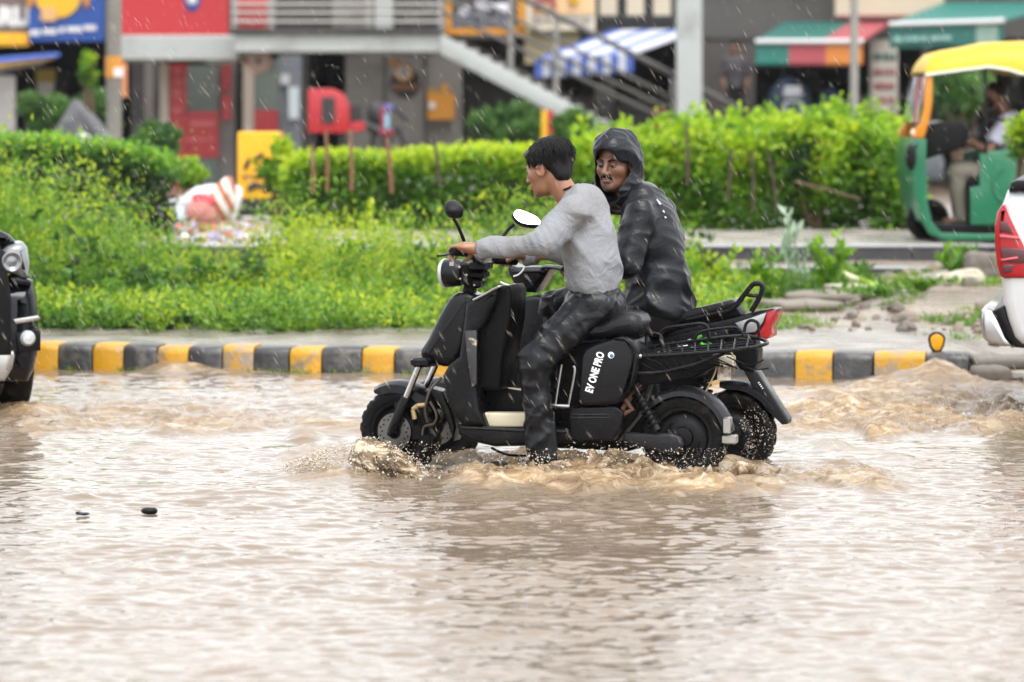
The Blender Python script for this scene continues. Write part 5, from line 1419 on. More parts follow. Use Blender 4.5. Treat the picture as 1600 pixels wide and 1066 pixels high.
streak(o, cc, [(-60, -20), (-16, 17), (21, 43)], 55, 12, 72.13, mat('amber_print', (.8, .36, .005), .5))
o, cc = board('shop_sign', 'blue shop sign with a big yellow disc and a white line of lettering', 45, -60, 163, 65, 72.0, s_blue)
mb = MB(); mb.lathe([(0, 0), (36 * .012, 0), (36 * .012, .05), (0, .05)], W(91, -8, 71.99), (0, -1, 0), 40); mb.build('yellow_disc', s_yel, o, off=cc)
pbox(o, 'picture_patch', 64, 12, 87, 33, 71.9, .06, mat('tan_patch', (.5, .3, .12), .6), off=cc)
for x in (47, 135): mb = MB(); mb.ell(W(x, 2, 71.95), (.06, .03, .14), 12, 8); mb.build('orange_mark', s_org, o, off=cc)
streak(o, cc, [(47, 62), (66, 88), (92, 100), (104, 128), (131, 150)], 47, 8, 71.97, s_wh, -.09)
o, cc = board('bank_sign', 'large plain red signboard with a blue shield over the pale beam', 190, -60, 357, 58, 70.9, s_red)
mb = MB(); mb.prism([W(x, y, 70.85)[[0, 2]] for x, y in ((288, -12), (313, -12), (313, 4), (308, 14), (300, 19), (292, 14), (288, 4))], 70.87, 70.93, .005); mb.build('blue_shield', s_blue, o, off=cc)
mb = MB(); mb.ell(W(300, 1, 70.84), (.09, .03, .08), 14, 8); mb.build('white_emblem', s_wh, o, off=cc)
o, cc = board('bank_sign', 'smaller red signboard with pale stripes behind the landing rails', 364, -60, 426, 47, 72.4, s_red)
for y in (2, 18, 30): pbox(o, 'pale_stripe', 367, y, 420, y + 5, 72.36, .06, s_pink, off=cc)
o, cc = board('picture_board', 'orange framed picture board at the top of the stairs', 700, -60, 818, 50, 70.9, s_dark, 'board')
for x0, y0, x1, y1 in ((696, 44, 822, 54), (809, -60, 821, 50), (696, -60, 706, 46)): pbox(o, 'frame', x0, y0, x1, y1, 70.85, .14, s_org, off=cc)
mb = MB(); r_ = np.random.default_rng(12)
for k in range(9): mb.ell(W(r_.uniform(712, 800), r_.uniform(24, 40), 70.88), (r_.uniform(.08, .2), .03, r_.uniform(.06, .14)), 10, 6, 1)
for k in range(4): mb.ell(W(r_.uniform(725, 790), r_.uniform(2, 18), 70.87), (r_.uniform(.1, .2), .03, r_.uniform(.06, .12)), 10, 6, 0)
mb.build('picture', [mat('pale_print', (.5, .5, .55), .5), mat('slate_print', (.08, .085, .11), .5)], o, off=cc)
o, cc = board('shop_sign', 'cream shop sign with red strokes and a yellow drop right of the picture board', 822, -60, 930, 48, 72.6, mat('ivory_board', (.58, .52, .40), .5, var=.05))
pbox(o, 'peach_field', 832, -60, 928, 22, 72.56, .06, mat('peach_field', (.62, .40, .2), .5), off=cc)
pbox(o, 'red_stroke', 836, -20, 843, 18, 72.52, .06, s_rose, off=cc); pbox(o, 'red_stroke', 862, -20, 869, 14, 72.52, .06, s_rose, off=cc); pbox(o, 'red_stroke', 843, -6, 862, 3, 72.52, .06, s_rose, off=cc); mb = MB(); mb.ell(W(897, -2, 72.5), (.1, .04, .13), 14, 10); mb.build('yellow_drop', s_yel, o, off=cc)
streak(o, cc, [(832, 848), (852, 862), (868, 884), (890, 905), (910, 924)], 27, 7, 72.56, mat('grey_print', (.3, .27, .25), .6))
o, cc = board('shop_sign', 'blank cream signboard above the three coloured awning', 1305, -60, 1475, 28, 72.0, s_cream)
pbox(o, 'red_line', 1306, 24, 1420, 27, 71.97, .05, s_rose, off=cc)

def awning(label, x0, x1, yt, yb, Y, xr0, xr1, yr, dep, segs, top_m, bar=True, scallop=0, dyr=0):
    """valance from x0..x1 (yt top, yb bottom) at Y; roof rises to xr0..xr1 at height yr, dep metres behind"""
    o, cc = at('awning', label, 'awning', (x0 + x1) / 2, Y)
    mb = MB(); ms = []
    for (f0, f1, m) in segs:
        if m not in ms: ms.append(m)
        a, b = x0 + (x1 - x0) * f0, x0 + (x1 - x0) * f1; n = max(2, int((b - a) / 5))
        xs = np.linspace(a, b, n + 1)
        for u, w in zip(xs, xs[1:]):
            k = (yb - 4 if scallop else yb)
            V = [W(u, yt + dyr * (u - x0), Y), W(w, yt + dyr * (w - x0), Y), W(w, k + dyr * (w - x0), Y - .02), W((u + w) / 2, yb + scallop + dyr * (w - x0), Y - .02), W(u, k + dyr * (u - x0), Y - .02)]
            V2 = [p + (0, .03, 0) for p in V]
            mb.add(np.array(V + V2), [[0, 4, 3, 2, 1], [5, 6, 7, 8, 9], [0, 1, 6, 5], [1, 2, 7, 6], [2, 3, 8, 7], [3, 4, 9, 8], [4, 0, 5, 9]], ms.index(m))
    mb.build('valance', ms, o, smooth=False, off=cc)
    mb = MB(); ms = []
    for f0, f1, m in top_m:
        if m not in ms: ms.append(m)
        A = [W(x0 + (x1 - x0) * f, yt + dyr * (x1 - x0) * f, Y) for f in (f0, f1)]; B = [W(xr0 + (xr1 - xr0) * f, yr, Y + dep) for f in (f1, f0)]
        V = np.array(A + B); mb.add(np.concatenate((V, V - (0, 0, .04))), [[0, 1, 2, 3], [7, 6, 5, 4], [0, 4, 5, 1], [1, 5, 6, 2], [2, 6, 7, 3], [3, 7, 4, 0]], ms.index(m))
    mb.build('canopy', ms, o, smooth=False, off=cc)
    if bar:
        mb = MB(); mb.tube([W(x0 - 1, yt + 1, Y - .05), W(x1 + 1, yt + 1 + dyr * (x1 - x0), Y - .05)], .045, 8); mb.build('front_bar', mat('pale_bar', (.5, .5, .5), .4), o, off=cc)
    return o, cc
awning('faded awning with a green, a rose and an orange panel over the plastic chair', 1181, 1348, 64, 101, 69.0, 1225, 1392, 34, 3.2, [(0, .31, s_teal), (.31, .655, s_rose), (.655, 1, s_orc)], [(0, .62, s_teal_d), (.62, 1, s_rose)], True, 3)
o, cc = awning('dark green shop awning with faint white lettering beside the rickshaw canopy', 1390, 1568, 37, 76, 68.6, 1475, 1660, 4, 3.4, [(0, .76, s_teal_d), (.76, .95, mat('grey_green_canvas', (.16, .24, .20), .6)), (.95, 1, s_teal_d)], [(0, 1, s_teal)], True, 3, -.03)
streak(o, cc, [(1396, 1410), (1414, 1422), (1424, 1436), (1439, 1449), (1454, 1464), (1466, 1474), (1476, 1486)], 58, 7, 68.52, mat('faded_print', (.20, .36, .32), .6), -.03)
seg = [(k / 13, (k + 1) / 13, s_awb if k % 2 == 0 else s_aww) for k in range(13)]
awning('blue and white striped awning behind the stair handrail', 836, 990, 92, 122, 69.8, 960, 1092, 46, 3.0, seg, [(k / 9, (k + 1) / 9, s_aww if k % 3 else s_awb) for k in range(9)], False, 3, -.06)
o, cc = at('awning', 'narrow sloping awning in blue and yellow below the brown sign', 'awning', 40, 70)
for dy, m in ((0, s_awb), (9, s_yel), (22, s_conc)):
    mb = MB(); V = np.array([W(-90, 96 + dy, 70), W(-90, 108 + dy, 70), W(94 - dy, 88 + dy * .5, 71.6), W(92 - dy, 82 + dy * .6, 71.6)]); mb.add(np.concatenate((V, V + (0, .06, 0))), [[0, 1, 2, 3], [7, 6, 5, 4], [0, 4, 5, 1], [1, 5, 6, 2], [2, 6, 7, 3], [3, 7, 4, 0]]); mb.build('awning_band', m, o, smooth=False, off=cc)
o, cc = board('menu_board', 'small white board with a yellow top in the dark shop bay', 58, 112, 84, 150, 75, s_wh, 'board'); pbox(o, 'yellow_top', 56, 108, 86, 130, 74.95, .1, mat('olive_yellow', (.4, .3, .05), .6), off=cc)
o, cc = board('shop_shutter', 'pale grey shutter panel in the bay at the left edge', -60, 118, 24, 300, 73.5, mat('pale_grey_panel', (.42, .41, .39), .6), 'shutter')

# posts
def pole(label, x0, x1, y0, y1, Y, m, name='street_pole', bands=()):
    o, cc = at(name, label, 'pole', (x0 + x1) / 2, Y); r = (x1 - x0) / 2 * Y / 6000; a = W((x0 + x1) / 2, y1, Y); b = W((x0 + x1) / 2, y0, Y)
    mb = MB(); mb.tube([a, b], r, 16); mb.build('post', m, o, off=cc)
    for u0, u1, mm in bands: mb = MB(); mb.tube([W((x0 + x1) / 2, u1, Y), W((x0 + x1) / 2, u0, Y)], r * 1.12, 16); mb.build('band', mm, o, off=cc)
    return o, cc
o, cc = pole('thick weathered pole with an orange tin plate tied round it, by the hedge', 166, 190, -90, 262, 52, mat('weathered_pole', (.15, .14, .12), .75, var=.3, vs=4), bands=((88, 121, s_org),))
pbox(o, 'tin_plate', 178, 106, 192, 120, 51.7, .05, s_wh, off=cc); pbox(o, 'orange_tag', 190, 98, 198, 152, 52, .05, mat('faded_orange', (.5, .2, .09), .6), off=cc)
pole('slim grey lamp pole in front of the three coloured awning', 1328, 1341, -90, 262, 55, mat('grey_pole', (.20, .195, .175), .6, var=.15))

# things in front of the shops
o, cc = at('cabinet', 'red cabinet on legs with a dark window beside the slate column', 'cabinet', 512, 66)
mb = MB(); mb.prism([W(x, y, 66)[[0, 2]] for x, y in ((481, 139), (518, 139), (534, 146), (545, 164), (545, 208), (481, 208))], 66, 66.5, .03); mb.build('case', s_red, o, off=cc)
pbox(o, 'window', 503, 152, 523, 192, 65.96, .06, s_blk, off=cc); pbox(o, 'side_tray', 545, 191, 569, 206, 66.1, .4, s_red, .02, off=cc); pbox(o, 'leg', 486, 208, 492, 290, 66.1, .06, s_blk, off=cc); pbox(o, 'leg', 530, 208, 536, 290, 66.1, .06, s_blk, off=cc); pbox(o, 'back_panel', 545, 166, 566, 192, 66.3, .1, s_blk, off=cc)
o, cc = at('stool', 'small red stool with a blue cloth before the grey wall', 'stool', 603, 66)
pbox(o, 'seat', 593, 203, 614, 212, 66, .3, mat('maroon_plastic', (.26, .02, .05), .4), .02, off=cc); pbox(o, 'backrest', 594, 168, 601, 204, 66.2, .1, mat('maroon_plastic', (.26, .02, .05), .4), .02, off=cc); pbox(o, 'blue_cloth', 601, 178, 608, 202, 65.95, .1, mat('pale_blue_cloth', (.2, .38, .5), .7), .01, off=cc); pbox(o, 'violet_cloth', 599, 163, 614, 172, 65.95, .1, mat('violet_cloth', (.12, .11, .3), .7), .01, off=cc)
for x in (595, 611): pbox(o, 'leg', x, 212, x + 3, 290, 66.1, .05, s_blk, off=cc)
o, cc = at('motor_scooter', 'black scooter parked before the grey wall beside the red cabinet', 'scooter', 585, 67)
mb = MB(); mb.ell(W(586, 178, 67), (.15, .1, .22), 14, 10); mb.build('front_apron', s_blk, o, off=cc)
mb = MB(); mb.tube(smooth_path([W(576, 196, 67), W(600, 208, 67), W(622, 200, 67)], 5), .09, 8); mb.build('body', s_blk, o, off=cc)
mb = MB(); mb.tube([W(614, 164, 66.9), W(640, 192, 66.9)], .05, 8); mb.build('seat', s_blk, o, off=cc)
make_wheel(o, W(580, 268, 67) - cc, .22, .1, 0, False, 'x'); make_wheel(o, W(650, 268, 67) - cc, .22, .1, 0, False, 'x')
mb = MB(); mb.tube([W(582, 262, 67), W(584, 190, 67)], .05, 8); mb.tube([W(622, 200, 67), W(648, 262, 67)], .05, 8); mb.build('fork', s_blk, o, off=cc)
o, cc = at('low_wall', 'low white painted wall behind the lime hedge', 'wall', 660, 60); pbox(o, 'wall', 560, 238, 768, 300, 60, .2, s_wh, .02, off=cc); pbox(o, 'red_coping', 575, 234, 760, 238.5, 60, .15, mat('rust_coping', (.24, .06, .05), .7), off=cc)
o, cc = at('marker_post', 'short post striped yellow and red beside the stair foot', 'post', 855, 62); pbox(o, 'yellow_stripe', 846, 172, 855, 260, 62, .12, s_yel, off=cc); pbox(o, 'red_stripe', 855, 172, 864, 260, 62, .12, s_red, off=cc)
for lab, x0, y0, x1, y1, Y, m in (('dull red crates stacked under the striped awning', 1018, 170, 1040, 230, 71, mat('dull_red', (.2, .03, .04), .6)), ('pale sacks standing under the striped awning', 930, 130, 960, 230, 71.5, s_conc), ('dark crates under the striped awning', 965, 155, 1012, 230, 71, s_int)):
    o, cc = at('crate_stack' if 'crates' in lab else 'sack_stack', lab, 'crates' if 'crates' in lab else 'sacks', (x0 + x1) / 2, Y)
    n = 3
    for k in range(n): pbox(o, 'layer', x0 + (k % 2) * 2, y1 - (k + 1) * (y1 - y0) / n + .6, x1 - (k % 2), y1 - k * (y1 - y0) / n, Y + .02 * k, .5, m, .03, off=cc)
# parked cars far back
def car(label, fr, L, h, m, win):
    o = thing('parked_car', label, 'car', fr.o, fr.a)
    def sd(name, O, w, b, mm, v0=0.0):
        mb = MB(); mb.prism(O, v0, w, b, steps=3); return mb.build(name, mm, o)
    sd('body', [(0, .25), (0, .62), (.25, .78), (1.1, .88), (L - 1.1, .92), (L - .1, .86), (L, .6), (L, .25)], 1.65, .1, m)
    sd('cabin', [(.95, .85), (1.6, h - .04), (2.2, h), (L - 1.3, h - .05), (L - .5, .88)], 1.55, .12, m, .1)
    sd('side_window', [(1.15, .92), (1.66, h - .12), (2.2, h - .09), (L - 1.35, h - .13), (L - .8, .93)], 1.62, .01, win, .06)
    mb = MB(); A = [(1.0, .25, .93), (1.0, 1.4, .93), (1.55, 1.3, h - .1), (1.55, .35, h - .1)]; V = np.array(A, float) - (.06, 0, -.03); mb.add(np.concatenate((V, V + (.04, 0, -.02))), [[0, 1, 2, 3], [7, 6, 5, 4], [0, 4, 5, 1], [1, 5, 6, 2], [2, 6, 7, 3], [3, 7, 4, 0]]); mb.build('windscreen', win, o)
    for x in (.75, L - .75):
        for y in (.08, 1.57): make_wheel(o, np.array((x, y, .3)), .3, .18, 0, False, 'x')
car('dark grey car parked behind the clipped hedge at the left edge', Frame((-6.2, 47, .2), math.radians(200)), 4.0, 1.35, mat('dark_grey_paint', (.04, .042, .048), .2, coat=.5), mat('hazy_glass', (.25, .33, .33), .1, spec=.7))
car('dark blue grey car parked in front of the brown wall, behind the hedge', Frame((4.1, 66, .0), 0.1), 3.4, 1.42, mat('blue_grey_paint', (.05, .065, .075), .25, coat=.4), glass_dk)
# plastic chair
o, cc = at('plastic_chair', 'pale grey plastic chair under the three coloured awning', 'chair', 1245, 67); m = mat('grey_plastic', (.22, .22, .23), .5)
pbox(o, 'backrest', 1225, 134, 1252, 153, 67.45, .05, m, .03, off=cc); pbox(o, 'seat', 1226, 158, 1253, 162, 67, .5, m, .02, off=cc)
for x, dy in ((1225, 0), (1251, 0), (1227, .45), (1252, .45)): pbox(o, 'leg', x, 160, x + 4, 255, 67 + dy, .06, m, off=cc)
for x in (1224, 1253): pbox(o, 'armrest', x, 146, x + 3, 149, 67.05, .45, m, .01, off=cc)
for lab, x0, x1, y0 in (('navy tarpaulin bundle heaped behind the plastic chair', 1196, 1270, 118), ('blue tarpaulin bundle to the right of the plastic chair', 1272, 1322, 138)):
    o, cc = at('tarpaulin_bundle', lab, 'tarpaulin', (x0 + x1) / 2, 71)
    A = W((x0 + x1) / 2, 180, 71.3); hw = (x1 - x0) / 2 * 71 / 6000; hh = (250 - y0) / 2 * 71 / 6000; A[2] = W(0, (250 + y0) / 2, 71.3)[2]
    f = lambda X, A=A, hw=hw, hh=hh: elp(X, A, (hw, .35, hh)) + .05 * nz3(X, 6, int(hw * 100))
    sdf_obj('cloth', f, A - (hw + .2, .6, hh + .2), A + (hw + .2, .6, hh + .2), .06, mat('navy_tarp', (.02, .04, .075), .6), o, cc)

def simple_person(label, px, Y, yhead, H, shirt_m, pants_m, sit=False, face=-1):
    """standing or sitting figure, one body mesh with clothes over it"""
    o, cc = at('person', label, 'person', px, Y)
    hd = W(px, yhead, Y); s = H / 1.72; g = lambda x, y, z: hd + np.array((x, y, z)) * s
    Rh = rotz(-PI / 2 + face * .4)
    if not sit: LG = [((.0, s_ * .09, -.78), (.02, s_ * .10, -1.16), (.0, s_ * .10, -1.56)) for s_ in (1, -1)]
    else: LG = [((.0, s_ * .09, -.74), (.42 * face, s_ * .14, -.72), (.40 * face, s_ * .12, -1.12)) for s_ in (1, -1)]
    if not sit: LG = [tuple((p[1], p[0], p[2]) for p in l) for l in LG]
    def legs(X, q):
        d = elp(X, g(0, 0, -.74), (.17 * s + q, .13 * s + q, .13 * s))
        for a, b, c in LG: d = smin(d, smin(cap(X, g(*a), g(*b), .08 * s + q, .06 * s + q), cap(X, g(*b), g(*c), .058 * s + q, .045 * s + q), .02), .04)
        return d
    AR = [((s_ * .19, 0, -.28), (s_ * .25, .02, -.56), (s_ * .2, -.12, -.76)) for s_ in (1, -1)]
    def tors(X, q, arms=1.0):
        d = elp(X, g(0, 0, -.42), (.18 * s + q, .115 * s + q, .26 * s)); d = smin(d, elp(X, g(0, 0, -.64), (.155 * s + q, .11 * s + q, .16 * s)), .05)
        d = smin(d, cap(X, g(.17, 0, -.26), g(-.17, 0, -.26), .06 * s + q), .05)
        for a, b, c in AR:
            l = cap(X, g(*a), g(*b), .05 * s + q, .042 * s + q)
            if arms > .6: l = smin(l, cap(X, g(*b), g(*c), .04 * s + q, .028 * s + q), .02)
            d = smin(d, l, .03)
        return d
    def body(X):
        d = smin(tors(X, 0), legs(X, 0), .04); d = smin(d, cap(X, hd, g(0, 0, -.25), .05 * s), .03); d = smin(d, head_sdf((X - hd) @ Rh / s) * s, .02)
        for a, b, c in AR: d = smin(d, elp(X, g(*c) + (0, -.03, -.04), (.03, .03, .07)), .02)
        for a, b, c in LG: d = smin(d, elp(X, g(*c) + (.0, -.07, -.05), (.045, .12, .035)), .03)
        return d
    lo, hi = hd - (.75, .5, 1.75 * s), hd + (.75, .5, .25)
    sdf_obj('body', body, lo, hi, .016, skin_d, o, cc)
    sdf_obj('shirt', lambda X: tors(X, .014, .5), lo, hi, .017, shirt_m, o, cc)
    sdf_obj('trousers', lambda X: legs(X, .014), lo, hi, .017, pants_m, o, cc)
    sdf_obj('hair', lambda X: smax(elp((X - hd) @ Rh / s, (-.016, 0, .05), (.11, .09, .095)), -(((X - hd) @ Rh / s)[:, 2] - .0 - .6 * np.clip(((X - hd) @ Rh / s)[:, 0], -.1, .2)), .01) * s, hd - .2, hd + .2, .014, hair_m, o, cc)
simple_person('person in dark clothes standing against the brown wall under the awnings', 1149, 71.6, 74, 1.7, mat('dark_shirt', (.05, .045, .05), .8), s_blk)
simple_person('person in black seated at the foot of the posted pillar', 1352, 62, 164, 1.6, s_blk, s_blk, True, 1)
# ---------------------------------------------------------------- low walls, hedges, weeds, rubble
gr = np.random.default_rng(99)
w_blk = mat('weathered_black_wall', (.035, .034, .035), .5, var=.4, vs=3, col2=(.10, .095, .09), c2s=3, c2t=(.5, .75), bump=.4)
w_top = mat('pale_wall_top', (.28, .29, .30), .35, var=.2, vs=4)
def wall_run(label, px0, px1, yt, yb, Y, dep, ytop):
    o, cc = at('low_wall', label, 'wall', (px0 + px1) / 2, Y)
    n = max(3, int((px1 - px0) / 120)); 
    mb = MB()
    for k in range(n):
        a, b = px0 + (px1 - px0) * k / n, px0 + (px1 - px0) * (k + 1) / n; j = gr.uniform(-.008, .008)
        A, B = W(a + .4, yb, Y), W(b - .4, yt, Y); mb.box((A[0], Y + j, A[2] - .3), (B[0], Y + dep, B[2]), .012)
    mb.build('wall', w_blk, o, off=cc)
    A, B = W(px0, yt, Y), W(px1, yt, Y); mb = MB(); mb.box((A[0], Y - .012, A[2] - .004), (B[0], Y + dep + .01, A[2] + .022), .008); mb.build('coping', w_top, o, off=cc)
    return o
wall_run('taller low black wall along the service lane behind the weeds', -200, 1800, 387, 414, 33.2, .18, 381)
wall_run('lower black ledge with a pale top in front of the taller low wall', -200, 1455, 421, 442, 31.9, .2, 417)
o, cc = at('hedge_kerb', 'pale stone edging under the lime hedges', 'kerb', 900, 37.4)
mb = MB(); x = 430
while x < 1432:
    w = gr.uniform(34, 52); A, B = W(x + .7, 384, 37.4), W(min(x + w, 1434) - .7, 363 + gr.uniform(-1, 1), 37.4); mb.box((A[0], 37.4 + gr.uniform(-.02, .02), A[2]), (B[0], 37.62, B[2]), .02); x += w
mb.build('edging', mat('pale_edging', (.44, .41, .34), .6, var=.2, vs=2, col2=(.26, .23, .18), c2s=3), o, off=cc)

# leaf colours: tips younger and yellower; lower hedge leaves painted darker for shade
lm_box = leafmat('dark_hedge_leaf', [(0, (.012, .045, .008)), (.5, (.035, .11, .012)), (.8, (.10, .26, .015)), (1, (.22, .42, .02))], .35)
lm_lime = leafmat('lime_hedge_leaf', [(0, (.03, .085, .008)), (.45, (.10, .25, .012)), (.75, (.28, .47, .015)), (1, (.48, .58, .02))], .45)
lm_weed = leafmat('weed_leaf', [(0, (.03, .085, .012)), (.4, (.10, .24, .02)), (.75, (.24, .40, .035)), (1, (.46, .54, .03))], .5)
lm_grass = leafmat('grass_blade', [(0, (.05, .12, .012)), (.6, (.15, .30, .022)), (1, (.30, .38, .05))], .4)
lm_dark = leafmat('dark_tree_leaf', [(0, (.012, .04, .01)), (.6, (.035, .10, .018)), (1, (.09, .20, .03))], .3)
lm_milk = leafmat('grey_green_leaf', [(0, (.14, .25, .14)), (1, (.42, .52, .40))], .3)
twig = mat('twig_bark', (.09, .055, .03), .8, var=.3)

def hedge(label, outline, Y0, Y1, n, size, lm, seed, tip=.75, rough=.09, wild=0.0, name='hedge', base=.3, pw=2.2):
    """outline: [(px, y_top, y_bottom)] at distance Y0; leaves on and inside the volume up to Y1"""
    r = np.random.default_rng(seed); o, cc = at(name, label, 'hedge', np.mean([p[0] for p in outline]), Y0, z=.4)
    xs = [p[0] for p in outline]
    px = r.uniform(xs[0], xs[-1], n); yt = np.interp(px, xs, [p[1] for p in outline]); yb = np.interp(px, xs, [p[2] for p in outline])
    X = (px - 800) / 6000 * Y0; ztop = CAMZ - (yt - 150) / 6000 * Y0; zb = CAMZ - (yb - 150) / 6000 * Y0
    d = r.random(n); face = r.random(n) < .5
    dep = np.where(face, r.random(n) ** 2 * .22, d * (Y1 - Y0)); hz = np.where(face, r.random(n), 1 - r.random(n) ** 2 * .22)
    bump = rough * (fbm(X * 3.5, dep * 3.5 + hz * 2.2, seed, 4) - .47) * 2.4
    Y = Y0 + dep - np.where(face, bump, 0); H = ztop - zb; Z = zb + H * hz + np.where(face, 0, bump) + wild * np.clip(fbm(X * 6, dep * 6, seed + 3, 2) - .42, 0, 1)
    C = np.stack((X * Y / Y0 ** 1 if False else X, Y, Z), 1) + r.normal(size=(n, 3)) * size * .5
    t = np.clip(base + (tip - base) * np.clip((Z - zb) / H, 0, 1.1) ** pw + r.normal(size=n) * .16 + .9 * (fbm(X * 2.6, Z * 2.6 + dep, seed + 9, 3) - .46), 0, 1)  # darker low down: shade put into the tint, besides new growth on top
    s = size * r.uniform(.6, 1.3, n)
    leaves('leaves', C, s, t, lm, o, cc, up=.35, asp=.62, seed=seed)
    mb = MB()   # stems inside
    for k in range(int((xs[-1] - xs[0]) / 9)):
        p = r.uniform(xs[0] + 6, xs[-1] - 6); a = (p - 800) / 6000 * Y0; zt = CAMZ - (np.interp(p, xs, [q[1] for q in outline]) - 150) / 6000 * Y0; yy = r.uniform(Y0 + .15, Y1 - .1); z0 = CAMZ - (outline[0][2] - 150) / 6000 * Y0 - .05
        mb.tube(smooth_path([(a, yy, z0), (a + r.normal() * .08, yy, (z0 + zt) / 2), (a + r.normal() * .15, yy - .1, zt - .06)], 3), np.linspace(.014, .005, 7), 5)
    mb.build('stems', twig, o, off=cc)
    return o, cc
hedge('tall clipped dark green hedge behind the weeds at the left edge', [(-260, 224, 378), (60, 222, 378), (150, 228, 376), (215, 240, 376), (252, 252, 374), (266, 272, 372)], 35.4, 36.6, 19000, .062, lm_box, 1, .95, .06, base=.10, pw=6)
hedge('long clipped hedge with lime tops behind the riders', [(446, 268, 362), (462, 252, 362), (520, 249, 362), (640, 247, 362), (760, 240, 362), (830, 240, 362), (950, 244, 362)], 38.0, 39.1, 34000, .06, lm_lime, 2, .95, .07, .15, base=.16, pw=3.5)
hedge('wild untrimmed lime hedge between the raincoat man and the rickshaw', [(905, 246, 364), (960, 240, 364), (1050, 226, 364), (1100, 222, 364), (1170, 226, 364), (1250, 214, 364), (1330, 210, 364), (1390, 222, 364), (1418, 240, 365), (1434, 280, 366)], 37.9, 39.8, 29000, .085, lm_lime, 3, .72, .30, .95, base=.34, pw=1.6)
def bush(label, px, py, rx, ry, Y, n, size, lm, seed, trunk=True, name='shrub', cat='shrub', mean=.5, off_t=0.0):
    r = np.random.default_rng(seed); c = W(px, py, Y); s = Y / 6000
    zb = gz(c[0], Y); o = thing(name, label, cat, (c[0], Y, zb)); cc = np.array((c[0], Y, zb))
    k = 16; cl = r.normal(size=(k, 3)); cl /= np.linalg.norm(cl, axis=1)[:, None]; cl *= (r.random((k, 1)) ** .5) * np.array((rx * s, rx * s * .8, ry * s)) * .8; cr_ = r.uniform(.28, .5, k) * min(rx, ry) * s
    i = r.integers(0, k, n); d = r.normal(size=(n, 3)); d /= np.linalg.norm(d, axis=1)[:, None]
    C = c + cl[i] + d * (cr_[i] * r.uniform(.5, 1.15, n))[:, None]
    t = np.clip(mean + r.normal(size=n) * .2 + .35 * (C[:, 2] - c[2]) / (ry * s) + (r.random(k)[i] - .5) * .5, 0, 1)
    leaves('crown', C, size * r.uniform(.6, 1.3, n), t, lm, o, cc, up=.3, asp=.55, seed=seed)
    mb = MB(); base = np.array((c[0], Y, zb - .03))
    for q in cl[:8]:
        e = c + q; m_ = (base + e) / 2 + r.normal(size=3) * .05; mb.tube(smooth_path([base, m_, e], 4), np.linspace(.035 if trunk else .02, .006, 9), 6)
    mb.build('trunk' if trunk else 'stems', twig, o, off=cc)
    return o, cc
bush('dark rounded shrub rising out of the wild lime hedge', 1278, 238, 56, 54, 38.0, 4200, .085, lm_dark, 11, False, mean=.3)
bush('small tree with drooping dark leaves beside the red kiosk door', 240, 226, 42, 38, 47, 2600, .10, lm_dark, 12, True, 'small_tree', 'tree', .7)
bush('leafy shrub between the dark grey car and the tarpaulin hut', 75, 180, 62, 36, 58, 2600, .12, lm_dark, 13, True, 'shrub', 'shrub', .65)
bush('dark shrub behind the tarpaulin hut, beside the weathered pole', 152, 176, 36, 34, 57, 1400, .12, lm_dark, 14, True, 'shrub', 'shrub', .6)
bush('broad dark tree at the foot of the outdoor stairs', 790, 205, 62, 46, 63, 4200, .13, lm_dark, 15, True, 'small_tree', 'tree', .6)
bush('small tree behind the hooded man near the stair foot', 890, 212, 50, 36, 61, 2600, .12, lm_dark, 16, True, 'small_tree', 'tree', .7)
bush('thin creeper growing up by the shop bay left of the pole', 138, 112, 14, 40, 56, 500, .09, lm_lime, 17, True, 'creeper', 'plant', .4)
bush('yellow green sapling leaning in at the right edge before the rickshaw', 1606, 205, 34, 52, 32.6, 1500, .06, lm_lime, 18, True, 'sapling', 'tree', .75)
bush('bushy lime shrub with leaves hanging over the yellow sign box', 436, 262, 34, 52, 40.5, 1300, .085, lm_lime, 19, True, 'shrub', 'shrub', .6)
bush('hazy green tree far behind the rickshaw cabin', 1500, 150, 60, 50, 62, 3000, .14, lm_dark, 21, True, 'small_tree', 'tree', .7)
bush('low lime shrub in front of the red kiosk door', 300, 272, 30, 26, 41, 700, .08, lm_lime, 20, False, 'shrub', 'shrub', .6)

# hedge stakes
for k, (x0, y0, x1, y1, Y) in enumerate(((487, 225, 489, 262, 37.9), (509, 205, 511, 258, 37.95), (547, 202, 549, 258, 37.9), (604, 215, 612, 262, 37.85), (677, 212, 687, 250, 37.9), (1072, 190, 1074, 250, 37.6), (1175, 238, 1176, 292, 37.5), (1200, 236, 1214, 290, 37.5), (1143, 235, 1136, 275, 37.5))):
    lab = ('stub of a wooden stake at the start of the lime hedge', 'brown stake below the red cabinet', 'second brown stake below the red cabinet tray', 'leaning brown stake in front of the red stool', 'dark stake leaning over the lime hedge', 'dull red stake before the grey column', 'pale upright stake in the wild hedge', 'dark leaning stake in the wild hedge', 'short grey stake among the wild hedge leaves')[k]
    a, b = W(x0, y0, Y), W(x1, y1 + 40, Y); mb = MB(); mb.tube([a, (a + b) / 2 + (.01, 0, 0), b], [.012, .016, .017] if k > 3 else [.016, .019, .02], 8)
    tag(mb.build('hedge_stake', s_wood if k < 4 else mat('dark_stake', (.05, .032, .022), .8, var=.3), None), lab, 'stake', 'wooden stakes along the hedges')
mb = MB(); mb.tube(smooth_path([W(1242, 284, 37.5), W(1290, 296, 37.4), W(1344, 312, 37.4)], 5), np.linspace(.018, .012, 11), 6); tag(mb.build('fallen_branch', twig, None), 'bare branch lying across the wild lime hedge', 'branch')

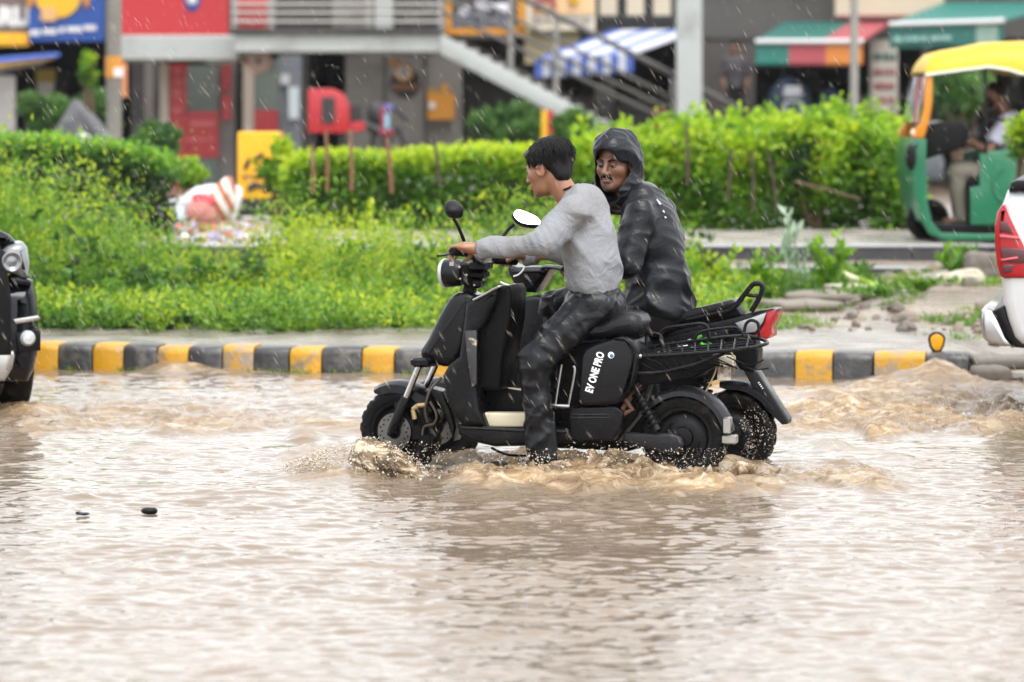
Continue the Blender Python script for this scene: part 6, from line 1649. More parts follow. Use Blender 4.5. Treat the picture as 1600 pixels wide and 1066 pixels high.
# weeds, as one mass
def weed_field(name, n, seed, xr, tr, hfun, lm, lsz, per, mean, spread=.12, dens=None):
    r = np.random.default_rng(seed); X = r.uniform(*xr, n * 3); T = r.uniform(*tr, n * 3)
    Y = T - .165 * X * np.clip((31.5 - T) / 5, 0, 1); px = 800 + 6000 * X / Y
    h, keep = hfun(px, T, X); keep = keep & (r.random(n * 3) < (1 if dens is None else dens(X, T)))
    X, Y, T, h, px = [a[keep][:n] for a in (X, Y, T, h, px)]; m_ = len(X)
    h = h * 1.15 * r.uniform(.45, 1.35, m_) * (.2 + 1.65 * fbm(X * 1.5, T * 1.2, seed, 3)); z0 = gz(X, Y)
    k = per; u = r.random((m_, k)) ** .8; lean = r.normal(size=(m_, 1, 2)) * .22
    base = np.stack((X, Y, z0), 1)[:, None, :]
    off = np.empty((m_, k, 3)); off[:, :, :2] = lean * (u * h[:, None])[..., None] * u[..., None] + r.normal(size=(m_, k, 2)) * (spread * (.35 + .8 * u))[..., None] * np.clip(h, .15, .8)[:, None, None]; off[:, :, 2] = u * h[:, None]
    C = (base + off).reshape(-1, 3)
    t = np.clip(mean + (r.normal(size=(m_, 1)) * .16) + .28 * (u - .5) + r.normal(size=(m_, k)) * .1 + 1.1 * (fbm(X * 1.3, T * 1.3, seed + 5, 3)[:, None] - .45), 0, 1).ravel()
    return C, lsz * r.uniform(.5, 1.4, len(C)), t, (X, Y, z0, h)
def hleft(px, T, X):
    top = np.interp(px, [-200, 0, 60, 150, 230, 300, 420, 500, 600, 700, 800, 900, 1000, 1075, 1100, 1200, 1300, 1345, 1360], [.85, .80, .66, .50, .36, .22, .20, .22, .22, .26, .36, .40, .36, .30, .14, .13, .14, .1, 0])
    edge = np.clip((T - 25.6) / 2.8, .10, 1)
    return top * edge, (T > 25.35 + 1.5 * (fbm(X * 1.3, X * 0 + 2.0, 88, 3) - .32)) & (px < 1350) & ~((px > 1180) & (T < 29.2)) & ~((px > 1085) & (T < 28.2)) & ~((px > 640) & (T < 26.4))
r_ = np.random.default_rng(31)
VV, FF, TT_ = [], [], []; nv = 0
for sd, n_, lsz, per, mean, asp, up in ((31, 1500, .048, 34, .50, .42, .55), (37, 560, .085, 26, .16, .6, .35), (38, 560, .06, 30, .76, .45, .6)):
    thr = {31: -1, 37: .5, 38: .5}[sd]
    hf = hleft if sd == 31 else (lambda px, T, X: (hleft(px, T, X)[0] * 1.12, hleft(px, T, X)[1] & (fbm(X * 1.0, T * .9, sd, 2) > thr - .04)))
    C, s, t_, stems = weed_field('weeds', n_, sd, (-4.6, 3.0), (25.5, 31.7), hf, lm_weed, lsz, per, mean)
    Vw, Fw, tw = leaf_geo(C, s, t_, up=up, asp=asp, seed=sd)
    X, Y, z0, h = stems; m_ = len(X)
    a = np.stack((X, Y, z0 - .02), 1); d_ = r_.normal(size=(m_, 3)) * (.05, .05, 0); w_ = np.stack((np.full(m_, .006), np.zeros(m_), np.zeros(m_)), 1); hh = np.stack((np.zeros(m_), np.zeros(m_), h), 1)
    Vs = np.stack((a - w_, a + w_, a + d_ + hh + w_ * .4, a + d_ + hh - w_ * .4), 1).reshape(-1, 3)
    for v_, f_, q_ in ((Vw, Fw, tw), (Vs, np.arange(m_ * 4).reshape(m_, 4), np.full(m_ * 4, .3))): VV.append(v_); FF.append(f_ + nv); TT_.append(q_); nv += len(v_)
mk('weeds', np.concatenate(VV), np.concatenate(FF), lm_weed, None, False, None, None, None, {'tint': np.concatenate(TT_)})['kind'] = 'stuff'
# lacy flowering weeds on top, yellower
def hlace(px, T, X):
    return np.where(px < 200, .8, np.where(px < 420, .42, .5)) * np.clip((T - 27) / 2, .1, 1), (px < 1000) & (fbm(X * 1.3, T * 1.3, 66, 2) > .42)
C, s, t_, _ = weed_field('lace', 420, 33, (-4.6, 1.5), (27.5, 31.5), hlace, lm_weed, .026, 60, .78, .2)
leaves('flowering_weeds', C, s, t_, lm_weed, up=.8, asp=.5, seed=6)['kind'] = 'stuff'
def htall(px, T, X): return np.where(px < 240, .95, .50), (px < 1000) & ((px < 230) | (px > 430)) & (fbm(X * 1.6, T * 1.6, 91, 2) > .40)
for sd, n_, lsz, per, mean in ((45, 70, .045, 130, .66), (46, 50, .06, 90, .4), (47, 60, .05, 100, .9)):
    C, s, t_, _ = weed_field('tall', n_, sd, (-4.6, 1.2), (27.6, 31.4), htall, lm_weed, lsz, per, mean, .16)
    leaves('tall_weeds', C, s, t_, lm_weed, up=.9, asp=.4, seed=sd)['kind'] = 'stuff'
# grass
def hgr(px, T, X):
    return np.full(len(px), .10), (fbm(X * 1.2, T * 2.0, 71, 3) > np.interp(px, [-200, 1050, 1200, 1400, 1600], [.38, .40, .47, .5, .42]) + np.clip((26.0 - T), 0, 1) * .3)
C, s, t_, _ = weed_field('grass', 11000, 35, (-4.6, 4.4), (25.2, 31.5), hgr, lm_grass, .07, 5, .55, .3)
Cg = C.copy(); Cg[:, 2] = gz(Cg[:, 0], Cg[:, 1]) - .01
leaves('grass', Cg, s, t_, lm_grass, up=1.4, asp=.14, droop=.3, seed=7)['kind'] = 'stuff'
def hbr(px, T, X): return np.full(len(px), .16), (px < 1150) & (T > 25.15 + 1.5 * (fbm(X * 1.3, X * 0 + 2.0, 88, 3) - .32))
C, s, t_, _ = weed_field('cover', 3000, 36, (-4.6, 2.2), (25.2, 29.2), hbr, lm_weed, .05, 10, .55, .3)
leaves('ground_cover', C, s, t_, lm_weed, up=.9, asp=.6, seed=8)['kind'] = 'stuff'
# tufts at the kerb's foot
def tufts(spots, seed):
    r = np.random.default_rng(seed); Cs = []
    for px, py, w, n in spots:
        p = px + r.normal(size=n) * w; k = (p - 800) / 6000; X = k * 23.84 / (1 + .165 * k); Y = kerbY(X) - .012 - r.random(n) * .03; Cs.append(np.stack((X, Y, np.full(n, -.01)), 1))
    return np.concatenate(Cs)
C = tufts([(112, 580, 8, 40), (455, 590, 16, 60), (560, 592, 20, 70), (640, 592, 10, 40), (205, 580, 12, 30), (390, 590, 20, 40)], 3)
leaves('kerb_grass', C, .045, r_.random(len(C)), lm_grass, up=1.6, asp=.16, seed=9)['kind'] = 'stuff'

# single plants one can point to
def tall_plant(label, px, ybase, ytop, Y, n, size, lm, seed, mean=.7, asp=.5, name='leafy_plant', stems=3, sp=.12):
    r = np.random.default_rng(seed); a = W(px, ybase, Y); a[2] = gz(a[0], Y); top = W(px, ytop, Y)[2]; o = thing(name, label, 'plant', a); mb = MB(); Cs = []; ts = []; ax = []
    for k in range(stems):
        e = a + np.array((r.normal() * sp, r.normal() * sp * .6, (top - a[2]) * (1 if k == 0 else r.uniform(.6, .95)))); pth = smooth_path([a, (a + e) / 2 + r.normal(size=3) * .02, e], 6); mb.tube(pth, np.linspace(.010, .004, len(pth)), 5)
        for u in np.linspace(.15, 1, n):
            c = pth[min(int(u * (len(pth) - 1)), len(pth) - 1)]
            for q in (0, 1): th = r.random() * 6.28; Cs.append(c); ts.append(mean + r.normal() * .12 + .25 * (u - .5)); ax.append((math.cos(th), math.sin(th), .5 + .5 * u))
    leaves('leaves', np.array(Cs), size * r.uniform(.7, 1.2, len(Cs)), np.clip(ts, 0, 1), lm, o, a, asp=asp, axis=np.array(ax), droop=.2, seed=seed); mb.build('stem', mat('green_stem', (.12, .2, .04), .6), o, off=a)
tall_plant('grey green milkweed with big pale leaves in front of the low black walls', 1247, 455, 338, 29.6, 8, .12, lm_milk, 41, .7, .5, 'milkweed', 4, .07)
tall_plant('broad leaved green plant beside the milkweed', 1300, 450, 372, 29.8, 8, .12, lm_lime, 42, .5, .5, 'leafy_plant', 5, .12)
tall_plant('bushy green plant standing left of the milkweed', 1205, 468, 400, 29.4, 9, .10, lm_lime, 43, .45, .5, 'leafy_plant', 6, .14)
tall_plant('lime shoots growing right behind the raincoat', 1103, 470, 395, 29.0, 9, .10, lm_lime, 44, .62, .5, 'leafy_plant', 6, .16)
for k, (px, yt, yb, lab) in enumerate(((455, 335, 440, 'tall lime shoot left of the scooter mirrors, first of the row'), (548, 345, 440, 'lime shoot between the first shoot and the red tipped one'), (588, 322, 440, 'tall lime shoot with a reddish tip'), (640, 332, 440, 'pointed lime shoot just left of the scooter mirror'), (745, 355, 440, 'lime shoot behind the man\'s outstretched arm'))):
    tall_plant(lab, px, yb, yt, 30.6, 12, .075, lm_lime, 50 + k, .9, .42, 'lime_shoot', 2, .04)
tall_plant('pale green leafy clump on the pavement edge beside the scooter\'s front cover', 640, 520, 492, 26.9, 6, .13, lm_milk, 60, .25, .7, 'leafy_plant', 9, .22)
tall_plant('green plant on the rubble below the rickshaw', 1490, 440, 392, 30.4, 7, .12, lm_lime, 61, .35, .45, 'leafy_plant', 6, .16)
tall_plant('scrubby plant in front of the pale boulder', 1440, 500, 440, 28.4, 8, .07, lm_weed, 62, .4, .45, 'leafy_plant', 9, .22)
tall_plant('low weed among the broken stones left of the boulder', 1375, 500, 455, 28.6, 7, .07, lm_weed, 63, .35, .45, 'leafy_plant', 8, .2)

# rubble on the right, single rocks first
rk = mat('grey_rubble', (.14, .12, .10), .7, var=.3, vs=5, bump=.5, bs=20, col2=(.12, .10, .08), c2s=4)
rk_p = mat('pale_rock', (.42, .40, .31), .75, var=.2, vs=4, bump=.5, bs=14, col2=(.26, .23, .16), c2s=5)
def rock(label, px, py, w, h, Y, m, seed, name='rock', cat='rock', flat=1.0):
    c = W(px, py, Y); s = Y / 6000; rx, rz_ = w / 2 * s, h / 2 * s; ry = rx * .7 * flat
    Rr = rotz(np.random.default_rng(seed).uniform(-.4, .4))
    f = lambda X: sbox(X, c, (rx, ry, rz_), min(rx, ry, rz_) * .7, Rr) + rz_ * .28 * nz3(X - c, 2.6 / rx, seed) + rz_ * .08 * nz3(X - c, 9 / rx, seed + 1)
    o = sdf_obj(name, f, c - (rx * 1.6, ry * 1.7, rz_ * 2), c + (rx * 1.6, ry * 1.7, rz_ * 2), max(rx, .05) / 14, m)
    return tag(o, label, cat)
rock('large pale green tinted boulder on the rubble bank', 1497, 449, 82, 46, 29.2, rk_p, 1, 'boulder', 'boulder')
rock('grey lump of concrete above the boulder beside the tail light', 1535, 415, 60, 46, 30.2, rk, 2)
rock('flat stone slab left of the boulder', 1300, 462, 120, 13, 28.9, mat('slab_tan', (.17, .145, .115), .6, var=.3), 3, 'stone_slab', 'slab', 1.6)
rock('long low stone slab nearest the motorbike tail', 1245, 476, 110, 14, 28.2, mat('slab_tan', (.27, .235, .19), .6), 4, 'stone_slab', 'slab', 1.6)
rock('pale slab fragment with a yellowish face by the long stone', 1320, 450, 58, 12, 29.3, rk_p, 5, 'stone_slab', 'slab', 1.4)
rock('broken kerb stone at the water below the white pickup', 1570, 566, 110, 20, 23.6, rk, 6, 'kerb_fragment', 'stone', 1.4)
rock('tilted paving piece beside the purple scrap', 1548, 585, 60, 26, 23.2, rk, 7, 'paving_piece', 'stone', 1.4)
mb = MB(); mb.tube([W(1408, 447, 29.6), W(1445, 437, 29.5), W(1482, 428, 29.5)], [.035, .04, .035], 8); tag(mb.build('log', mat('grey_log', (.24, .22, .20), .8, var=.3), None), 'grey log lying on the rubble left of the boulder', 'log')
f = lambda X: elp(X, W(1476, 558, 24.1), (.05, .04, .028)) + .01 * nz3(X, 60, 3)
c_ = W(1476, 558, 24.1); tag(sdf_obj('plastic_scrap', f, c_ - .09, c_ + .09, .006, mat('purple_plastic', (.05, .02, .14), .35)), 'crumpled purple plastic scrap behind the kerb\'s end', 'scrap')
f = lambda X: elp(X, W(1428, 458, 28.8), (.09, .05, .09)) + .02 * nz3(X, 40, 4); c_ = W(1428, 458, 28.8); tag(sdf_obj('plastic_bag', f, c_ - .18, c_ + .18, .012, mat('white_plastic', (.6, .6, .6), .4)), 'white plastic bag caught on the rubble', 'bag')
f = lambda X: sbox(X, W(1345, 440, 29.6), (.16, .06, .03), .02, roty(.3)) + .012 * nz3(X, 40, 4); c_ = W(1345, 440, 29.6); tag(sdf_obj('wrapper', f, c_ - .26, c_ + .26, .012, mat('green_wrapper', (.25, .45, .05), .4, col2=(.6, .5, .4), c2s=9)), 'green and cream wrapper on the stones', 'wrapper')
r_ = np.random.default_rng(77); mb = MB()
for k in range(340):
    px = r_.uniform(1195, 1640); T = r_.uniform(25.0, 31.6); X = (px - 800) / 6000 * T; Yp = T - .165 * X * min(max((31.5 - T) / 5, 0), 1)
    if fbm(np.array([X * 1.6]), np.array([T * 1.6]), 5, 2)[0] < .44: continue
    sz = r_.uniform(.015, .075) * (1.3 if px > 1380 else .8); q = r_.normal(size=(3, 3)); q, _ = np.linalg.qr(q)
    mb.ell((X, Yp, gz(X, Yp) + sz * .2), (sz, sz * r_.uniform(.5, .9), sz * r_.uniform(.3, .6)), 7, 5, int(r_.random() < .4), R=q)
mb.build('rubble', [rk, mat('tan_rubble', (.22, .18, .135), .75, var=.3)], None, True, 25)['kind'] = 'stuff'

# reflector on the kerb's end
c_ = W(1463, 560, 23.62); o = thing('kerb_reflector', 'amber reflector paddle with a black rim standing on the end of the kerb', 'reflector', (c_[0], c_[1], c_[2])); s = 23.62 / 6000
mb = MB(); O = [((x - 1463) * s, (560 - y) * s) for x, y in smooth_path([(1451, 525), (1463, 518), (1476, 525), (1475, 540), (1468, 552), (1459, 552), (1452, 540)], 4, True)]; mb.prism(O, -.012, .012, .004); mb.tube([(.0, 0, .03), (.012, 0, -.08)], [.016, .02], 8); mb.build('paddle', blk_tr, o)
mb = MB(); O = [((x - 1463) * s, (560 - y) * s) for x, y in smooth_path([(1454, 527), (1463, 522), (1473, 527), (1472, 539), (1467, 547), (1460, 547), (1455, 539)], 4, True)]; mb.prism(O, -.017, -.011, .002); mb.build('amber_face', mat('amber_reflector', (.75, .33, .006), .3), o)

# tarpaulin hut
o, cc = at('tarpaulin_hut', 'pointed grey tarpaulin hut with a pale arched opening behind the clipped hedge', 'hut', 120, 50, z=.15)
c_ = lambda x, y, v=0: W(x, y, 50) + np.array((0, v, 0))
def hut(X):
    d = cap(X, c_(120, 168, .3), c_(112, 290, .3), .10, .48); d = smin(d, cap(X, c_(128, 178, .2), c_(166, 222, .1), .09, .10), .06); d = smin(d, cap(X, c_(118, 172, .2), c_(78, 240, .2), .08, .12), .1)
    d = smin(d, cap(X, c_(166, 222, .1), c_(158, 285, .1), .09, .08), .05)
    f = nz3(X * (1.4, 1, .5), 14, 71); d = d - .03 * (1 - np.abs(f) * 2)
    return smax(d, -smax(cap(X, c_(131, 222, -.3), c_(131, 300, -.3), .17, .2), X[:, 1] - 49.95, .01), .02)
sdf_obj('tarpaulin', hut, c_(60, 300) - (.1, .7, .1), c_(180, 140) + (.2, 1.2, .2), .03, mat('grey_tarpaulin', (.085, .085, .09), .65, var=.25, vs=4), o, cc)
mb = MB(); mb.prism([c_(x, y)[[0, 2]] for x, y in ((118, 290), (118, 222), (122, 211), (130, 207), (140, 211), (146, 222), (146, 290))], 49.86, 49.94, .01); mb.build('opening', mat('cream_lining', (.55, .53, .46), .7), o, off=cc)

# heap of sacks and litter
sk_w = mat('white_sack', (.62, .62, .62), .6, var=.12, vs=6, bump=.3)
def stripes(name, c1, c2, sc):
    m = mat(name, c1, .55, var=.05); n, l = m.node_tree.nodes, m.node_tree.links; w = n.new('ShaderNodeTexWave'); w.inputs['Scale'].default_value = sc; w.inputs['Distortion'].default_value = 1.2; tc = n.new('ShaderNodeTexCoord'); mp = n.new('ShaderNodeMapping'); mp.inputs['Rotation'].default_value = (0, .5, 0); l.new(tc.outputs['Object'], mp.inputs['Vector']); l.new(mp.outputs[0], w.inputs['Vector'])
    r = n.new('ShaderNodeValToRGB'); r.color_ramp.interpolation = 'CONSTANT'; e = r.color_ramp.elements; e[0].color = (*c1, 1); e[1].position = .5; e[1].color = (*c2, 1); x = e.new(.75); x.color = (.35, .12, .08, 1); l.new(w.outputs[1], r.inputs[0]); l.new(r.outputs[0], n['Principled BSDF'].inputs['Base Color']); return m
def sack(label, px, py, w, h, rot, Y, m, seed, name='sack'):
    c = W(px, py, Y); s = Y / 6000 * 1.18; rx, rz_ = w / 2 * s, h / 2 * s; Rr = roty(rot)
    f = lambda X: elp(X, c, (rx, min(rx, rz_) * .8 + .05, rz_), Rr) + .022 * nz3(X, 16, seed) - .012 * (1 - np.abs(nz3(X, 30, seed + 2)) * 2)
    m_ = max(rx, rz_) * 1.25 + .08; return tag(sdf_obj(name, f, c - m_, c + m_, .018, m), label, 'sack', 'sacks in the rubbish heap')
sack('long grey white sack slumped at the low end of the heap', 275, 328, 52, 30, -.5, 39.5, mat('dirty_white_sack', (.42, .42, .42), .6, bump=.3), 1)
sack('white sack lying across the top of the heap', 318, 305, 56, 24, -.25, 39.7, sk_w, 2)
sack('orange and white striped sack standing against the white one', 346, 316, 30, 70, .25, 39.4, stripes('striped_sack', (.66, .65, .62), (.55, .20, .02), 2.6), 3)
sack('clean white sack leaning at the high end of the heap', 362, 326, 24, 58, .3, 39.6, sk_w, 4)
sack('dull pink sack low in the middle of the heap', 314, 338, 42, 36, .1, 39.2, mat('dull_pink_sack', (.34, .13, .11), .7, bump=.3), 5)
sack('bright red sack peeping out under the white one', 322, 314, 30, 12, .2, 39.3, mat('red_sack', (.5, .04, .05), .6), 6)
sack('pale blue plastic bag beside the grey white sack', 281, 344, 16, 30, 0, 39.1, mat('pale_blue_bag', (.42, .52, .56), .5), 7, 'plastic_bag')
r_ = np.random.default_rng(6); mb = MB()
for k in range(260):
    px = r_.uniform(235, 400); Y = r_.uniform(34.2, 39.2); X = (px - 800) / 6000 * Y; s = r_.uniform(.015, .07); q, _ = np.linalg.qr(r_.normal(size=(3, 3)))
    mb.ell((X, Y, .42 + s * .2), (s, s * .7, s * .3), 7, 5, int(r_.integers(0, 5)), R=q)
mb.build('litter', [sk_w, mat('litter_red', (.4, .10, .07), .6), mat('litter_tan', (.4, .28, .15), .7), mat('litter_lilac', (.35, .28, .45), .6), mat('litter_grey', (.2, .19, .18), .7)], None, True, 30)['kind'] = 'stuff'
# yellow sign box on a dark base
o, cc = at('sign_box', 'yellow metal sign box with black emblems standing by the rubbish heap', 'sign', 405, 42, z=.4)
pbox(o, 'box', 371, 206, 437, 312, 42, .35, mat('box_yellow', (.70, .36, .008), .45, var=.12, vs=4), .015, off=cc); pbox(o, 'side_edge', 437, 206, 441, 312, 42.02, .3, mat('box_brown', (.38, .19, .03), .6), off=cc)
pbox(o, 'base', 366, 312, 452, 338, 41.9, .5, s_blk, .03, off=cc)
for x in (372, 444): pbox(o, 'foot', x - 4, 336, x + 4, 352, 42, .3, s_blk, .01, off=cc)
for pts in (((380, 262), (386, 250), (392, 246), (390, 258), (384, 266)), ((396, 248), (406, 240), (412, 238), (410, 247), (400, 250))):
    mb = MB(); mb.prism([W(x, y, 42)[[0, 2]] for x, y in pts], 41.97, 42.0, .002); mb.build('black_emblem', s_blk, o, off=cc)
mb = MB(); mb.prism([W(x, y, 42)[[0, 2]] for x, y in smooth_path([(386, 298), (390, 288), (400, 285), (408, 288), (418, 284), (412, 294), (402, 293), (396, 297)], 3, True)], 41.97, 42.0, .002); mb.build('black_emblem', s_blk, o, off=cc)
streak(o, cc, [(378, 390), (393, 398), (401, 408), (411, 428)], 273, 5, 41.97, mat('brown_print', (.25, .13, .02), .6))
# ---------------------------------------------------------------- splashes, drops, rain
sp_m = bpy.data.materials.new('splash_water'); sp_m.use_nodes = True
p = sp_m.node_tree.nodes['Principled BSDF']; p.inputs['Base Color'].default_value = (.36, .25, .145, 1); p.inputs['Roughness'].default_value = .1; p.inputs['IOR'].default_value = 1.33; p.inputs['Transmission Weight'].default_value = .3
n_, l_ = sp_m.node_tree.nodes, sp_m.node_tree.links; tc_ = n_.new('ShaderNodeTexCoord'); t9 = n_.new('ShaderNodeTexNoise'); t9.inputs['Scale'].default_value = 9; t9.inputs['Detail'].default_value = 8; t9.inputs['Roughness'].default_value = .66; t9.inputs['Distortion'].default_value = 1.0; l_.new(tc_.outputs['Object'], t9.inputs['Vector'])
r9 = n_.new('ShaderNodeValToRGB'); e9 = r9.color_ramp.elements; e9[0].position = .38; e9[0].color = (.12, .08, .045, 1); e9[1].position = .53; e9[1].color = (.30, .205, .115, 1); x9 = e9.new(.63); x9.color = (.60, .50, .36, 1); l_.new(t9.outputs[0], r9.inputs[0]); l_.new(r9.outputs[0], p.inputs['Base Color'])
b9 = n_.new('ShaderNodeBump'); b9.inputs['Strength'].default_value = .6; b9.inputs['Distance'].default_value = .02; l_.new(t9.outputs[0], b9.inputs['Height']); l_.new(b9.outputs[0], p.inputs['Normal'])
bw_m = bpy.data.materials.new('bow_wave_water'); bw_m.use_nodes = True
bn_, bl_ = bw_m.node_tree.nodes, bw_m.node_tree.links; p = bn_['Principled BSDF']; p.inputs['Roughness'].default_value = .04; p.inputs['IOR'].default_value = 1.33; p.inputs['Transmission Weight'].default_value = .25
btc = bn_.new('ShaderNodeTexCoord'); bmp = bn_.new('ShaderNodeMapping'); bmp.inputs['Scale'].default_value = (1, 1, 2.2); bl_.new(btc.outputs['Object'], bmp.inputs['Vector']); bno = bn_.new('ShaderNodeTexNoise'); bno.inputs['Scale'].default_value = 8; bno.inputs['Detail'].default_value = 8; bno.inputs['Distortion'].default_value = 1.4; bl_.new(bmp.outputs[0], bno.inputs['Vector'])
brp = bn_.new('ShaderNodeValToRGB'); be = brp.color_ramp.elements; be[0].position = .40; be[0].color = (.10, .066, .036, 1); be[1].position = .53; be[1].color = (.27, .185, .10, 1); bx_ = be.new(.60); bx_.color = (.62, .52, .38, 1); bl_.new(bno.outputs[0], brp.inputs[0]); bl_.new(brp.outputs[0], p.inputs['Base Color'])
dr_m = bpy.data.materials.new('water_drop'); dr_m.use_nodes = True
p = dr_m.node_tree.nodes['Principled BSDF']; p.inputs['Base Color'].default_value = (.68, .60, .49, 1); p.inputs['Roughness'].default_value = .1; p.inputs['IOR'].default_value = 1.33; p.inputs['Transmission Weight'].default_value = .2
sr = np.random.default_rng(404)
OCT_V = np.array([(1, 0, 0), (-1, 0, 0), (0, 1, 0), (0, -1, 0), (0, 0, 1), (0, 0, -1)], float); OCT_F = np.array([(0, 2, 4), (2, 1, 4), (1, 3, 4), (3, 0, 4), (2, 0, 5), (1, 2, 5), (3, 1, 5), (0, 3, 5)])
def drops(name, C, R3, m, parent=None):
    """C (n,3) centres, R3 (n,3,3) scaled axes (rows)"""
    n = len(C); V = (np.einsum('kj,njl->nkl', OCT_V, R3) + C[:, None]).reshape(-1, 3); F = (OCT_F[None] + (np.arange(n) * 6)[:, None, None]).reshape(-1, 3)
    o = mk(name, V, F, m, parent, True, None); o['kind'] = 'stuff'; return o
def blob_axes(r):
    n = len(r); q = sr.normal(size=(n, 3, 3)); q /= np.linalg.norm(q, axis=2)[..., None]; return q * (r[:, None] * sr.uniform(.6, 1.6, (n, 3)))[..., None]

# bow wave: a curling lip of water round the scooter's front wheel
P = FA.P
FWx = FWc[0]
ns, nt_ = 150, 60
S, T_ = np.meshgrid(np.linspace(0, 1, ns), np.linspace(0, 1, nt_), indexing='ij')
topx = np.interp(S, [0, .12, .3, .55, .8, 1], [557, 566, 592, 630, 664, 694]); topy = np.interp(S, [0, .06, .15, .3, .55, .8, 1], [716, 692, 681, 681, 697, 721, 748])
botx = np.interp(S, [0, .2, .5, 1], [572, 590, 625, 700]); boty = np.interp(S, [0, .3, 1], [747, 756, 758])
nzs = fbm(S * 7, T_ * 3.2, 3, 4) - .47; nz2 = fbm(S * 22, T_ * 10, 4, 3) - .47
bulge = np.sin(T_ * PI * .62) * .12
Q = np.zeros((ns, nt_, 3))
for i in range(ns):
    for k in range(nt_):
        t = T_[i, k]; Q[i, k] = P(botx[i, k] + (topx[i, k] - botx[i, k]) * t, boty[i, k] + (topy[i, k] - boty[i, k]) * (t + .10 * nzs[i, k] * t), .36 - .20 * t * t + .10 * math.sin(S[i, k] * PI) * (1 - t))
Q[..., 1] += bulge + .07 * nzs + .022 * nz2; Q[..., 0] += .03 * nzs * T_
hole = (fbm(S * 16 + 3 * T_, T_ * 7, 12, 3) > .60 - .0 * T_) & (T_ > .35) | (fbm(S * 30, T_ * 13, 14, 2) > .80 - .28 * T_ ** 2)
F = []; idx = np.arange(ns * nt_).reshape(ns, nt_); keepq = ~(hole[:-1, :-1] & hole[1:, 1:])
F = np.stack((idx[:-1, :-1], idx[1:, :-1], idx[1:, 1:], idx[:-1, 1:]), -1)[keepq]
o = mk('bow_wave', np.array([FA.world(v) for v in Q.reshape(-1, 3)]), F, bw_m, None, True, None); o['kind'] = 'stuff'
md = o.modifiers.new('thickness', 'SOLIDIFY'); md.thickness = .009; md.offset = 0
# cream beads and strings along the torn rim
bead = [Q[sr.integers(0, ns), int(nt_ * (1 - .35 * sr.random() ** 2)) - 1] + sr.normal(size=3) * .010 for _ in range(700)]
rim_beads = np.array([FA.world(v) for v in bead])

# ragged churned water around wheels and foot
def churn(name, spots, seed, h=.009):
    r = np.random.default_rng(seed); prim = []
    for px, py, v, sx, sz, n in spots:
        for k in range(n):
            c = P(px + r.normal() * sx, py, v + r.normal() * .10); c[2] = .05 + abs(r.normal()) * sz * .3; prim.append((c, r.uniform(.012, .032), r.uniform(-.06, .06, 2), r.uniform(.0, sz * .8)))
    def f(X):
        d = np.full(len(X), 1.0)
        for c, ra, tl, hh in prim: d = smin(d, cap(X, c - (0, 0, .06), c + (tl[0], tl[1], hh), ra * 1.25, ra * .35), .035)
        return d + .018 * nz3(X, 30, seed) + .012 * nz3(X, 62, seed + 1) - .006 * (1 - np.abs(nz3(X, 110, seed + 2)) * 2)
    A = np.array([q[0] for q in prim]); V, F = sdf_mesh(f, A.min(0) - .16, A.max(0) + .2, h)
    keep = V[:, 2] > .02; V = relax(V, F, 1); F = F[keep[F].all(1)]
    mk(name, np.array([FA.world(v) for v in V]), F, sp_m, None, True, None)['kind'] = 'stuff'
churn('churned_water', [(845, 738, .30, 26, .09, 44), (935, 730, .2, 40, .09, 50), (1030, 745, .22, 40, .08, 44), (960, 748, .34, 70, .05, 44), (1140, 738, .1, 26, .07, 24), (760, 745, .25, 45, .04, 24), (1075, 752, .3, 40, .05, 24)], 7)

# thrown drops
Cs = []; Rs = []
def spray(n, fn, r0, r1):
    Cs.append(np.array([fn() for _ in range(n)])); Rs.append(sr.uniform(r0, r1, n) * (.22 + .55 * sr.random(n) ** 3))
def px_spray(x0, x1, y0, y1, v0, v1, fr=FA, pw=1.0):
    def f():
        t = sr.random() ** pw; return fr.world(fr.P(x0 + (x1 - x0) * t, y0 + (y1 - y0) * sr.random(), sr.uniform(v0, v1)))
    return f
def fan():      # lacy fan ahead of the front wheel
    t = sr.random() ** .7; x = 560 - 110 * t + sr.normal() * 8; top = 690 + 34 * t ** 1.4; y = top + (752 - top) * sr.random() ** 1.1
    return FA.world(FA.P(x, y, .25 + .3 * sr.random()))
spray(3200, fan, .003, .011)
spray(420, px_spray(560, 690, 690, 752, .48, .60), .003, .010)
spray(260, px_spray(880, 1010, 690, 745, .22, .34), .003, .011)
spray(200, px_spray(820, 880, 708, 745, .34, .42), .003, .011)
spray(500, px_spray(1010, 1130, 700, 750, .2, .38), .002, .009)
spray(900, px_spray(690, 1010, 700, 752, .25, .5), .002, .008)
def wheel_drops():
    a = sr.uniform(-1.3, 1.1); q = sr.uniform(.35, 1.02); c = RB; return FB.world((c[0] - math.cos(a) * .207 * q, sr.uniform(.062, .10), c[2] + math.sin(a) * .207 * q - .03))
spray(480, wheel_drops, .003, .010)
def drip():
    t = sr.random(); return FA.world(FA.P(1128 + 16 * t + sr.normal() * 3 * t, 690 + 48 * t, .04))
spray(160, drip, .002, .006)
spray(500, px_spray(1140, 1440, 722, 760, -.3, .6), .002, .007)
spray(300, px_spray(700, 1140, 738, 765, .35, .8), .002, .008)
def far_spray():
    px = sr.uniform(1240, 1640); py = 620 + 45 * sr.random(); Y = GY(py + 12); w = W(px, py, Y); return w + np.array((0, 0, abs(sr.normal()) * .03))
spray(700, far_spray, .003, .012)
def rsplash():
    px = 1575 + sr.normal() * 25; Y = GY(836); w = W(px, 836, Y); return w + np.array((0, sr.normal() * .1, abs(sr.normal()) * .035))
spray(160, rsplash, .002, .007)
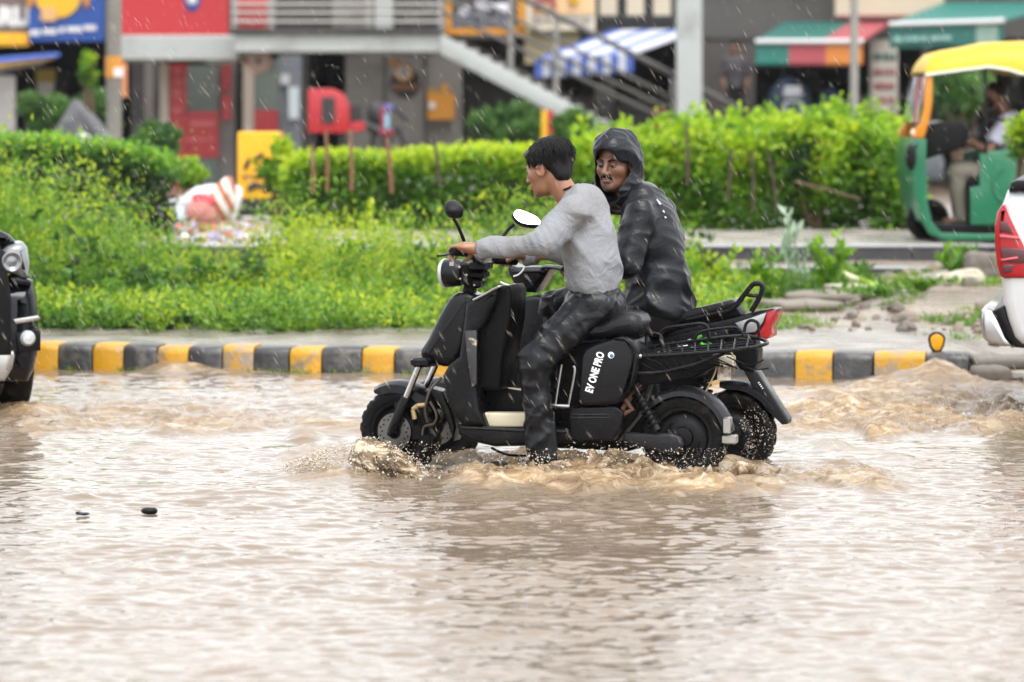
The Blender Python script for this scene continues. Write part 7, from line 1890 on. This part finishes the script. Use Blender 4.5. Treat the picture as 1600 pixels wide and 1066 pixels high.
Cs.append(rim_beads); Rs.append(sr.uniform(.002, .006, len(rim_beads)))
C = np.concatenate(Cs); R = np.concatenate(Rs)
drops('spray', C, blob_axes(R), dr_m)

# floating scraps
for k, (px, py, w, h, lab) in enumerate(((233, 799, 23, 11, 'larger dark scrap floating alone in the foreground water'), (131, 803, 22, 5, 'low dark scrap barely breaking the foreground water'))):
    Y = GY(py + 4); c_ = W(px, py, Y); s = Y / 6000
    f = lambda X, c_=c_, w=w, h=h, s=s: elp(X, c_, (w * s / 2, .03, h * s / 2)) + .006 * nz3(X, 90, 3)
    tag(sdf_obj('floating_scrap', f, c_ - .06, c_ + .06, .003, blk_tr), lab, 'debris', 'scraps floating in the flood')

# rain: slim falling drops through the whole depth of the scene
n = 6500
Yr = 13.5 + 36 * sr.random(n) ** 1.2; Xr = (sr.random(n) - .5) * 1720 / 6000 * Yr; py = sr.uniform(-20, 1080, n); Zr = CAMZ - (py - 150) / 6000 * Yr
ok = Zr > .05
Yr, Xr, Zr = Yr[ok], Xr[ok], Zr[ok]; m_ = len(Yr)
ax = np.array((.50, .0, -.86)); L = sr.uniform(.012, .034, m_); rr = sr.uniform(.0004, .0008, m_)
e1 = nrm(np.cross(ax, (0, 1, 0))); e2 = np.cross(ax, e1)
tilt = sr.normal(size=(m_, 3)) * .05
A = (ax + tilt) * L[:, None]
drops('rain', np.stack((Xr, Yr, Zr), 1), np.stack((A, e1[None] * rr[:, None], e2[None] * rr[:, None]), 1), dr_m)
# ---------------------------------------------------------------- rain haze
hz = bpy.data.materials.new('rain_haze'); hz.use_nodes = True
n, l = hz.node_tree.nodes, hz.node_tree.links; n.remove(n['Principled BSDF'])
v = n.new('ShaderNodeVolumePrincipled'); v.inputs['Color'].default_value = (.9, .92, .95, 1); v.inputs['Density'].default_value = .00015; v.inputs['Anisotropy'].default_value = .2
l.new(v.outputs[0], n['Material Output'].inputs['Volume'])
mb = MB(); mb.box((-420, -60, -1.5), (420, 520, 8.5)); o = mb.build('haze', hz, None, smooth=False); o['kind'] = 'stuff'
